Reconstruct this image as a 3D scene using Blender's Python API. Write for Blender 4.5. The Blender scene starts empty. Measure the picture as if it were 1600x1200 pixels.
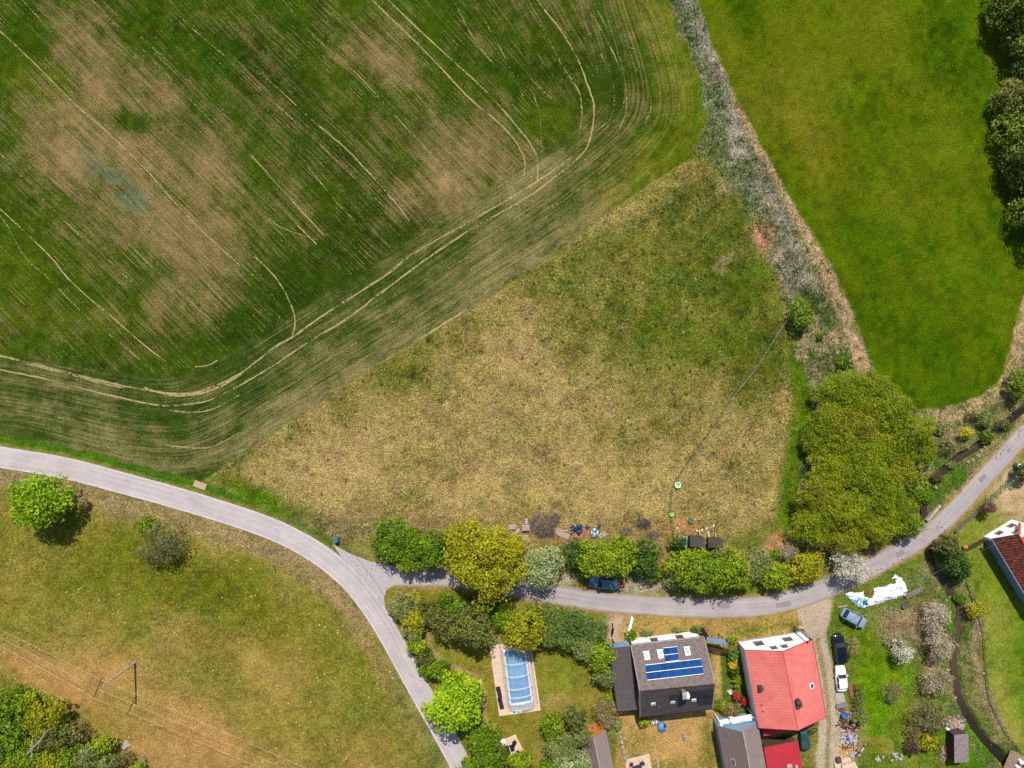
import bpy, math, random
import numpy as np
from mathutils import Vector, Matrix

# ------------------------------------------------------------------ camera, light, exposure
sc = bpy.context.scene
COL = sc.collection
CAMH = 110.0
cam_d = bpy.data.cameras.new("camera"); cam = bpy.data.objects.new("camera", cam_d); COL.objects.link(cam)
cam.location = (0, 0, CAMH); cam.rotation_euler = (0, 0, 0)
cam_d.sensor_width = 36; cam_d.lens = 18 * CAMH / 80.0; cam_d.clip_start = 1; cam_d.clip_end = 2000
sc.camera = cam
SUN_EL = math.radians(53)
w = bpy.data.worlds.new("World"); sc.world = w; w.use_nodes = True
nt = w.node_tree; nt.nodes.clear()
sky = nt.nodes.new('ShaderNodeTexSky'); sky.sky_type = 'NISHITA'; sky.sun_disc = False
sky.sun_elevation = SUN_EL; sky.sun_rotation = math.radians(0)
bg = nt.nodes.new('ShaderNodeBackground'); bg.inputs[1].default_value = 0.09
wo = nt.nodes.new('ShaderNodeOutputWorld')
nt.links.new(sky.outputs[0], bg.inputs[0]); nt.links.new(bg.outputs[0], wo.inputs[0])
sl = bpy.data.lights.new("sun", 'SUN'); sl.energy = 4.4; sl.angle = math.radians(0.5); sl.color = (1.0, 0.955, 0.88)
so = bpy.data.objects.new("sun", sl); COL.objects.link(so)
# sun stands to the north (top of the picture); shadows fall straight down the picture
so.rotation_euler = (-(math.pi / 2 - SUN_EL), 0, math.radians(1.5))
so.location = (0, 0, 90)
sc.view_settings.view_transform = 'Standard'; sc.view_settings.look = 'None'
sc.view_settings.gamma = 1; sc.view_settings.use_curve_mapping = False
sc.view_settings.exposure = 0.42
try:
    sc.cycles.transparent_max_bounces = 12; sc.cycles.max_bounces = 6
except Exception:
    pass

# ------------------------------------------------------------------ helpers
rng = np.random.default_rng(7)
R = random.Random(11)
KC = 0.66     # photographed tone -> surface colour under this light
def s2l(c):
    c = c / 255.0
    return c / 12.92 if c <= 0.04045 else ((c + 0.055) / 1.055) ** 2.4
def C(r, g, b, k=1.0):
    return tuple(min(0.9, s2l(v) * KC * k) for v in (r, g, b))
def W(px, py, z=0.0):
    f = (CAMH - z) / CAMH
    return ((px - 800) / 10.0 * f, (600 - py) / 10.0 * f)
def W3(px, py, z=0.0):
    x, y = W(px, py, z); return Vector((x, y, z))
def hit(px, py, p0, n):
    c = Vector((0, 0, CAMH)); d = Vector(((px - 800) / 10.0, (600 - py) / 10.0, -CAMH))
    t = (Vector(p0) - c).dot(n) / d.dot(n)
    return c + d * t

def tag(o, label=None, cat=None, group=None, kind=None):
    if label: o['label'] = label
    if cat: o['category'] = cat
    if group: o['group'] = group
    if kind: o['kind'] = kind
    return o
def thing(name, label, cat, loc=(0, 0, 0), rz=0.0, group=None):
    o = bpy.data.objects.new(name, None); COL.objects.link(o)
    o.location = loc; o.rotation_euler = (0, 0, rz); o.empty_display_size = 0.2
    return tag(o, label, cat, group)

# ---- materials
_mats = {}
def nodes_of(m):
    m.use_nodes = True
    return m.node_tree, m.node_tree.nodes, m.node_tree.links
def mat(name, col, rough=0.7, var=0.15, scale=3.0, col2=None, bump=0.0, metal=0.0, spec=0.3, stretch=None, amount=0.5):
    if name in _mats: return _mats[name]
    m = bpy.data.materials.new(name); nt, N, L = nodes_of(m)
    p = N['Principled BSDF']
    p.inputs['Roughness'].default_value = rough; p.inputs['Metallic'].default_value = metal
    p.inputs['Specular IOR Level'].default_value = spec
    tc = N.new('ShaderNodeNewGeometry')
    mp = N.new('ShaderNodeMapping'); L.new(tc.outputs['Position'], mp.inputs[0])
    if stretch: mp.inputs['Scale'].default_value = stretch
    n1 = N.new('ShaderNodeTexNoise'); n1.inputs['Scale'].default_value = scale; n1.inputs['Detail'].default_value = 6
    n1.inputs['Roughness'].default_value = 0.65
    L.new(mp.outputs[0], n1.inputs['Vector'])
    mr = N.new('ShaderNodeMapRange'); mr.inputs[1].default_value = 0.35; mr.inputs[2].default_value = 0.65
    mr.inputs[3].default_value = 1 - var; mr.inputs[4].default_value = 1 + var
    L.new(n1.outputs[0], mr.inputs[0])
    c2 = col2 if col2 else col
    mx = N.new('ShaderNodeMix'); mx.data_type = 'RGBA'
    mx.inputs[6].default_value = (*col, 1); mx.inputs[7].default_value = (*c2, 1)
    n2 = N.new('ShaderNodeTexNoise'); n2.inputs['Scale'].default_value = scale * 0.35; n2.inputs['Detail'].default_value = 5
    L.new(mp.outputs[0], n2.inputs['Vector'])
    m2 = N.new('ShaderNodeMapRange'); m2.inputs[1].default_value = amount - .1; m2.inputs[2].default_value = amount + .1
    L.new(n2.outputs[0], m2.inputs[0]); L.new(m2.outputs[0], mx.inputs[0])
    vm = N.new('ShaderNodeVectorMath'); vm.operation = 'SCALE'
    L.new(mx.outputs[2], vm.inputs[0]); L.new(mr.outputs[0], vm.inputs['Scale'])
    L.new(vm.outputs[0], p.inputs['Base Color'])
    if bump > 0:
        b = N.new('ShaderNodeBump'); b.inputs['Strength'].default_value = 0.7; b.inputs['Distance'].default_value = bump
        L.new(n1.outputs[0], b.inputs['Height']); L.new(b.outputs[0], p.inputs['Normal'])
    _mats[name] = m
    return m

def np_mesh(name, V, F, m=None, parent=None, smooth=False, attrs=None, corner=4):
    """V (n,3) F (k,corner) numpy -> object"""
    me = bpy.data.meshes.new(name)
    V = np.ascontiguousarray(V, dtype=np.float32); F = np.ascontiguousarray(F, dtype=np.int32)
    me.vertices.add(len(V)); me.vertices.foreach_set('co', V.ravel())
    me.loops.add(F.size); me.loops.foreach_set('vertex_index', F.ravel())
    me.polygons.add(len(F)); me.polygons.foreach_set('loop_start', np.arange(0, F.size, F.shape[1], dtype=np.int32))
    me.update(calc_edges=True)
    if smooth: me.polygons.foreach_set('use_smooth', np.ones(len(F), dtype=bool))
    for (an, ty, dom, arr) in (attrs or []):
        a = me.attributes.new(an, ty, dom)
        key = {'FLOAT': 'value', 'FLOAT_VECTOR': 'vector', 'FLOAT_COLOR': 'color'}[ty]
        a.data.foreach_set(key, np.ascontiguousarray(arr, dtype=np.float32).ravel())
    if m: me.materials.append(m)
    o = bpy.data.objects.new(name, me); COL.objects.link(o)
    if parent: o.parent = parent
    return o

class MB:
    """collects boxes, tubes and prisms; build() links them as one mesh object"""
    def __init__(s): s.v = []; s.f = []; s.mi = []; s.k = 0
    def add(s, vs, fs):
        b = len(s.v); s.v += [Vector(v) for v in vs]
        for f in fs: s.f.append([b + i for i in f]); s.mi.append(s.k)
        return s
    def box(s, c, size, rz=0.0, taper=1.0, rx=0.0, ry=0.0):
        hx, hy, hz = size[0] / 2, size[1] / 2, size[2] / 2
        M = Matrix.Rotation(rz, 3, 'Z') @ Matrix.Rotation(ry, 3, 'Y') @ Matrix.Rotation(rx, 3, 'X')
        vs = []
        for z in (-1, 1):
            t = taper if z > 0 else 1
            for x, y in ((-1, -1), (1, -1), (1, 1), (-1, 1)):
                vs.append(Vector(c) + M @ Vector((x * hx * t, y * hy * t, z * hz)))
        return s.add(vs, [(3, 2, 1, 0), (4, 5, 6, 7), (0, 1, 5, 4), (1, 2, 6, 5), (2, 3, 7, 6), (3, 0, 4, 7)])
    def prism(s, pts, d):
        """closed polygon pts (Vectors) extruded by vector d"""
        n = len(pts); d = Vector(d); pts = [Vector(p) for p in pts]
        vs = pts + [p + d for p in pts]
        fs = [tuple(range(n))[::-1], tuple(range(n, 2 * n))] + [(i, (i + 1) % n, n + (i + 1) % n, n + i) for i in range(n)]
        return s.add(vs, fs)
    def tube(s, pts, rad, sides=6, cap=True):
        pts = [Vector(p) for p in pts]; n = len(pts)
        if not hasattr(rad, '__len__'): rad = [rad] * n
        vs = []
        for i, p in enumerate(pts):
            d = (pts[min(i + 1, n - 1)] - pts[max(i - 1, 0)])
            d = d.normalized() if d.length > 1e-9 else Vector((0, 0, 1))
            a = d.cross(Vector((0, 0, 1)))
            if a.length < 0.05: a = d.cross(Vector((0, 1, 0)))
            a.normalize(); b = d.cross(a)
            for k in range(sides):
                t = 2 * math.pi * k / sides
                vs.append(p + (a * math.cos(t) + b * math.sin(t)) * rad[i])
        fs = []
        for i in range(n - 1):
            for k in range(sides):
                k2 = (k + 1) % sides
                fs.append((i * sides + k, i * sides + k2, (i + 1) * sides + k2, (i + 1) * sides + k))
        if cap:
            fs.append(tuple(range(sides))[::-1]); fs.append(tuple(range((n - 1) * sides, n * sides)))
        return s.add(vs, fs)
    def cyl(s, c, r, h, sides=14, r2=None):
        return s.tube([Vector(c), Vector(c) + Vector((0, 0, h))], [r, r if r2 is None else r2], sides)
    def build(s, name, m, parent=None, world=False, smooth=False):
        me = bpy.data.meshes.new(name)
        off = Vector((0, 0, 0))
        if world and parent is not None:
            off = parent.location.copy()
            if parent.parent: off = off + parent.parent.location
        me.from_pydata([tuple(v - off) for v in s.v], [], s.f)
        ms = m if isinstance(m, (list, tuple)) else [m]
        for x in ms: me.materials.append(x)
        if len(ms) > 1: me.polygons.foreach_set('material_index', s.mi)
        if smooth: me.polygons.foreach_set('use_smooth', [True] * len(s.f))
        me.update()
        o = bpy.data.objects.new(name, me); COL.objects.link(o)
        if parent is not None: o.parent = parent
        return o
def solo(mb, name, m, label, cat, loc, rz=0.0, group=None, smooth=False):
    o = mb.build(name, m, smooth=smooth); o.location = loc; o.rotation_euler = (0, 0, rz)
    return tag(o, label, cat, group)

# ------------------------------------------------------------------ the ground
GS = 0.25
GX0, GX1, GY0, GY1 = -88.0, 88.0, -66.0, 66.0
nx = int((GX1 - GX0) / GS) + 1; ny = int((GY1 - GY0) / GS) + 1
xs = np.linspace(GX0, GX1, nx); ys = np.linspace(GY0, GY1, ny)
GX, GY = np.meshgrid(xs, ys)            # world metres
PX = 800 + GX * 10; PY = 600 - GY * 10   # same places in map units of 0.1 m

def vnoise(x, y, sc_, seed):
    """smooth value noise with cell size sc_ (map units)"""
    r = np.random.default_rng(seed)
    T = r.random((256, 256))
    u = x / sc_ + 1000.37; v = y / sc_ + 1000.71
    iu = np.floor(u).astype(int); iv = np.floor(v).astype(int); fu = u - iu; fv = v - iv
    fu = fu * fu * (3 - 2 * fu); fv = fv * fv * (3 - 2 * fv)
    a = T[iv % 256, iu % 256]; b = T[iv % 256, (iu + 1) % 256]; c = T[(iv + 1) % 256, iu % 256]; d = T[(iv + 1) % 256, (iu + 1) % 256]
    return (a * (1 - fu) + b * fu) * (1 - fv) + (c * (1 - fu) + d * fu) * fv
def fbm(sc_, oct_=4, seed=0, x=None, y=None, gain=.55):
    x = PX if x is None else x; y = PY if y is None else y
    t = 0; a = 1; s = 0
    for i in range(oct_):
        t = t + a * vnoise(x * (1 + .07 * i) + y * .13 * i, y - x * .11 * i, sc_ / 2 ** i, seed * 17 + i); s += a; a *= gain
    return t / s
def sstep(a, b, x):
    t = np.clip((x - a) / (b - a + 1e-9), 0, 1); return t * t * (3 - 2 * t)
def seg_d(a, b, x, y):
    ax, ay = a; bx, by = b; dx, dy = bx - ax, by - ay
    t = np.clip(((x - ax) * dx + (y - ay) * dy) / (dx * dx + dy * dy + 1e-9), 0, 1)
    return np.hypot(x - ax - t * dx, y - ay - t * dy)
def line_d(pts, x=None, y=None):
    x = PX if x is None else x; y = PY if y is None else y
    d = None
    for a, b in zip(pts[:-1], pts[1:]):
        q = seg_d(a, b, x, y); d = q if d is None else np.minimum(d, q)
    return d
def poly_sd(pts, x=None, y=None):
    """positive inside"""
    x = PX if x is None else x; y = PY if y is None else y
    d = line_d(list(pts) + [pts[0]], x, y)
    ins = np.zeros(x.shape, bool); n = len(pts)
    for i in range(n):
        x0, y0 = pts[i]; x1, y1 = pts[(i + 1) % n]
        c = ((y0 > y) != (y1 > y)) & (x < (x1 - x0) * (y - y0) / (y1 - y0 + 1e-12) + x0)
        ins ^= c
    return np.where(ins, d, -d)
def blob(cx, cy, rx, ry, ang=0, pw=1.0):
    a = math.radians(ang); dx = PX - cx; dy = PY - cy
    u = dx * math.cos(a) + dy * math.sin(a); v = -dx * math.sin(a) + dy * math.cos(a)
    return np.exp(-((u / rx) ** 2 + (v / ry) ** 2) * pw)
def spline(pts, n=8):
    P = [np.array(p, float) for p in pts]; P = [2 * P[0] - P[1]] + P + [2 * P[-1] - P[-2]]
    out = []
    for i in range(1, len(P) - 2):
        for k in range(n):
            t = k / n
            out.append(tuple(.5 * ((2 * P[i]) + (-P[i-1] + P[i+1]) * t + (2*P[i-1] - 5*P[i] + 4*P[i+1] - P[i+2]) * t*t + (-P[i-1] + 3*P[i] - 3*P[i+1] + P[i+2]) * t**3)))
    out.append(tuple(P[-2])); return out

ROAD_A = spline([(-90, 698), (0, 714), (100, 731), (200, 757), (300, 785), (400, 817), (460, 843), (510, 874), (550, 909), (583, 951), (610, 995), (633, 1037), (665, 1095), (695, 1148), (722, 1200), (750, 1262)], 6)
LANE = spline([(600, 900), (622, 901), (655, 902), (700, 903), (780, 914), (860, 928), (950, 941), (1050, 948), (1130, 950), (1200, 945), (1260, 930), (1310, 911), (1365, 884), (1428, 849), (1465, 822), (1500, 788), (1540, 744), (1580, 700), (1625, 650), (1690, 575)], 5)
STREAM = spline([(1690, 580), (1600, 642), (1560, 676), (1525, 702), (1500, 717), (1480, 735), (1460, 752), (1450, 775), (1447, 808), (1452, 850), (1460, 888), (1476, 908), (1491, 932), (1503, 955), (1500, 978), (1496, 1000), (1493, 1032), (1496, 1066), (1501, 1090), (1514, 1118), (1532, 1147), (1556, 1174), (1585, 1205), (1640, 1262)], 5)
DRIVE = spline([(1272, 930), (1272, 960), (1277, 1000), (1285, 1040), (1291, 1080), (1295, 1120), (1294, 1160), (1292, 1200), (1290, 1265)], 5)

CROP_EDGE = [(-100, 668), (0, 690), (80, 705), (170, 728), (250, 748), (300, 757), (330, 742), (400, 694), (470, 650), (560, 588), (660, 529), (740, 482), (800, 440), (880, 386), (960, 326), (1040, 272), (1088, 240), (1103, 205), (1100, 150), (1078, 82), (1045, 0), (1010, -80)]
CROP = CROP_EDGE + [(-100, -80)]
CROPR = spline(CROP_EDGE, 4) + [(-100, -80)]
GREENM = spline([(1070, -80), (1088, 0), (1112, 66), (1150, 148), (1190, 225), (1240, 318), (1298, 415), (1335, 495), (1362, 570), (1400, 615), (1432, 637), (1482, 635), (1530, 618), (1562, 592), (1580, 530), (1600, 455), (1640, 380), (1700, 300)], 4) + [(1700, -80)]
MEADOW = [(330, 742), (400, 694), (470, 650), (560, 588), (660, 529), (740, 482), (800, 440), (880, 386), (960, 326), (1040, 272), (1088, 240), (1118, 262), (1160, 330), (1192, 380), (1215, 440), (1228, 500), (1252, 560), (1272, 630), (1262, 700), (1246, 770), (1240, 850), (1180, 885), (1000, 880), (800, 870), (620, 850), (540, 845), (500, 828), (400, 790)]
SCRUB = [(1010, -80), (1045, 0), (1078, 82), (1100, 150), (1103, 205), (1088, 240), (1118, 262), (1160, 330), (1192, 380), (1215, 440), (1228, 500), (1252, 560), (1272, 630), (1262, 700), (1246, 770), (1240, 850), (1330, 880), (1460, 815), (1475, 790), (1600, 665), (1690, 560), (1690, 300), (1640, 380), (1600, 455), (1580, 530), (1562, 592), (1530, 618), (1482, 635), (1432, 637), (1400, 615), (1362, 570), (1335, 495), (1298, 415), (1240, 318), (1190, 225), (1150, 148), (1112, 66), (1088, 0), (1070, -80)]

base_n = fbm(60, 5, 1); mid_n = fbm(18, 4, 2); big_n = fbm(200, 4, 3); fine_n = fbm(6, 3, 4)
warpx = PX + (fbm(14, 3, 5) - .5) * 10; warpy = PY + (fbm(14, 3, 6) - .5) * 10

sh = PX.shape
colA = np.zeros(sh + (3,)); colB = np.zeros(sh + (3,)); par = np.zeros(sh + (3,))
cls = np.zeros(sh, int); rel = np.full(sh, 0.10)
def paint(mask, A=None, B=None, m=None, st=None, ct=None, rl=None, c=None):
    global rel
    k = mask[..., None]
    if A is not None: colA[:] = colA * (1 - k) + np.array(C(*A)) * k
    if B is not None: colB[:] = colB * (1 - k) + np.array(C(*B)) * k
    for i, q in enumerate((m, st, ct)):
        if q is not None: par[..., i] = par[..., i] * (1 - mask) + q * mask
    if rl is not None: rel = rel * (1 - mask) + rl * mask
    if c is not None: cls[mask > .5] = c

# default: gardens / verges
paint(np.ones(sh), (104, 118, 38), (168, 148, 84), .40, 0, 1, .10)
par[..., 0] += (base_n - .5) * .5
# pasture lower left
ra_d = line_d(ROAD_A)
PAST = [(-90, 690)] + [p for p in ROAD_A] + [(750, 1262), (-90, 1262)]
psd = poly_sd(PAST)
pm = sstep(-1, 1, psd)
paint(pm, (114, 122, 32), (180, 152, 82), .42, 0, 1.05, .06, 3)
g = blob(80, 860, 120, 60) + blob(330, 920, 220, 60, 25) + blob(200, 900, 160, 50) + blob(600, 1130, 120, 90) * .6 + blob(480, 1000, 90, 60)
paint(pm * np.clip(g * .8, 0, 1), (104, 114, 20), None, .30)
t_ = blob(175, 1050, 60, 35, 10) + blob(330, 1150, 150, 40, 30) + blob(40, 1030, 90, 22, 20) + blob(400, 1040, 80, 30, 40) * .45 + blob(465, 1040, 30, 50, 20) * .6 + blob(270, 1010, 40, 30) * .5 + blob(560, 1200, 50, 60) * .5 + blob(100, 1080, 80, 20, 25) + blob(250, 1180, 90, 50)
par[..., 0] += pm * (np.clip(t_, 0, 1) * .28 + (base_n - .5) * .45)
paint(pm * np.clip(t_ * .8, 0, 1), (136, 124, 50), (196, 150, 92))
# dry verge south of the road
vd = ra_d
vm = pm * sstep(60, 38, vd + (mid_n - .5) * 30) * sstep(720, 500, PX * 0 + PX) 
paint(vm, (122, 118, 58), (190, 160, 114), .58 + (mid_n - .5) * .7, 0, 1.4, .16)
vm2 = sstep(560, 640, PX) * pm * sstep(50, 22, vd + (mid_n - .5) * 22)
paint(vm2, (108, 122, 50), (172, 152, 96), .42 + (mid_n - .5) * .5, 0, 1.1, .1)

# crop field
wob = (fbm(9, 3, 8) - .5) * 5
csd = poly_sd(CROPR) + wob
cm = sstep(-1.5, 1.5, csd)
paint(cm, (62, 88, 12), (162, 136, 90), .30, .85, 1.15, .03, 1)
# smooth distance to field edge
kk = 26.0; acc = 0
CE = spline(CROP_EDGE, 2)
for a, b in zip(CE[:-1], CE[1:]): acc = acc + np.exp(-seg_d(a, b, PX, PY) / kk)
ed = -kk * np.log(acc / 2.2 + 1e-30)
head = sstep(128, 116, ed)
# rows fan out towards the right
x0 = PX - PY
for _ in range(9):
    s_ = np.interp(x0, [-700, 560, 700, 830, 950, 1060], [1.0, 1.0, 1.15, 1.55, 1.9, 2.7])
    x0 = .5 * x0 + .5 * (PX - PY / s_)
urow = x0 * .7 + (fbm(160, 2, 9) - .5) * 14
vrow = (PX + PY) * .7
flow_u = np.where(head > .5, ed, urow) / 10.0
flow_v = np.where(head > .5, (PX - PY * .3), vrow) / 10.0
# bare, dry patches
bt = .8 * (blob(230, 260, 200, 90, 52) * .6 + blob(170, 110, 110, 45, 45) + blob(250, 190, 170, 60, 52) + blob(140, 250, 90, 60, 35) + blob(190, 330, 90, 50, 30) + blob(330, 300, 120, 55, 50)
      + blob(300, 400, 130, 40, 48) + blob(262, 480, 50, 35, 45) + blob(90, 190, 40, 60, 0) + blob(590, 60, 50, 60, -30) + blob(620, 110, 40, 30, 50) + blob(760, 210, 90, 50, 35)
      + blob(700, 265, 90, 50, 20) + blob(660, 310, 90, 40, 10) + blob(540, 70, 60, 40, 45) * .6 + blob(830, 280, 80, 30, -35) * .7 + blob(430, 200, 80, 60, 45) * .35
      + blob(470, 330, 90, 40, 45) * .35 + blob(110, 30, 90, 30, 40) * .6 + blob(400, 60, 60, 30, 45) * .4)
bt = np.clip(bt, 0, 1.15)
edge_t = head * (sstep(48, 8, ed) * .85 * sstep(260, 420, PX) + sstep(80, 30, ed) * .35) * sstep(1060, 900, PX) + blob(860, 370, 80, 25, -35) * .7 + blob(790, 395, 60, 40, -35) * .8 + blob(330, 700, 60, 25, -30) * .6 + blob(560, 560, 120, 20, -33) * .5
prob = .17 + bt * .36 + edge_t * .20 + (base_n - .5) * .55 + (mid_n - .5) * .35 + (big_n - .5) * .3 + head * .10 * sstep(1000, 800, PX)
# streaky strength variation from row to row
row_n = vnoise(flow_u * 10, flow_v * 0.6, 3.2, 91) - .5
row_n2 = vnoise(flow_u * 10, flow_v * 0.35, 11, 92) - .5
prob = prob + row_n * .18 + row_n2 * .20
par[..., 0] = np.where(cm > .5, prob, par[..., 0])
dk = cm * np.clip(blob(560, 370, 150, 60, -33) + blob(500, 440, 110, 50, -33) + blob(430, 110, 160, 40, 48) * .8 + blob(930, 130, 70, 60, 20) + blob(880, 100, 60, 40) * .6 + blob(500, 220, 150, 50, 48) * .6 + blob(340, 520, 120, 40, -20) * .5, 0, 1)
paint(dk, (50, 74, 12), None)
par[..., 0] -= dk * .08
hd = cm * head * sstep(1010, 860, PX)
paint(hd * .75, (66, 86, 30), (152, 142, 90))
yl = cm * sstep(70, 12, ed) * sstep(880, 1010, PX)
paint(yl * .8, (94, 112, 18), (148, 146, 46), None)
par[..., 0] += yl * .12
yl2 = cm * (blob(60, 130, 60, 60) + blob(40, 420, 60, 60) + blob(870, 180, 40, 40) + blob(90, 500, 120, 30) + blob(330, 20, 60, 20)) * .7
paint(np.clip(yl2, 0, 1), (84, 104, 14), None)
tl = cm * np.clip(blob(172, 280, 52, 15, 40) + blob(205, 312, 22, 12, 40), 0, 1)
paint(np.clip(tl * 1.6, 0, 1) * sstep(.35, .6, mid_n + .1), (88, 116, 72), (160, 144, 116), .38)
paint(np.clip(blob(207, 190, 28, 15, 10) * 1.6, 0, 1) * cm, (66, 92, 18), None, .15)
# lush strip between crop and road
ls = sstep(8, 2, np.abs(ra_d - 27 + (mid_n - .5) * 8)) * (PY < 815) * (psd < 0)
rv = sstep(36, 30, ra_d + (mid_n - .5) * 10) * (psd < 0) * (PX < 520)
paint(rv, (70, 112, 20), (126, 138, 52), .22, 0, 1, .12, 2)
rv2 = sstep(24, 20, ra_d + (mid_n - .5) * 5) * (psd < 0) * (PX < 560)
paint(rv2, (112, 126, 44), (160, 146, 80), .4, 0, 1, .06)
lb = blob(445, 800, 60, 16, 25) + blob(395, 775, 40, 14, 25)

# rough meadow
msd = poly_sd(MEADOW, warpx, warpy)
mm = sstep(-3, 3, msd) * (1 - cm)
paint(mm, (124, 124, 46), (200, 172, 108), .50, 0, 1.5, .17, 4)
gr = blob(1080, 400, 120, 110) + blob(980, 500, 130, 80, 30) * .7 + blob(1180, 470, 60, 140) + blob(1110, 520, 120, 50) + blob(870, 440, 90, 30, -35) * .6 + blob(590, 600, 90, 30, -33) * .5 + blob(1030, 620, 110, 60) * .45 + blob(660, 560, 90, 30, -33) * .6
ta = blob(870, 640, 170, 110) * .8 + blob(620, 700, 150, 50, -20) * .6 + blob(700, 760, 220, 50) + blob(860, 590, 130, 60) * .7 + blob(830, 700, 160, 60) * .5 + blob(490, 720, 80, 60) * .4 + blob(800, 480, 50, 30) * .6 + blob(950, 780, 160, 40) * .6 + blob(1130, 720, 90, 70) * .45 + blob(640, 800, 180, 25) * .6 + blob(470, 730, 80, 40) * .3
par[..., 0] = np.where(mm > .5, .48 - np.clip(gr, 0, 1) * .24 + np.clip(ta, 0, 1) * .17 + (base_n - .5) * .75 + (mid_n - .5) * .28 + (big_n - .5) * .2, par[..., 0])
paint(mm * np.clip(gr * .75, 0, 1), (92, 110, 26), (158, 150, 64))
pk = sstep(.62, .72, fbm(26, 3, 12)) * mm * np.clip(ta + .25, 0, 1)
paint(pk, None, (196, 158, 112), .62)
dkp = sstep(.60, .72, fbm(20, 4, 13)) * mm
paint(dkp * .7, (84, 94, 38), None); par[..., 0] -= dkp * .14
edge_g = mm * (sstep(30, 8, np.abs(line_d([(1258, 560), (1266, 640), (1250, 720), (1240, 800)]) - 6)) + blob(445, 800, 70, 18, 28) + blob(1215, 830, 40, 20) * .6 + blob(380, 770, 50, 14, 25) + blob(1170, 850, 50, 14) * .6)
paint(np.clip(edge_g, 0, 1) * .95, (92, 126, 16), (124, 138, 40), .24)
# pale thistle patches
tp = mm * np.clip(blob(1130, 400, 24, 34, 10) + blob(1120, 295, 44, 18, -15) * .8, 0, 1)
paint(tp * sstep(.4, .6, mid_n), None, (178, 158, 112), .6)
dg = mm * np.clip(blob(1100, 300, 60, 30, -20) + blob(1070, 330, 60, 24, -20), 0, 1)
paint(dg * .4, (72, 96, 36), None)
# disturbed ground below the meadow
bd = sstep(22, 4, np.abs(line_d([(500, 815), (560, 812), (640, 815), (700, 820), (800, 828), (870, 832), (940, 840), (1030, 845)]) )) * 1.0
paint(bd * (1 - cm), (128, 118, 62), (186, 154, 104), .62 + (mid_n - .5) * .6, 0, 1.4, .22)
paint(np.clip(blob(505, 820, 50, 16, 20) + blob(560, 822, 40, 16), 0, 1) * (psd < 0), (92, 108, 50), (184, 154, 112), .5 + (mid_n - .5) * .8, 0, 1.5, .25)
paint(np.clip(blob(1065, 822, 30, 16) * 1.6, 0, 1), None, (208, 156, 98), .72)
paint(np.clip(blob(1212, 850, 15, 16) * 1.8, 0, 1), (140, 120, 60), (208, 156, 104), .78)
paint(np.clip(blob(900, 835, 40, 10) * 1.4, 0, 1), None, (196, 142, 104), .72)

# scrub strip
wx2 = PX + (fbm(22, 4, 15) - .5) * 34; wy2 = PY + (fbm(22, 4, 16) - .5) * 34
ssd = poly_sd(SCRUB, wx2, wy2)
sm = sstep(-2, 2, ssd)
paint(sm, (88, 110, 48), (188, 166, 122), .46 + (mid_n - .5) * 1.5, 0, 1.5, .30, 5)
cl = spline([(1050, -60), (1075, 20), (1112, 100), (1140, 200), (1175, 280), (1215, 350), (1240, 420), (1280, 500), (1320, 560)], 6)
gy = sstep(34, 14, line_d(cl) + (mid_n - .5) * 20) * (PY < 460)
paint(gy * sm, (92, 112, 58), (190, 176, 154), .56 + (mid_n - .5) * 1.6, 0, 1.5, .35)
cr = spline([(1090, 20), (1135, 95), (1170, 190), (1215, 270), (1262, 360), (1300, 440), (1332, 520), (1350, 575)], 6)
tn = sstep(17, 6, line_d(cr) + (mid_n - .5) * 14) * sstep(60, 120, PY)
paint(tn * sm, (130, 124, 76), (206, 174, 132), .75 + (mid_n - .5) * .5, 0, 1.3, .3)
paint(np.clip(blob(1192, 362, 15, 24) * 1.8, 0, 1) * sstep(.3, .5, mid_n + .1), (150, 110, 84), (214, 158, 122), .75)
tn2 = sstep(20, 6, line_d([(1600, 470), (1585, 560), (1555, 612), (1510, 640), (1465, 652)]) + (mid_n - .5) * 20)
paint(tn2 * sm, (128, 126, 74), (206, 178, 130), .7 + (mid_n - .5) * .6, 0, 1.3, .3)
lg = sm * sstep(26, 8, np.abs(line_d([(1050, 0), (1080, 90), (1110, 180), (1125, 250), (1200, 360)]) - 2)) * .8
paint(lg, (80, 112, 44), None, .34)
# green meadow, right
gsd = poly_sd(GREENM, warpx * .5 + PX * .5, warpy * .5 + PY * .5)
gm = sstep(-2, 2, gsd + (fine_n - .5) * 7)
paint(gm, (84, 112, 10), (106, 118, 18), .42, .35, 1.2, .07, 6)
gsb = vnoise(PX * .9 - PY * .45, (PX + PY) * .12, 22, 71)
par[..., 0] = np.where(gm > .5, .40 + (base_n - .5) * .8 + (big_n - .5) * .6 + (gsb - .5) * .7, par[..., 0])
go = gm * np.clip(blob(1240, 180, 60, 90, -30) * .8 + blob(1280, 260, 70, 50, 20) * .6 + blob(1160, 60, 60, 60) * .5 + blob(1380, 120, 60, 140, -10) * .3, 0, 1)
paint(go * .8, (106, 110, 18), (136, 126, 40))
gd = gm * np.clip(blob(1470, 560, 80, 90) * .8 + blob(1340, 420, 60, 90, -25) * .6 + blob(1150, 20, 60, 60) * .6 + sstep(26, 6, gsd) * .35 + blob(1330, 330, 40, 60) * .5, 0, 1)
paint(gd * .8, (66, 98, 2), (88, 110, 4))
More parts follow.
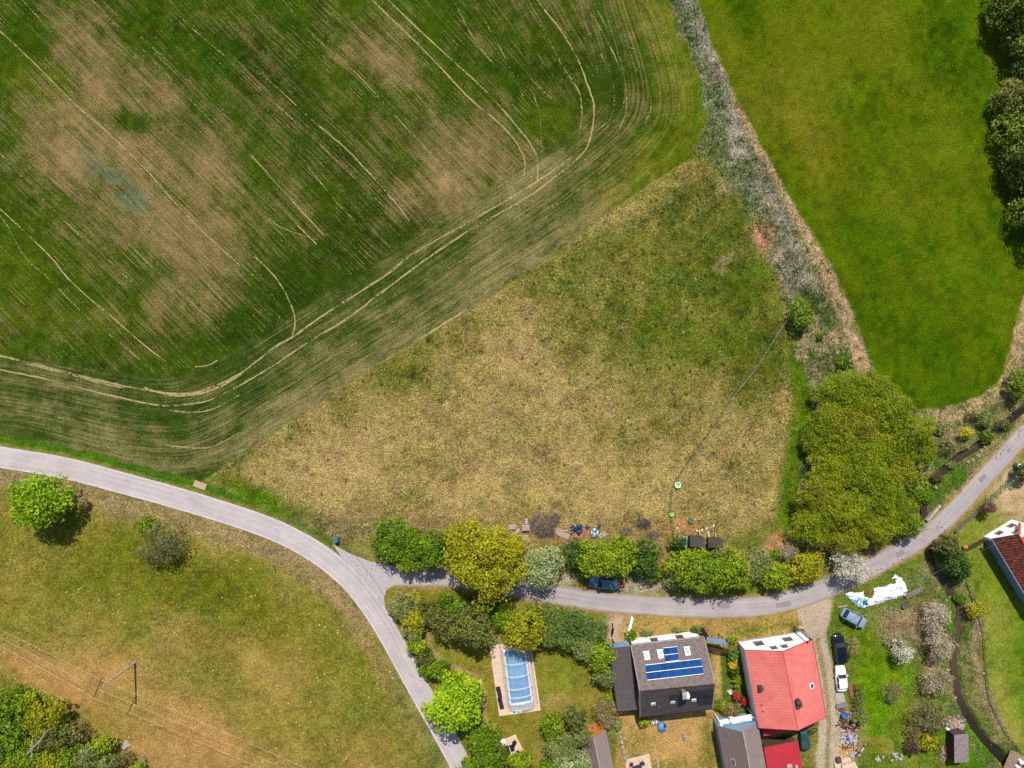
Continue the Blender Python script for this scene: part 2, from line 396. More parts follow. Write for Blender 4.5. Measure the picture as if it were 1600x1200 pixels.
# right of stream: bank and lawns
LAWN_R = [(1505, 870), (1540, 840), (1590, 810), (1610, 700), (1690, 640), (1690, 1262), (1640, 1262), (1600, 1195), (1575, 1150), (1550, 1095), (1540, 1040), (1532, 985), (1518, 935), (1506, 900)]
LR2 = [(1495, 832), (1540, 785), (1580, 730), (1600, 700), (1690, 600), (1690, 1262), (1505, 900)]
lm = sstep(-3, 3, poly_sd(LR2))
paint(lm, (104, 128, 30), (156, 146, 70), .34 + (base_n - .5) * .6, 0, .7, .05, 7)
lm = sstep(-3, 3, poly_sd(LAWN_R))
paint(lm, (104, 130, 26), (160, 150, 72), .34 + (base_n - .5) * .5 + np.clip(blob(1560, 1080, 16, 60) + blob(1580, 1150, 20, 40) + blob(1550, 960, 25, 40) * .7, 0, 1) * .3, 0, .7, .04, 7)
paint(np.clip(blob(1600, 775, 46, 34, 40) * 2.2, 0, 1) * (PX > 1540), (180, 152, 108), (206, 176, 134), .6, 0, .8, .03)
# plot left of the stream
PLOT = [(1300, 935), (1335, 905), (1400, 870), (1452, 852), (1462, 890), (1492, 935), (1503, 960), (1495, 1000), (1492, 1035), (1496, 1070), (1513, 1118), (1556, 1176), (1600, 1225), (1600, 1262), (1300, 1262), (1306, 1100), (1296, 1000)]
pl = sstep(-3, 3, poly_sd(PLOT, warpx, warpy))
paint(pl, (96, 128, 28), (150, 144, 66), .34 + (base_n - .5) * .7, 0, 1.2, .14, 8)
paint(pl * np.clip(blob(1360, 1060, 24, 80) + blob(1400, 1060, 26, 60) * .7 + blob(1350, 1120, 30, 30), 0, 1), (104, 144, 16), (140, 158, 30), .24)
paint(pl * np.clip(blob(1445, 980, 24, 50) * 1.2 + blob(1395, 960, 40, 20) * .7 + blob(1400, 985, 30, 20) * .9 + blob(1475, 1020, 14, 30) + blob(1440, 1120, 20, 40) * .6, 0, 1), (110, 112, 58), (184, 158, 120), .6 + (mid_n - .5) * .7, 0, 1.5, .25)
paint(pl * np.clip(blob(1440, 910, 30, 30) * .7, 0, 1), (84, 108, 44), (168, 152, 110), .42)
paint(pl * (poly_sd([(1345, 1153), (1372, 1149), (1396, 1158), (1397, 1172), (1388, 1180), (1366, 1164), (1345, 1158)]) > 0), (130, 134, 42), (146, 142, 56), .4, 0, .7, .03)
paint(pl * np.clip(blob(1460, 1040, 12, 10) * 1.9, 0, 1), (184, 150, 112), (200, 166, 130), .6)
paint(pl * np.clip(blob(1530, 1180, 34, 26) + blob(1520, 1150, 12, 30), 0, 1), (84, 134, 20), (120, 150, 44), .22)
paint(np.clip(blob(1318, 1155, 24, 34) * 1.5 + blob(1300, 1190, 22, 30) * 1.5, 0, 1), (176, 140, 84), (232, 192, 136), .66, 0, 1.2, .06)
# banks
sd_ = line_d(STREAM)
bk = sstep(34, 20, sd_ + (mid_n - .5) * 14) * (1 - gm) * (PX > 1440)
paint(bk, (86, 118, 40), (168, 150, 104), .40 + (mid_n - .5) * 1.0, 0, 1.4, .2, 9)
lsh = np.clip(line_d([(1470, 770), (1462, 800)]), 0, 99); lush = sstep(12, 5, line_d([(1462, 800), (1470, 765), (1500, 735)]))
paint(lush * .8, (82, 122, 24), (110, 134, 50), .3)
lush2 = sstep(7, 3, line_d([(1470, 895), (1485, 945), (1490, 990)])) + sstep(9, 3, line_d([(1512, 1130), (1545, 1185)]))
paint(np.clip(lush2, 0, 1), (84, 140, 16), None, .2)
bkr = sstep(9, 3, line_d([(1530, 960), (1522, 1010), (1530, 1060), (1545, 1100), (1562, 1135)]) + (mid_n - .5) * 10)
paint(bkr, (110, 116, 62), (186, 160, 124), .6 + (mid_n - .5) * .6, 0, 1.4, .2)
# gardens in the middle
GARD = [(600, 925), (640, 916), (700, 918), (800, 936), (900, 952), (962, 962), (958, 1012), (965, 1110), (945, 1140), (960, 1262), (750, 1262), (700, 1150), (640, 1030), (600, 965)]
gd_ = sstep(-2, 2, poly_sd(GARD))
paint(gd_, (116, 120, 32), (168, 146, 72), .42 + (base_n - .5) * .6, 0, 1.0, .06, 10)
gl = np.clip(blob(880, 1050, 40, 50) + blob(690, 1005, 16, 30, -15) * .7, 0, 1)
paint(gl * gd_, (118, 134, 36), (160, 148, 66), .34)
trail = sstep(5, 2, line_d(spline([(668, 985), (676, 1015), (705, 1040), (740, 1055), (757, 1080), (758, 1120), (775, 1155), (800, 1190), (830, 1230)], 5)) + (mid_n - .5) * 3)
paint(trail * gd_, None, (176, 146, 104), .78)
paint(gd_ * np.clip(blob(870, 1095, 34, 14, -10) + blob(850, 1190, 12, 40, -25) * .8, 0, 1), None, (176, 148, 88), .62)
YARD = [(965, 1100), (1000, 1120), (1060, 1113), (1115, 1105), (1122, 1140), (1130, 1262), (960, 1262)]
yd = sstep(-2, 2, poly_sd(YARD))
paint(yd, (132, 128, 54), (204, 162, 98), .66 + (base_n - .5) * .9 - np.clip(blob(1108, 1160, 12, 50) + blob(1060, 1195, 60, 8) * .7, 0, 1) * .5, 0, 1.0, .06, 10)
FRONT = [(955, 958), (1100, 962), (1200, 962), (1246, 948), (1258, 975), (1268, 1010), (1150, 1015), (960, 1010)]
fr = sstep(-2, 2, poly_sd(FRONT))
paint(fr, (128, 122, 48), (200, 160, 92), .60 + (mid_n - .5) * .6, 0, 1.1, .08, 10)
paint(fr * np.clip(blob(1180, 985, 50, 8, -8) + blob(1245, 985, 10, 14) + blob(1095, 985, 10, 8), 0, 1), (92, 116, 36), None, .3)
paint(np.clip(blob(1122, 1040, 8, 60) * 1.3, 0, 1), (140, 128, 58), (200, 164, 98), .68)
SIDE = [(1125, 1012), (1156, 1008), (1180, 1120), (1130, 1125)]
paint(sstep(-1, 2, poly_sd(SIDE)), (90, 116, 34), (140, 134, 70), .3 + (mid_n - .5) * .5, 0, 1.2, .15)
# lane-side verges
ld = line_d(LANE)
lv = sstep(21, 15, ld + (fine_n - .5) * 6) * (ra_d > 20)
paint(lv * .9, (138, 124, 66), (192, 156, 104), .66, 0, 1.1, .05)
paint(np.clip(blob(1000, 917, 32, 9) * 1.8 + blob(880, 905, 20, 8) * 1.3, 0, 1), (158, 150, 116), (190, 178, 148), .55, 0, 1.0, .03)
paint(np.clip(blob(957, 990, 12, 22) * 1.6 + blob(965, 968, 12, 8), 0, 1), (178, 150, 110), (206, 182, 156), .62, 0, 1, .03)
# track between the houses
dd = line_d(DRIVE)
wd = np.interp(PY, [930, 965, 990, 1040, 1262], [30, 24, 14, 15, 17])
dm = sstep(1.15, .9, (dd + (mid_n - .5) * 5) / wd) * (PY > 935)
paint(dm, (188, 166, 134), (206, 188, 164), .5 + (mid_n - .5) * .6, 0, .8, .02, 11)
dmid = sstep(3.2, 1.6, np.abs(dd - 1) + (mid_n - .5) * 3) * (PY > 995)
paint(dmid * dm * .8, (140, 134, 70), (182, 158, 112), .5, 0, 1.2, .05)
dm2 = sstep(14, 8, line_d([(1278, 1150), (1286, 1200), (1284, 1262)]) + (mid_n - .5) * 5)
# dark weeds along field fence
FTRACK = spline([(1228, 498), (1205, 535), (1180, 575), (1150, 612), (1120, 660), (1085, 708), (1060, 745), (1050, 765), (1047, 800), (1052, 838)], 5)
ft = sstep(3.0, 1.2, line_d(FTRACK))
paint(ft * .6, (98, 92, 46), (126, 112, 66), .4)
par[..., 0] = np.clip(par[..., 0], 0.02, .98)
# the sward itself is never one colour: patches of older and younger growth
v1 = fbm(9, 3, 61) - .5; v2 = fbm(34, 3, 62) - .5; v3 = fbm(110, 3, 63) - .5; v4 = fbm(22, 4, 64) - .5
live = np.where(cls == 11, .4, 1.0)
lum = 1 + live * (v1 * 1.0 + v2 * .42 + v3 * .25 + (cls == 6) * (gsb - .5) * .22)
colA *= lum[..., None]; colB *= (1 + live * (v1 * .55 + v2 * .35))[..., None]
ol = np.clip(v4 * 3.2 + v3 * 1.6, -1, 1)[..., None] * live[..., None]
colA *= 1 + ol * np.array([.20, .02, -.05]); colA[:] = np.clip(colA, .002, .8)

# relief
hn = fbm(8, 3, 31) - .5; hn2 = fbm(26, 3, 32) - .5
flat = np.minimum(sstep(18.5, 25, ra_d), sstep(17, 23, ld)) * np.where((dm > .3), .3, 1)
HT = (hn * 1.1 + hn2 * .8) * rel * flat * 1.25
ch = sstep(9.5, 3.5, sd_ + (mid_n - .5) * 4)
culv = sstep(16.5, 21, ld)
HT = HT - ch * .95 * culv * (1 - .0)
bord = np.minimum(np.minimum(GX - GX0, GX1 - GX), np.minimum(GY - GY0, GY1 - GY))
HT = HT * sstep(0, 3, bord)
for bx in ([(764.7, 1008), (828, 1000), (845, 1110), (780, 1119)], [(783, 1155), (805, 1147), (818, 1172), (793, 1182)], [(975, 1187), (1014, 1177), (1024, 1240), (985, 1240)]):
    HT = HT * sstep(6, 0, poly_sd(bx) + 6)
def gh(x, y):
    """ground height at world x, y (arrays or scalars)"""
    fx = np.clip((np.asarray(x) - GX0) / GS, 0, nx - 1.001); fy = np.clip((np.asarray(y) - GY0) / GS, 0, ny - 1.001)
    ix = fx.astype(int); iy = fy.astype(int); a = fx - ix; b = fy - iy
    return (HT[iy, ix] * (1 - a) + HT[iy, ix + 1] * a) * (1 - b) + (HT[iy + 1, ix] * (1 - a) + HT[iy + 1, ix + 1] * a) * b
def gidx(x, y):
    return np.clip(((np.asarray(y) - GY0) / GS + .5).astype(int), 0, ny - 1), np.clip(((np.asarray(x) - GX0) / GS + .5).astype(int), 0, nx - 1)

def ground_mat():
    m = bpy.data.materials.new('ground_cover'); nt, N, L = nodes_of(m)
    p = N['Principled BSDF']; p.inputs['Roughness'].default_value = 1; p.inputs['Specular IOR Level'].default_value = 0.0
    def attr(n):
        a = N.new('ShaderNodeAttribute'); a.attribute_name = n; return a
    aA, aB, aP, aF = attr('colA'), attr('colB'), attr('par'), attr('flow')
    geo = N.new('ShaderNodeNewGeometry')
    n1 = N.new('ShaderNodeTexNoise'); n1.inputs['Scale'].default_value = 2.3; n1.inputs['Detail'].default_value = 6; n1.inputs['Roughness'].default_value = .78
    L.new(geo.outputs['Position'], n1.inputs['Vector'])
    mp = N.new('ShaderNodeMapping'); mp.inputs['Scale'].default_value = (3.9, .10, 1); L.new(aF.outputs['Vector'], mp.inputs[0])
    n2 = N.new('ShaderNodeTexNoise'); n2.inputs['Scale'].default_value = 1; n2.inputs['Detail'].default_value = 4; n2.inputs['Roughness'].default_value = .7
    L.new(mp.outputs[0], n2.inputs['Vector'])
    sep = N.new('ShaderNodeSeparateXYZ'); L.new(aP.outputs['Vector'], sep.inputs[0])
    def math_(op, a, b, c=None):
        q = N.new('ShaderNodeMath'); q.operation = op
        for i, v in enumerate((a, b, c)):
            if v is None: continue
            if isinstance(v, (int, float)): q.inputs[i].default_value = v
            else: L.new(v, q.inputs[i])
        return q.outputs[0]
    k = math_('MULTIPLY', sep.outputs[1], .72)
    mixn = N.new('ShaderNodeMix'); L.new(k, mixn.inputs[0]); L.new(n1.outputs[0], mixn.inputs[2]); L.new(n2.outputs[0], mixn.inputs[3])
    nz = math_("MULTIPLY_ADD", mixn.outputs[0], 2.5, -.75); d = math_("SUBTRACT", sep.outputs[0], nz)
    f = math_('MULTIPLY_ADD', d, 1.75, .5)
    cl_ = N.new('ShaderNodeClamp'); L.new(f, cl_.inputs[0])
    mx = N.new('ShaderNodeMix'); mx.data_type = 'RGBA'
    L.new(cl_.outputs[0], mx.inputs[0]); L.new(aA.outputs['Color'], mx.inputs[6]); L.new(aB.outputs['Color'], mx.inputs[7])
    n3 = N.new('ShaderNodeTexNoise'); n3.inputs['Scale'].default_value = 6.0; n3.inputs['Detail'].default_value = 3; n3.inputs['Roughness'].default_value = .7
    L.new(geo.outputs['Position'], n3.inputs['Vector'])
    v = math_('MULTIPLY', math_('SUBTRACT', n3.outputs[0], .5), math_('MULTIPLY', sep.outputs[2], 3.4))
    v = math_('ADD', v, 1.0)
    vm = N.new('ShaderNodeVectorMath'); vm.operation = 'SCALE'; L.new(mx.outputs[2], vm.inputs[0]); L.new(v, vm.inputs['Scale'])
    L.new(vm.outputs[0], p.inputs['Base Color'])
    hsum = math_('ADD', n3.outputs[0], n1.outputs[0])
    b = N.new('ShaderNodeBump'); b.inputs['Distance'].default_value = .22
    L.new(math_('MULTIPLY', sep.outputs[2], .75), b.inputs['Strength'])
    L.new(hsum, b.inputs['Height']); L.new(b.outputs[0], p.inputs['Normal'])
    return m
GM = ground_mat()
Vall = np.stack([GX, GY, HT], -1).reshape(-1, 3)
idx = np.arange(nx * ny).reshape(ny, nx)
Fall = np.stack([idx[:-1, :-1], idx[:-1, 1:], idx[1:, 1:], idx[1:, :-1]], -1).reshape(-1, 4)
fc = cls[:-1, :-1].reshape(-1)
A_ = np.concatenate([colA, np.ones(sh + (1,))], -1).reshape(-1, 4); B_ = np.concatenate([colB, np.ones(sh + (1,))], -1).reshape(-1, 4)
P_ = par.reshape(-1, 3); FL_ = np.stack([flow_u, flow_v, np.zeros(sh)], -1).reshape(-1, 3)
for k, nm in {0: 'ground', 1: 'crop_field', 2: 'grass_verge', 3: 'pasture', 4: 'rough_meadow', 5: 'scrub_ground', 6: 'green_meadow', 7: 'lawn', 8: 'orchard_ground', 9: 'stream_bank', 10: 'garden_ground', 11: 'gravel_track'}.items():
    F = Fall[fc == k]
    if len(F) == 0: continue
    u, inv = np.unique(F, return_inverse=True)
    o = np_mesh(nm, Vall[u], inv.reshape(-1, 4), GM, smooth=True, attrs=[('colA', 'FLOAT_COLOR', 'POINT', A_[u]), ('colB', 'FLOAT_COLOR', 'POINT', B_[u]), ('par', 'FLOAT_VECTOR', 'POINT', P_[u]), ('flow', 'FLOAT_VECTOR', 'POINT', FL_[u])])
    o['kind'] = 'structure'
# land beyond the mapped area, out to the horizon
mo = MB(); E = 900
for a, b, c, d in ((-E, -E, E, GY0), (-E, GY1, E, E), (-E, GY0, GX0, GY1), (GX1, GY0, E, GY1)):
    mo.add([(a, b, 0), (c, b, 0), (c, d, 0), (a, d, 0)], [(0, 1, 2, 3)])
o = mo.build('land', mat('far_grass', C(78, 104, 24), .95, .3, .3, C(150, 135, 72), amount=.58)); o['kind'] = 'structure'

# ------------------------------------------------------------------ ribbons: roads, lines, water, wheel tracks
def ribbon(name, pts, wl, wr, z, m, wobble=0.0, seed=1, follow=False, kind='structure'):
    P = np.array([W(*p) for p in pts]); n = len(P)
    T = np.gradient(P, axis=0); T /= np.linalg.norm(T, axis=1)[:, None] + 1e-9
    Nn = np.stack([-T[:, 1], T[:, 0]], 1)
    r = np.random.default_rng(seed)
    wl = np.broadcast_to(wl, n) + (r.random(n) - .5) * wobble; wr = np.broadcast_to(wr, n) + (r.random(n) - .5) * wobble
    L_ = P + Nn * wl[:, None]; R_ = P - Nn * wr[:, None]
    Cc = (L_ + R_) / 2
    V = np.concatenate([L_, Cc, R_]); zz = gh(V[:, 0], V[:, 1]) + z if follow else np.full(len(V), z)
    V = np.c_[V, zz]
    i = np.arange(n - 1)
    F = np.concatenate([np.stack([i + n, i + 1 + n, i + 1, i], 1), np.stack([i + 2 * n, i + 1 + 2 * n, i + 1 + n, i + n], 1)])
    s = np.concatenate([[0], np.cumsum(np.linalg.norm(np.diff(P, axis=0), axis=1))])
    uv = np.concatenate([np.stack([np.full(n, q), s, np.zeros(n)], 1) for q in (wl.mean(), (wl.mean() - wr.mean()) / 2, -wr.mean())])
    o = np_mesh(name, V, F, m, attrs=[('flow', 'FLOAT_VECTOR', 'POINT', uv)])
    if kind: o['kind'] = kind
    return o
def road_mat(name, base, worn, dark, ew=1.4):
    m = bpy.data.materials.new(name); nt, N, L = nodes_of(m); p = N['Principled BSDF']
    p.inputs['Roughness'].default_value = .9; p.inputs['Specular IOR Level'].default_value = .15
    a = N.new('ShaderNodeAttribute'); a.attribute_name = 'flow'
    mp = N.new('ShaderNodeMapping'); mp.inputs['Scale'].default_value = (2.4, .05, 1); L.new(a.outputs['Vector'], mp.inputs[0])
    n1 = N.new('ShaderNodeTexNoise'); n1.inputs['Scale'].default_value = 1; n1.inputs['Detail'].default_value = 4; L.new(mp.outputs[0], n1.inputs['Vector'])
    cr_ = N.new('ShaderNodeValToRGB'); e = cr_.color_ramp.elements
    e[0].position = .33; e[0].color = (*dark, 1); e[1].position = .68; e[1].color = (*worn, 1)
    q = e.new(.5); q.color = (*base, 1)
    L.new(n1.outputs[0], cr_.inputs[0])
    g = N.new('ShaderNodeNewGeometry'); n2 = N.new('ShaderNodeTexNoise'); n2.inputs['Scale'].default_value = 5; n2.inputs['Detail'].default_value = 7; n2.inputs['Roughness'].default_value = .75
    L.new(g.outputs['Position'], n2.inputs['Vector'])
    n3 = N.new('ShaderNodeTexNoise'); n3.inputs['Scale'].default_value = .35; n3.inputs['Detail'].default_value = 3; L.new(g.outputs['Position'], n3.inputs['Vector'])
    ad = N.new('ShaderNodeMath'); ad.operation = 'ADD'; L.new(n2.outputs[0], ad.inputs[0]); L.new(n3.outputs[0], ad.inputs[1])
    mr = N.new('ShaderNodeMapRange'); mr.inputs[1].default_value = .7; mr.inputs[2].default_value = 1.3; mr.inputs[3].default_value = .84; mr.inputs[4].default_value = 1.14
    L.new(ad.outputs[0], mr.inputs[0])
    vm = N.new('ShaderNodeVectorMath'); vm.operation = 'SCALE'; L.new(cr_.outputs[0], vm.inputs[0]); L.new(mr.outputs[0], vm.inputs['Scale'])
    # soil and grass creeping over the edges
    sx = N.new('ShaderNodeSeparateXYZ'); L.new(a.outputs['Vector'], sx.inputs[0])
    ab = N.new('ShaderNodeMath'); ab.operation = 'ABSOLUTE'; L.new(sx.outputs[0], ab.inputs[0])
    m1_ = N.new('ShaderNodeMath'); m1_.operation = 'MULTIPLY_ADD'; L.new(n2.outputs[0], m1_.inputs[0]); m1_.inputs[1].default_value = 1.5; L.new(ab.outputs[0], m1_.inputs[2])
    me_ = N.new('ShaderNodeMapRange'); me_.inputs[1].default_value = ew + .62; me_.inputs[2].default_value = ew + .95; L.new(m1_.outputs[0], me_.inputs[0])
    md_ = N.new('ShaderNodeMix'); md_.data_type = 'RGBA'; L.new(me_.outputs[0], md_.inputs[0]); L.new(vm.outputs[0], md_.inputs[6]); md_.inputs[7].default_value = (*C(158, 140, 104), 1)
    L.new(md_.outputs[2], p.inputs['Base Color'])
    b = N.new('ShaderNodeBump'); b.inputs['Strength'].default_value = .3; b.inputs['Distance'].default_value = .03
    L.new(n2.outputs[0], b.inputs['Height']); L.new(b.outputs[0], p.inputs['Normal'])
    return m
RM_A = road_mat('road_asphalt', C(200, 188, 186), C(208, 196, 194), C(190, 178, 178), 1.62)
RM_B = road_mat('lane_asphalt', C(182, 171, 170), C(190, 179, 177), C(172, 163, 164), 1.28)
RS = [p for p in ROAD_A]
ribbon('road', ROAD_A, 1.72, 1.72, .045, RM_A, .05, 3)
nl = len(LANE); lw = np.interp(np.arange(nl) / nl, [0, .12, .5, .6, .75, 1], [1.55, 1.45, 1.6, 1.6, 1.42, 1.4])
ribbon('lane', LANE, lw, lw, .030, RM_B, .16, 4)
jm = MB(); jp = [(520, 850), (545, 864), (575, 876), (610, 884), (655, 890), (655, 912), (632, 911), (614, 915), (604, 921), (600, 934), (604, 962), (588, 940), (560, 900), (535, 872)]
jm.add([(*W(*p), .036) for p in jp], [tuple(range(len(jp)))[::-1]])
RM_J = mat('junction_asphalt', C(194, 183, 182), .9, .09, 4, C(186, 176, 176), bump=.02)
jm.build('road_junction', RM_J)['kind'] = 'structure'
wl_m = mat('road_paint', C(228, 220, 214), .8, .1, 2.0, C(200, 190, 186), amount=.55)
def offs(pts, d):
    P = np.array(pts, float); T = np.gradient(P, axis=0); T /= np.linalg.norm(T, axis=1)[:, None]
    Nn = np.stack([T[:, 1], -T[:, 0]], 1); return [tuple(p) for p in P + Nn * d]
# solid edge lines and the short broken line across the junction mouth
ua = offs(ROAD_A, 15.4); la = offs(ROAD_A, -15.4)
n_j0 = min(range(len(ua)), key=lambda i: abs(ua[i][0] - 525) + abs(ua[i][1] - 858))
n_j1 = min(range(len(ua)), key=lambda i: abs(ua[i][0] - 612) + abs(ua[i][1] - 965))
ribbon('road_line', ua[:n_j0 + 1], .07, .07, .052, wl_m, .02)
ribbon('road_line', la, .08, .08, .052, wl_m, .02)
dashm = MB()
seg_pts = ua[n_j0:n_j1 + 1]
def along(pts, s0, s1):
    P = np.array(pts); s = np.r_[0, np.cumsum(np.linalg.norm(np.diff(P, axis=0), axis=1))]
    q = np.linspace(s0, s1, 5); return list(zip(np.interp(q, s, P[:, 0]), np.interp(q, s, P[:, 1]))), s[-1]
_, Ls = along(seg_pts, 0, 1); s = 4
while s < Ls - 14:
    q, _ = along(seg_pts, s, s + 14); ribbon('road_dash', q, .06, .06, .052, wl_m); s += 28
# seam where lane tar meets the road
seam_m = mat('tar_seam', C(120, 112, 112), .9, .1, 4)
ribbon('road_seam', spline([(556, 868), (570, 888), (586, 908), (601, 932)], 5), .035, .035, .05, seam_m)

# water
wm = bpy.data.materials.new('stream_water'); nt_, N_, L_ = nodes_of(wm); p_ = N_['Principled BSDF']
p_.inputs['Base Color'].default_value = (*C(60, 50, 36), 1); p_.inputs['Roughness'].default_value = .12; p_.inputs['Specular IOR Level'].default_value = .5
nn = N_.new('ShaderNodeTexNoise'); nn.inputs['Scale'].default_value = 2.2; nn.inputs['Detail'].default_value = 6
rp = N_.new('ShaderNodeValToRGB'); rp.color_ramp.elements[0].color = (*C(44, 38, 28), 1); rp.color_ramp.elements[1].color = (*C(96, 78, 58), 1)
rp.color_ramp.elements[0].position = .35; rp.color_ramp.elements[1].position = .7
L_.new(nn.outputs[0], rp.inputs[0]); L_.new(rp.outputs[0], p_.inputs['Base Color'])
bb = N_.new('ShaderNodeBump'); bb.inputs['Distance'].default_value = .04; bb.inputs['Strength'].default_value = .4; L_.new(nn.outputs[0], bb.inputs['Height']); L_.new(bb.outputs[0], p_.inputs['Normal'])
SI = [i for i, p in enumerate(STREAM)]
kN = max(i for i, p in enumerate(STREAM) if p[1] < 812); kS = min(i for i, p in enumerate(STREAM) if p[1] > 852)
ribbon('stream', STREAM[:kN + 2], .48, .48, -.5, wm, .1)
ribbon('stream', STREAM[kS - 1:], .52, .52, -.5, wm, .1)

# wheel tracks pressed into the crop: bare earth, broken up by plants
def track_mat(name, c1, c2, thr):
    m = bpy.data.materials.new(name); nt, N, L = nodes_of(m); p = N['Principled BSDF']
    p.inputs['Roughness'].default_value = .95; p.inputs['Specular IOR Level'].default_value = .05
    g = N.new('ShaderNodeNewGeometry'); n1 = N.new('ShaderNodeTexNoise'); n1.inputs['Scale'].default_value = 2.6; n1.inputs['Detail'].default_value = 6; n1.inputs['Roughness'].default_value = .75
    L.new(g.outputs['Position'], n1.inputs['Vector'])
    n2 = N.new('ShaderNodeTexNoise'); n2.inputs['Scale'].default_value = .18; n2.inputs['Detail'].default_value = 3; L.new(g.outputs['Position'], n2.inputs['Vector'])
    ad = N.new('ShaderNodeMath'); ad.operation = 'MULTIPLY_ADD'; L.new(n2.outputs[0], ad.inputs[0]); ad.inputs[1].default_value = .7; L.new(n1.outputs[0], ad.inputs[2])
    mr = N.new('ShaderNodeMapRange'); mr.inputs[1].default_value = thr; mr.inputs[2].default_value = thr + .10; L.new(ad.outputs[0], mr.inputs[0])
    rp = N.new('ShaderNodeMix'); rp.data_type = 'RGBA'; rp.inputs[6].default_value = (*c1, 1); rp.inputs[7].default_value = (*c2, 1); L.new(n1.outputs[0], rp.inputs[0])
    L.new(rp.outputs[2], p.inputs['Base Color']); L.new(mr.outputs[0], p.inputs['Alpha'])
    return m
TM1 = track_mat('bare_earth', C(138, 128, 70), C(204, 184, 132), .735)
TM2 = track_mat('thin_crop', C(124, 120, 60), C(184, 168, 112), .835)
TR = [
 # strong headland tramlines
 (TM1, .26, [(-60, 548), (0, 556), (67, 572), (150, 593), (210, 606), (262, 614), (300, 614), (330, 605), (375, 584), (427, 544), (461, 524), (506, 492), (600, 432), (643, 398), (710, 360), (780, 320), (840, 283), (893, 247)]),
 (TM1, .24, [(-60, 568), (0, 578), (75, 593), (157, 614), (240, 632), (277, 633), (322, 627), (367, 606), (394, 591), (431, 569), (487, 531), (544, 497), (600, 454), (683, 393), (750, 350), (817, 313), (867, 277), (910, 240), (923, 213), (928, 167), (917, 130), (900, 87), (873, 43), (840, 0), (815, -60)]),
 (TM1, .18, [(262, 640), (292, 644), (330, 640), (375, 617)]), (TM1, .3, [(225, 606), (262, 616), (300, 617), (340, 606), (372, 588)]), (TM1, .22, [(40, 568), (100, 583), (160, 599), (195, 606)]),
 (TM2, .2, [(887, 240), (907, 200), (908, 167), (900, 137), (877, 100), (853, 53), (817, 0)]), (TM1, .16, [(905, 210), (909, 180), (907, 150), (899, 132)]),
 (TM2, .18, [(933, 203), (953, 187), (960, 160), (957, 127), (940, 87), (913, 37), (890, 0), (870, -50)]),
 (TM2, .2, [(967, 203), (978, 173), (977, 133), (960, 87), (937, 43), (910, 0), (890, -50)]),
 (TM2, .16, [(987, 97), (1010, 133), (1017, 167), (1007, 193)]),
 (TM1, .2, [(575, -40), (607, 0), (683, 73), (743, 127), (787, 173), (820, 213), (837, 240), (841, 262), (839, 283)]),
 (TM1, .2, [(570, -14), (600, 18), (667, 83), (733, 153), (777, 190), (807, 223), (820, 253), (818, 275)]),
 (TM2, .2, [(743, 10), (777, 67), (800, 113), (817, 150)]), (TM2, .16, [(833, 147), (843, 180), (847, 240)]), (TM2, .18, [(820, 108), (833, 127), (863, 155)]),
 (TM1, .17, [(-50, 0), (0, 49), (49, 94), (112, 158), (160, 200), (225, 262), (300, 345), (375, 415)]),
 (TM2, .18, [(110, -40), (161, 19), (210, 64), (270, 127), (340, 200)]), (TM2, .18, [(262, 8), (337, 75), (412, 120), (487, 187)]), (TM1, .19, [(487, 187), (544, 236), (600, 296), (640, 345)]),
 (TM2, .18, [(296, 41), (375, 109), (450, 180), (525, 250), (600, 322), (645, 360)]), (TM2, .18, [(402, -50), (442, 0), (495, 60), (551, 109), (600, 161), (685, 255)]),
 (TM2, .18, [(0, 240), (75, 319), (124, 367), (180, 416), (217, 452), (262, 500)]), (TM1, .2, [(-60, 270), (0, 326), (75, 397), (112, 441), (184, 503), (225, 539), (259, 565)]),
 (TM2, .2, [(-60, 285), (0, 337), (38, 400), (75, 434), (131, 490), (187, 535), (244, 584)]), (TM1, .16, [(394, 244), (450, 307), (506, 367)]), (TM1, .15, [(465, 352), (495, 382)]),
 (TM2, .18, [(480, 259), (525, 315), (555, 345)]), (TM1, .18, [(397, 400), (431, 434), (454, 475), (461, 501), (457, 527)]), (TM2, .18, [(360, 400), (412, 445), (431, 471), (437, 497)]),
 (TM2, .2, [(86, 651), (150, 666), (225, 689), (262, 696), (319, 699), (345, 691), (379, 674)]), (TM1, .16, [(275, 698), (319, 700), (345, 692), (372, 677)]), (TM1, .16, [(305, 573), (325, 571), (340, 563)]),
 (TM1, .32, [(655, 531), (690, 508), (730, 484)]), (TM2, .2, [(560, 588), (610, 558), (660, 528)]), (TM2, .25, [(740, 478), (800, 438)]), (TM2, .16, [(330, 718), (420, 662), (520, 590), (620, 530)]), (TM2, .16, [(400, 640), (500, 570), (640, 488)]), (TM2, .16, [(700, 420), (800, 360), (900, 300), (960, 250)]),
 (TM2, .18, [(35, 0), (80, 50), (110, 75)]), (TM2, .16, [(700, -20), (740, 60), (790, 120)]), (TM2, .14, [(0, 150), (60, 210), (120, 270)]), (TM2, .16, [(200, 380), (262, 440), (330, 500)]), (TM2, .15, [(380, 300), (430, 350), (495, 375)]),
 (TM1, .15, [(1060, 262), (1084, 250)]), (TM2, .2, [(1000, 300), (1045, 270), (1084, 250)]), (TM2, .16, [(925, 0), (960, 60), (1000, 80)]), (TM2, .14, [(1000, 20), (1030, 100), (1042, 170), (1030, 230)]), (TM2, .14, [(990, -20), (1040, 60), (1062, 140), (1055, 210)]),
 (TM2, .16, [(160, 0), (200, 40), (262, 95)]), (TM2, .14, [(520, 20), (575, 85), (640, 150)]), (TM2, .14, [(330, 180), (400, 250), (450, 300)]), (TM2, .14, [(40, 560), (100, 500), (101, 499)][:2]),
]
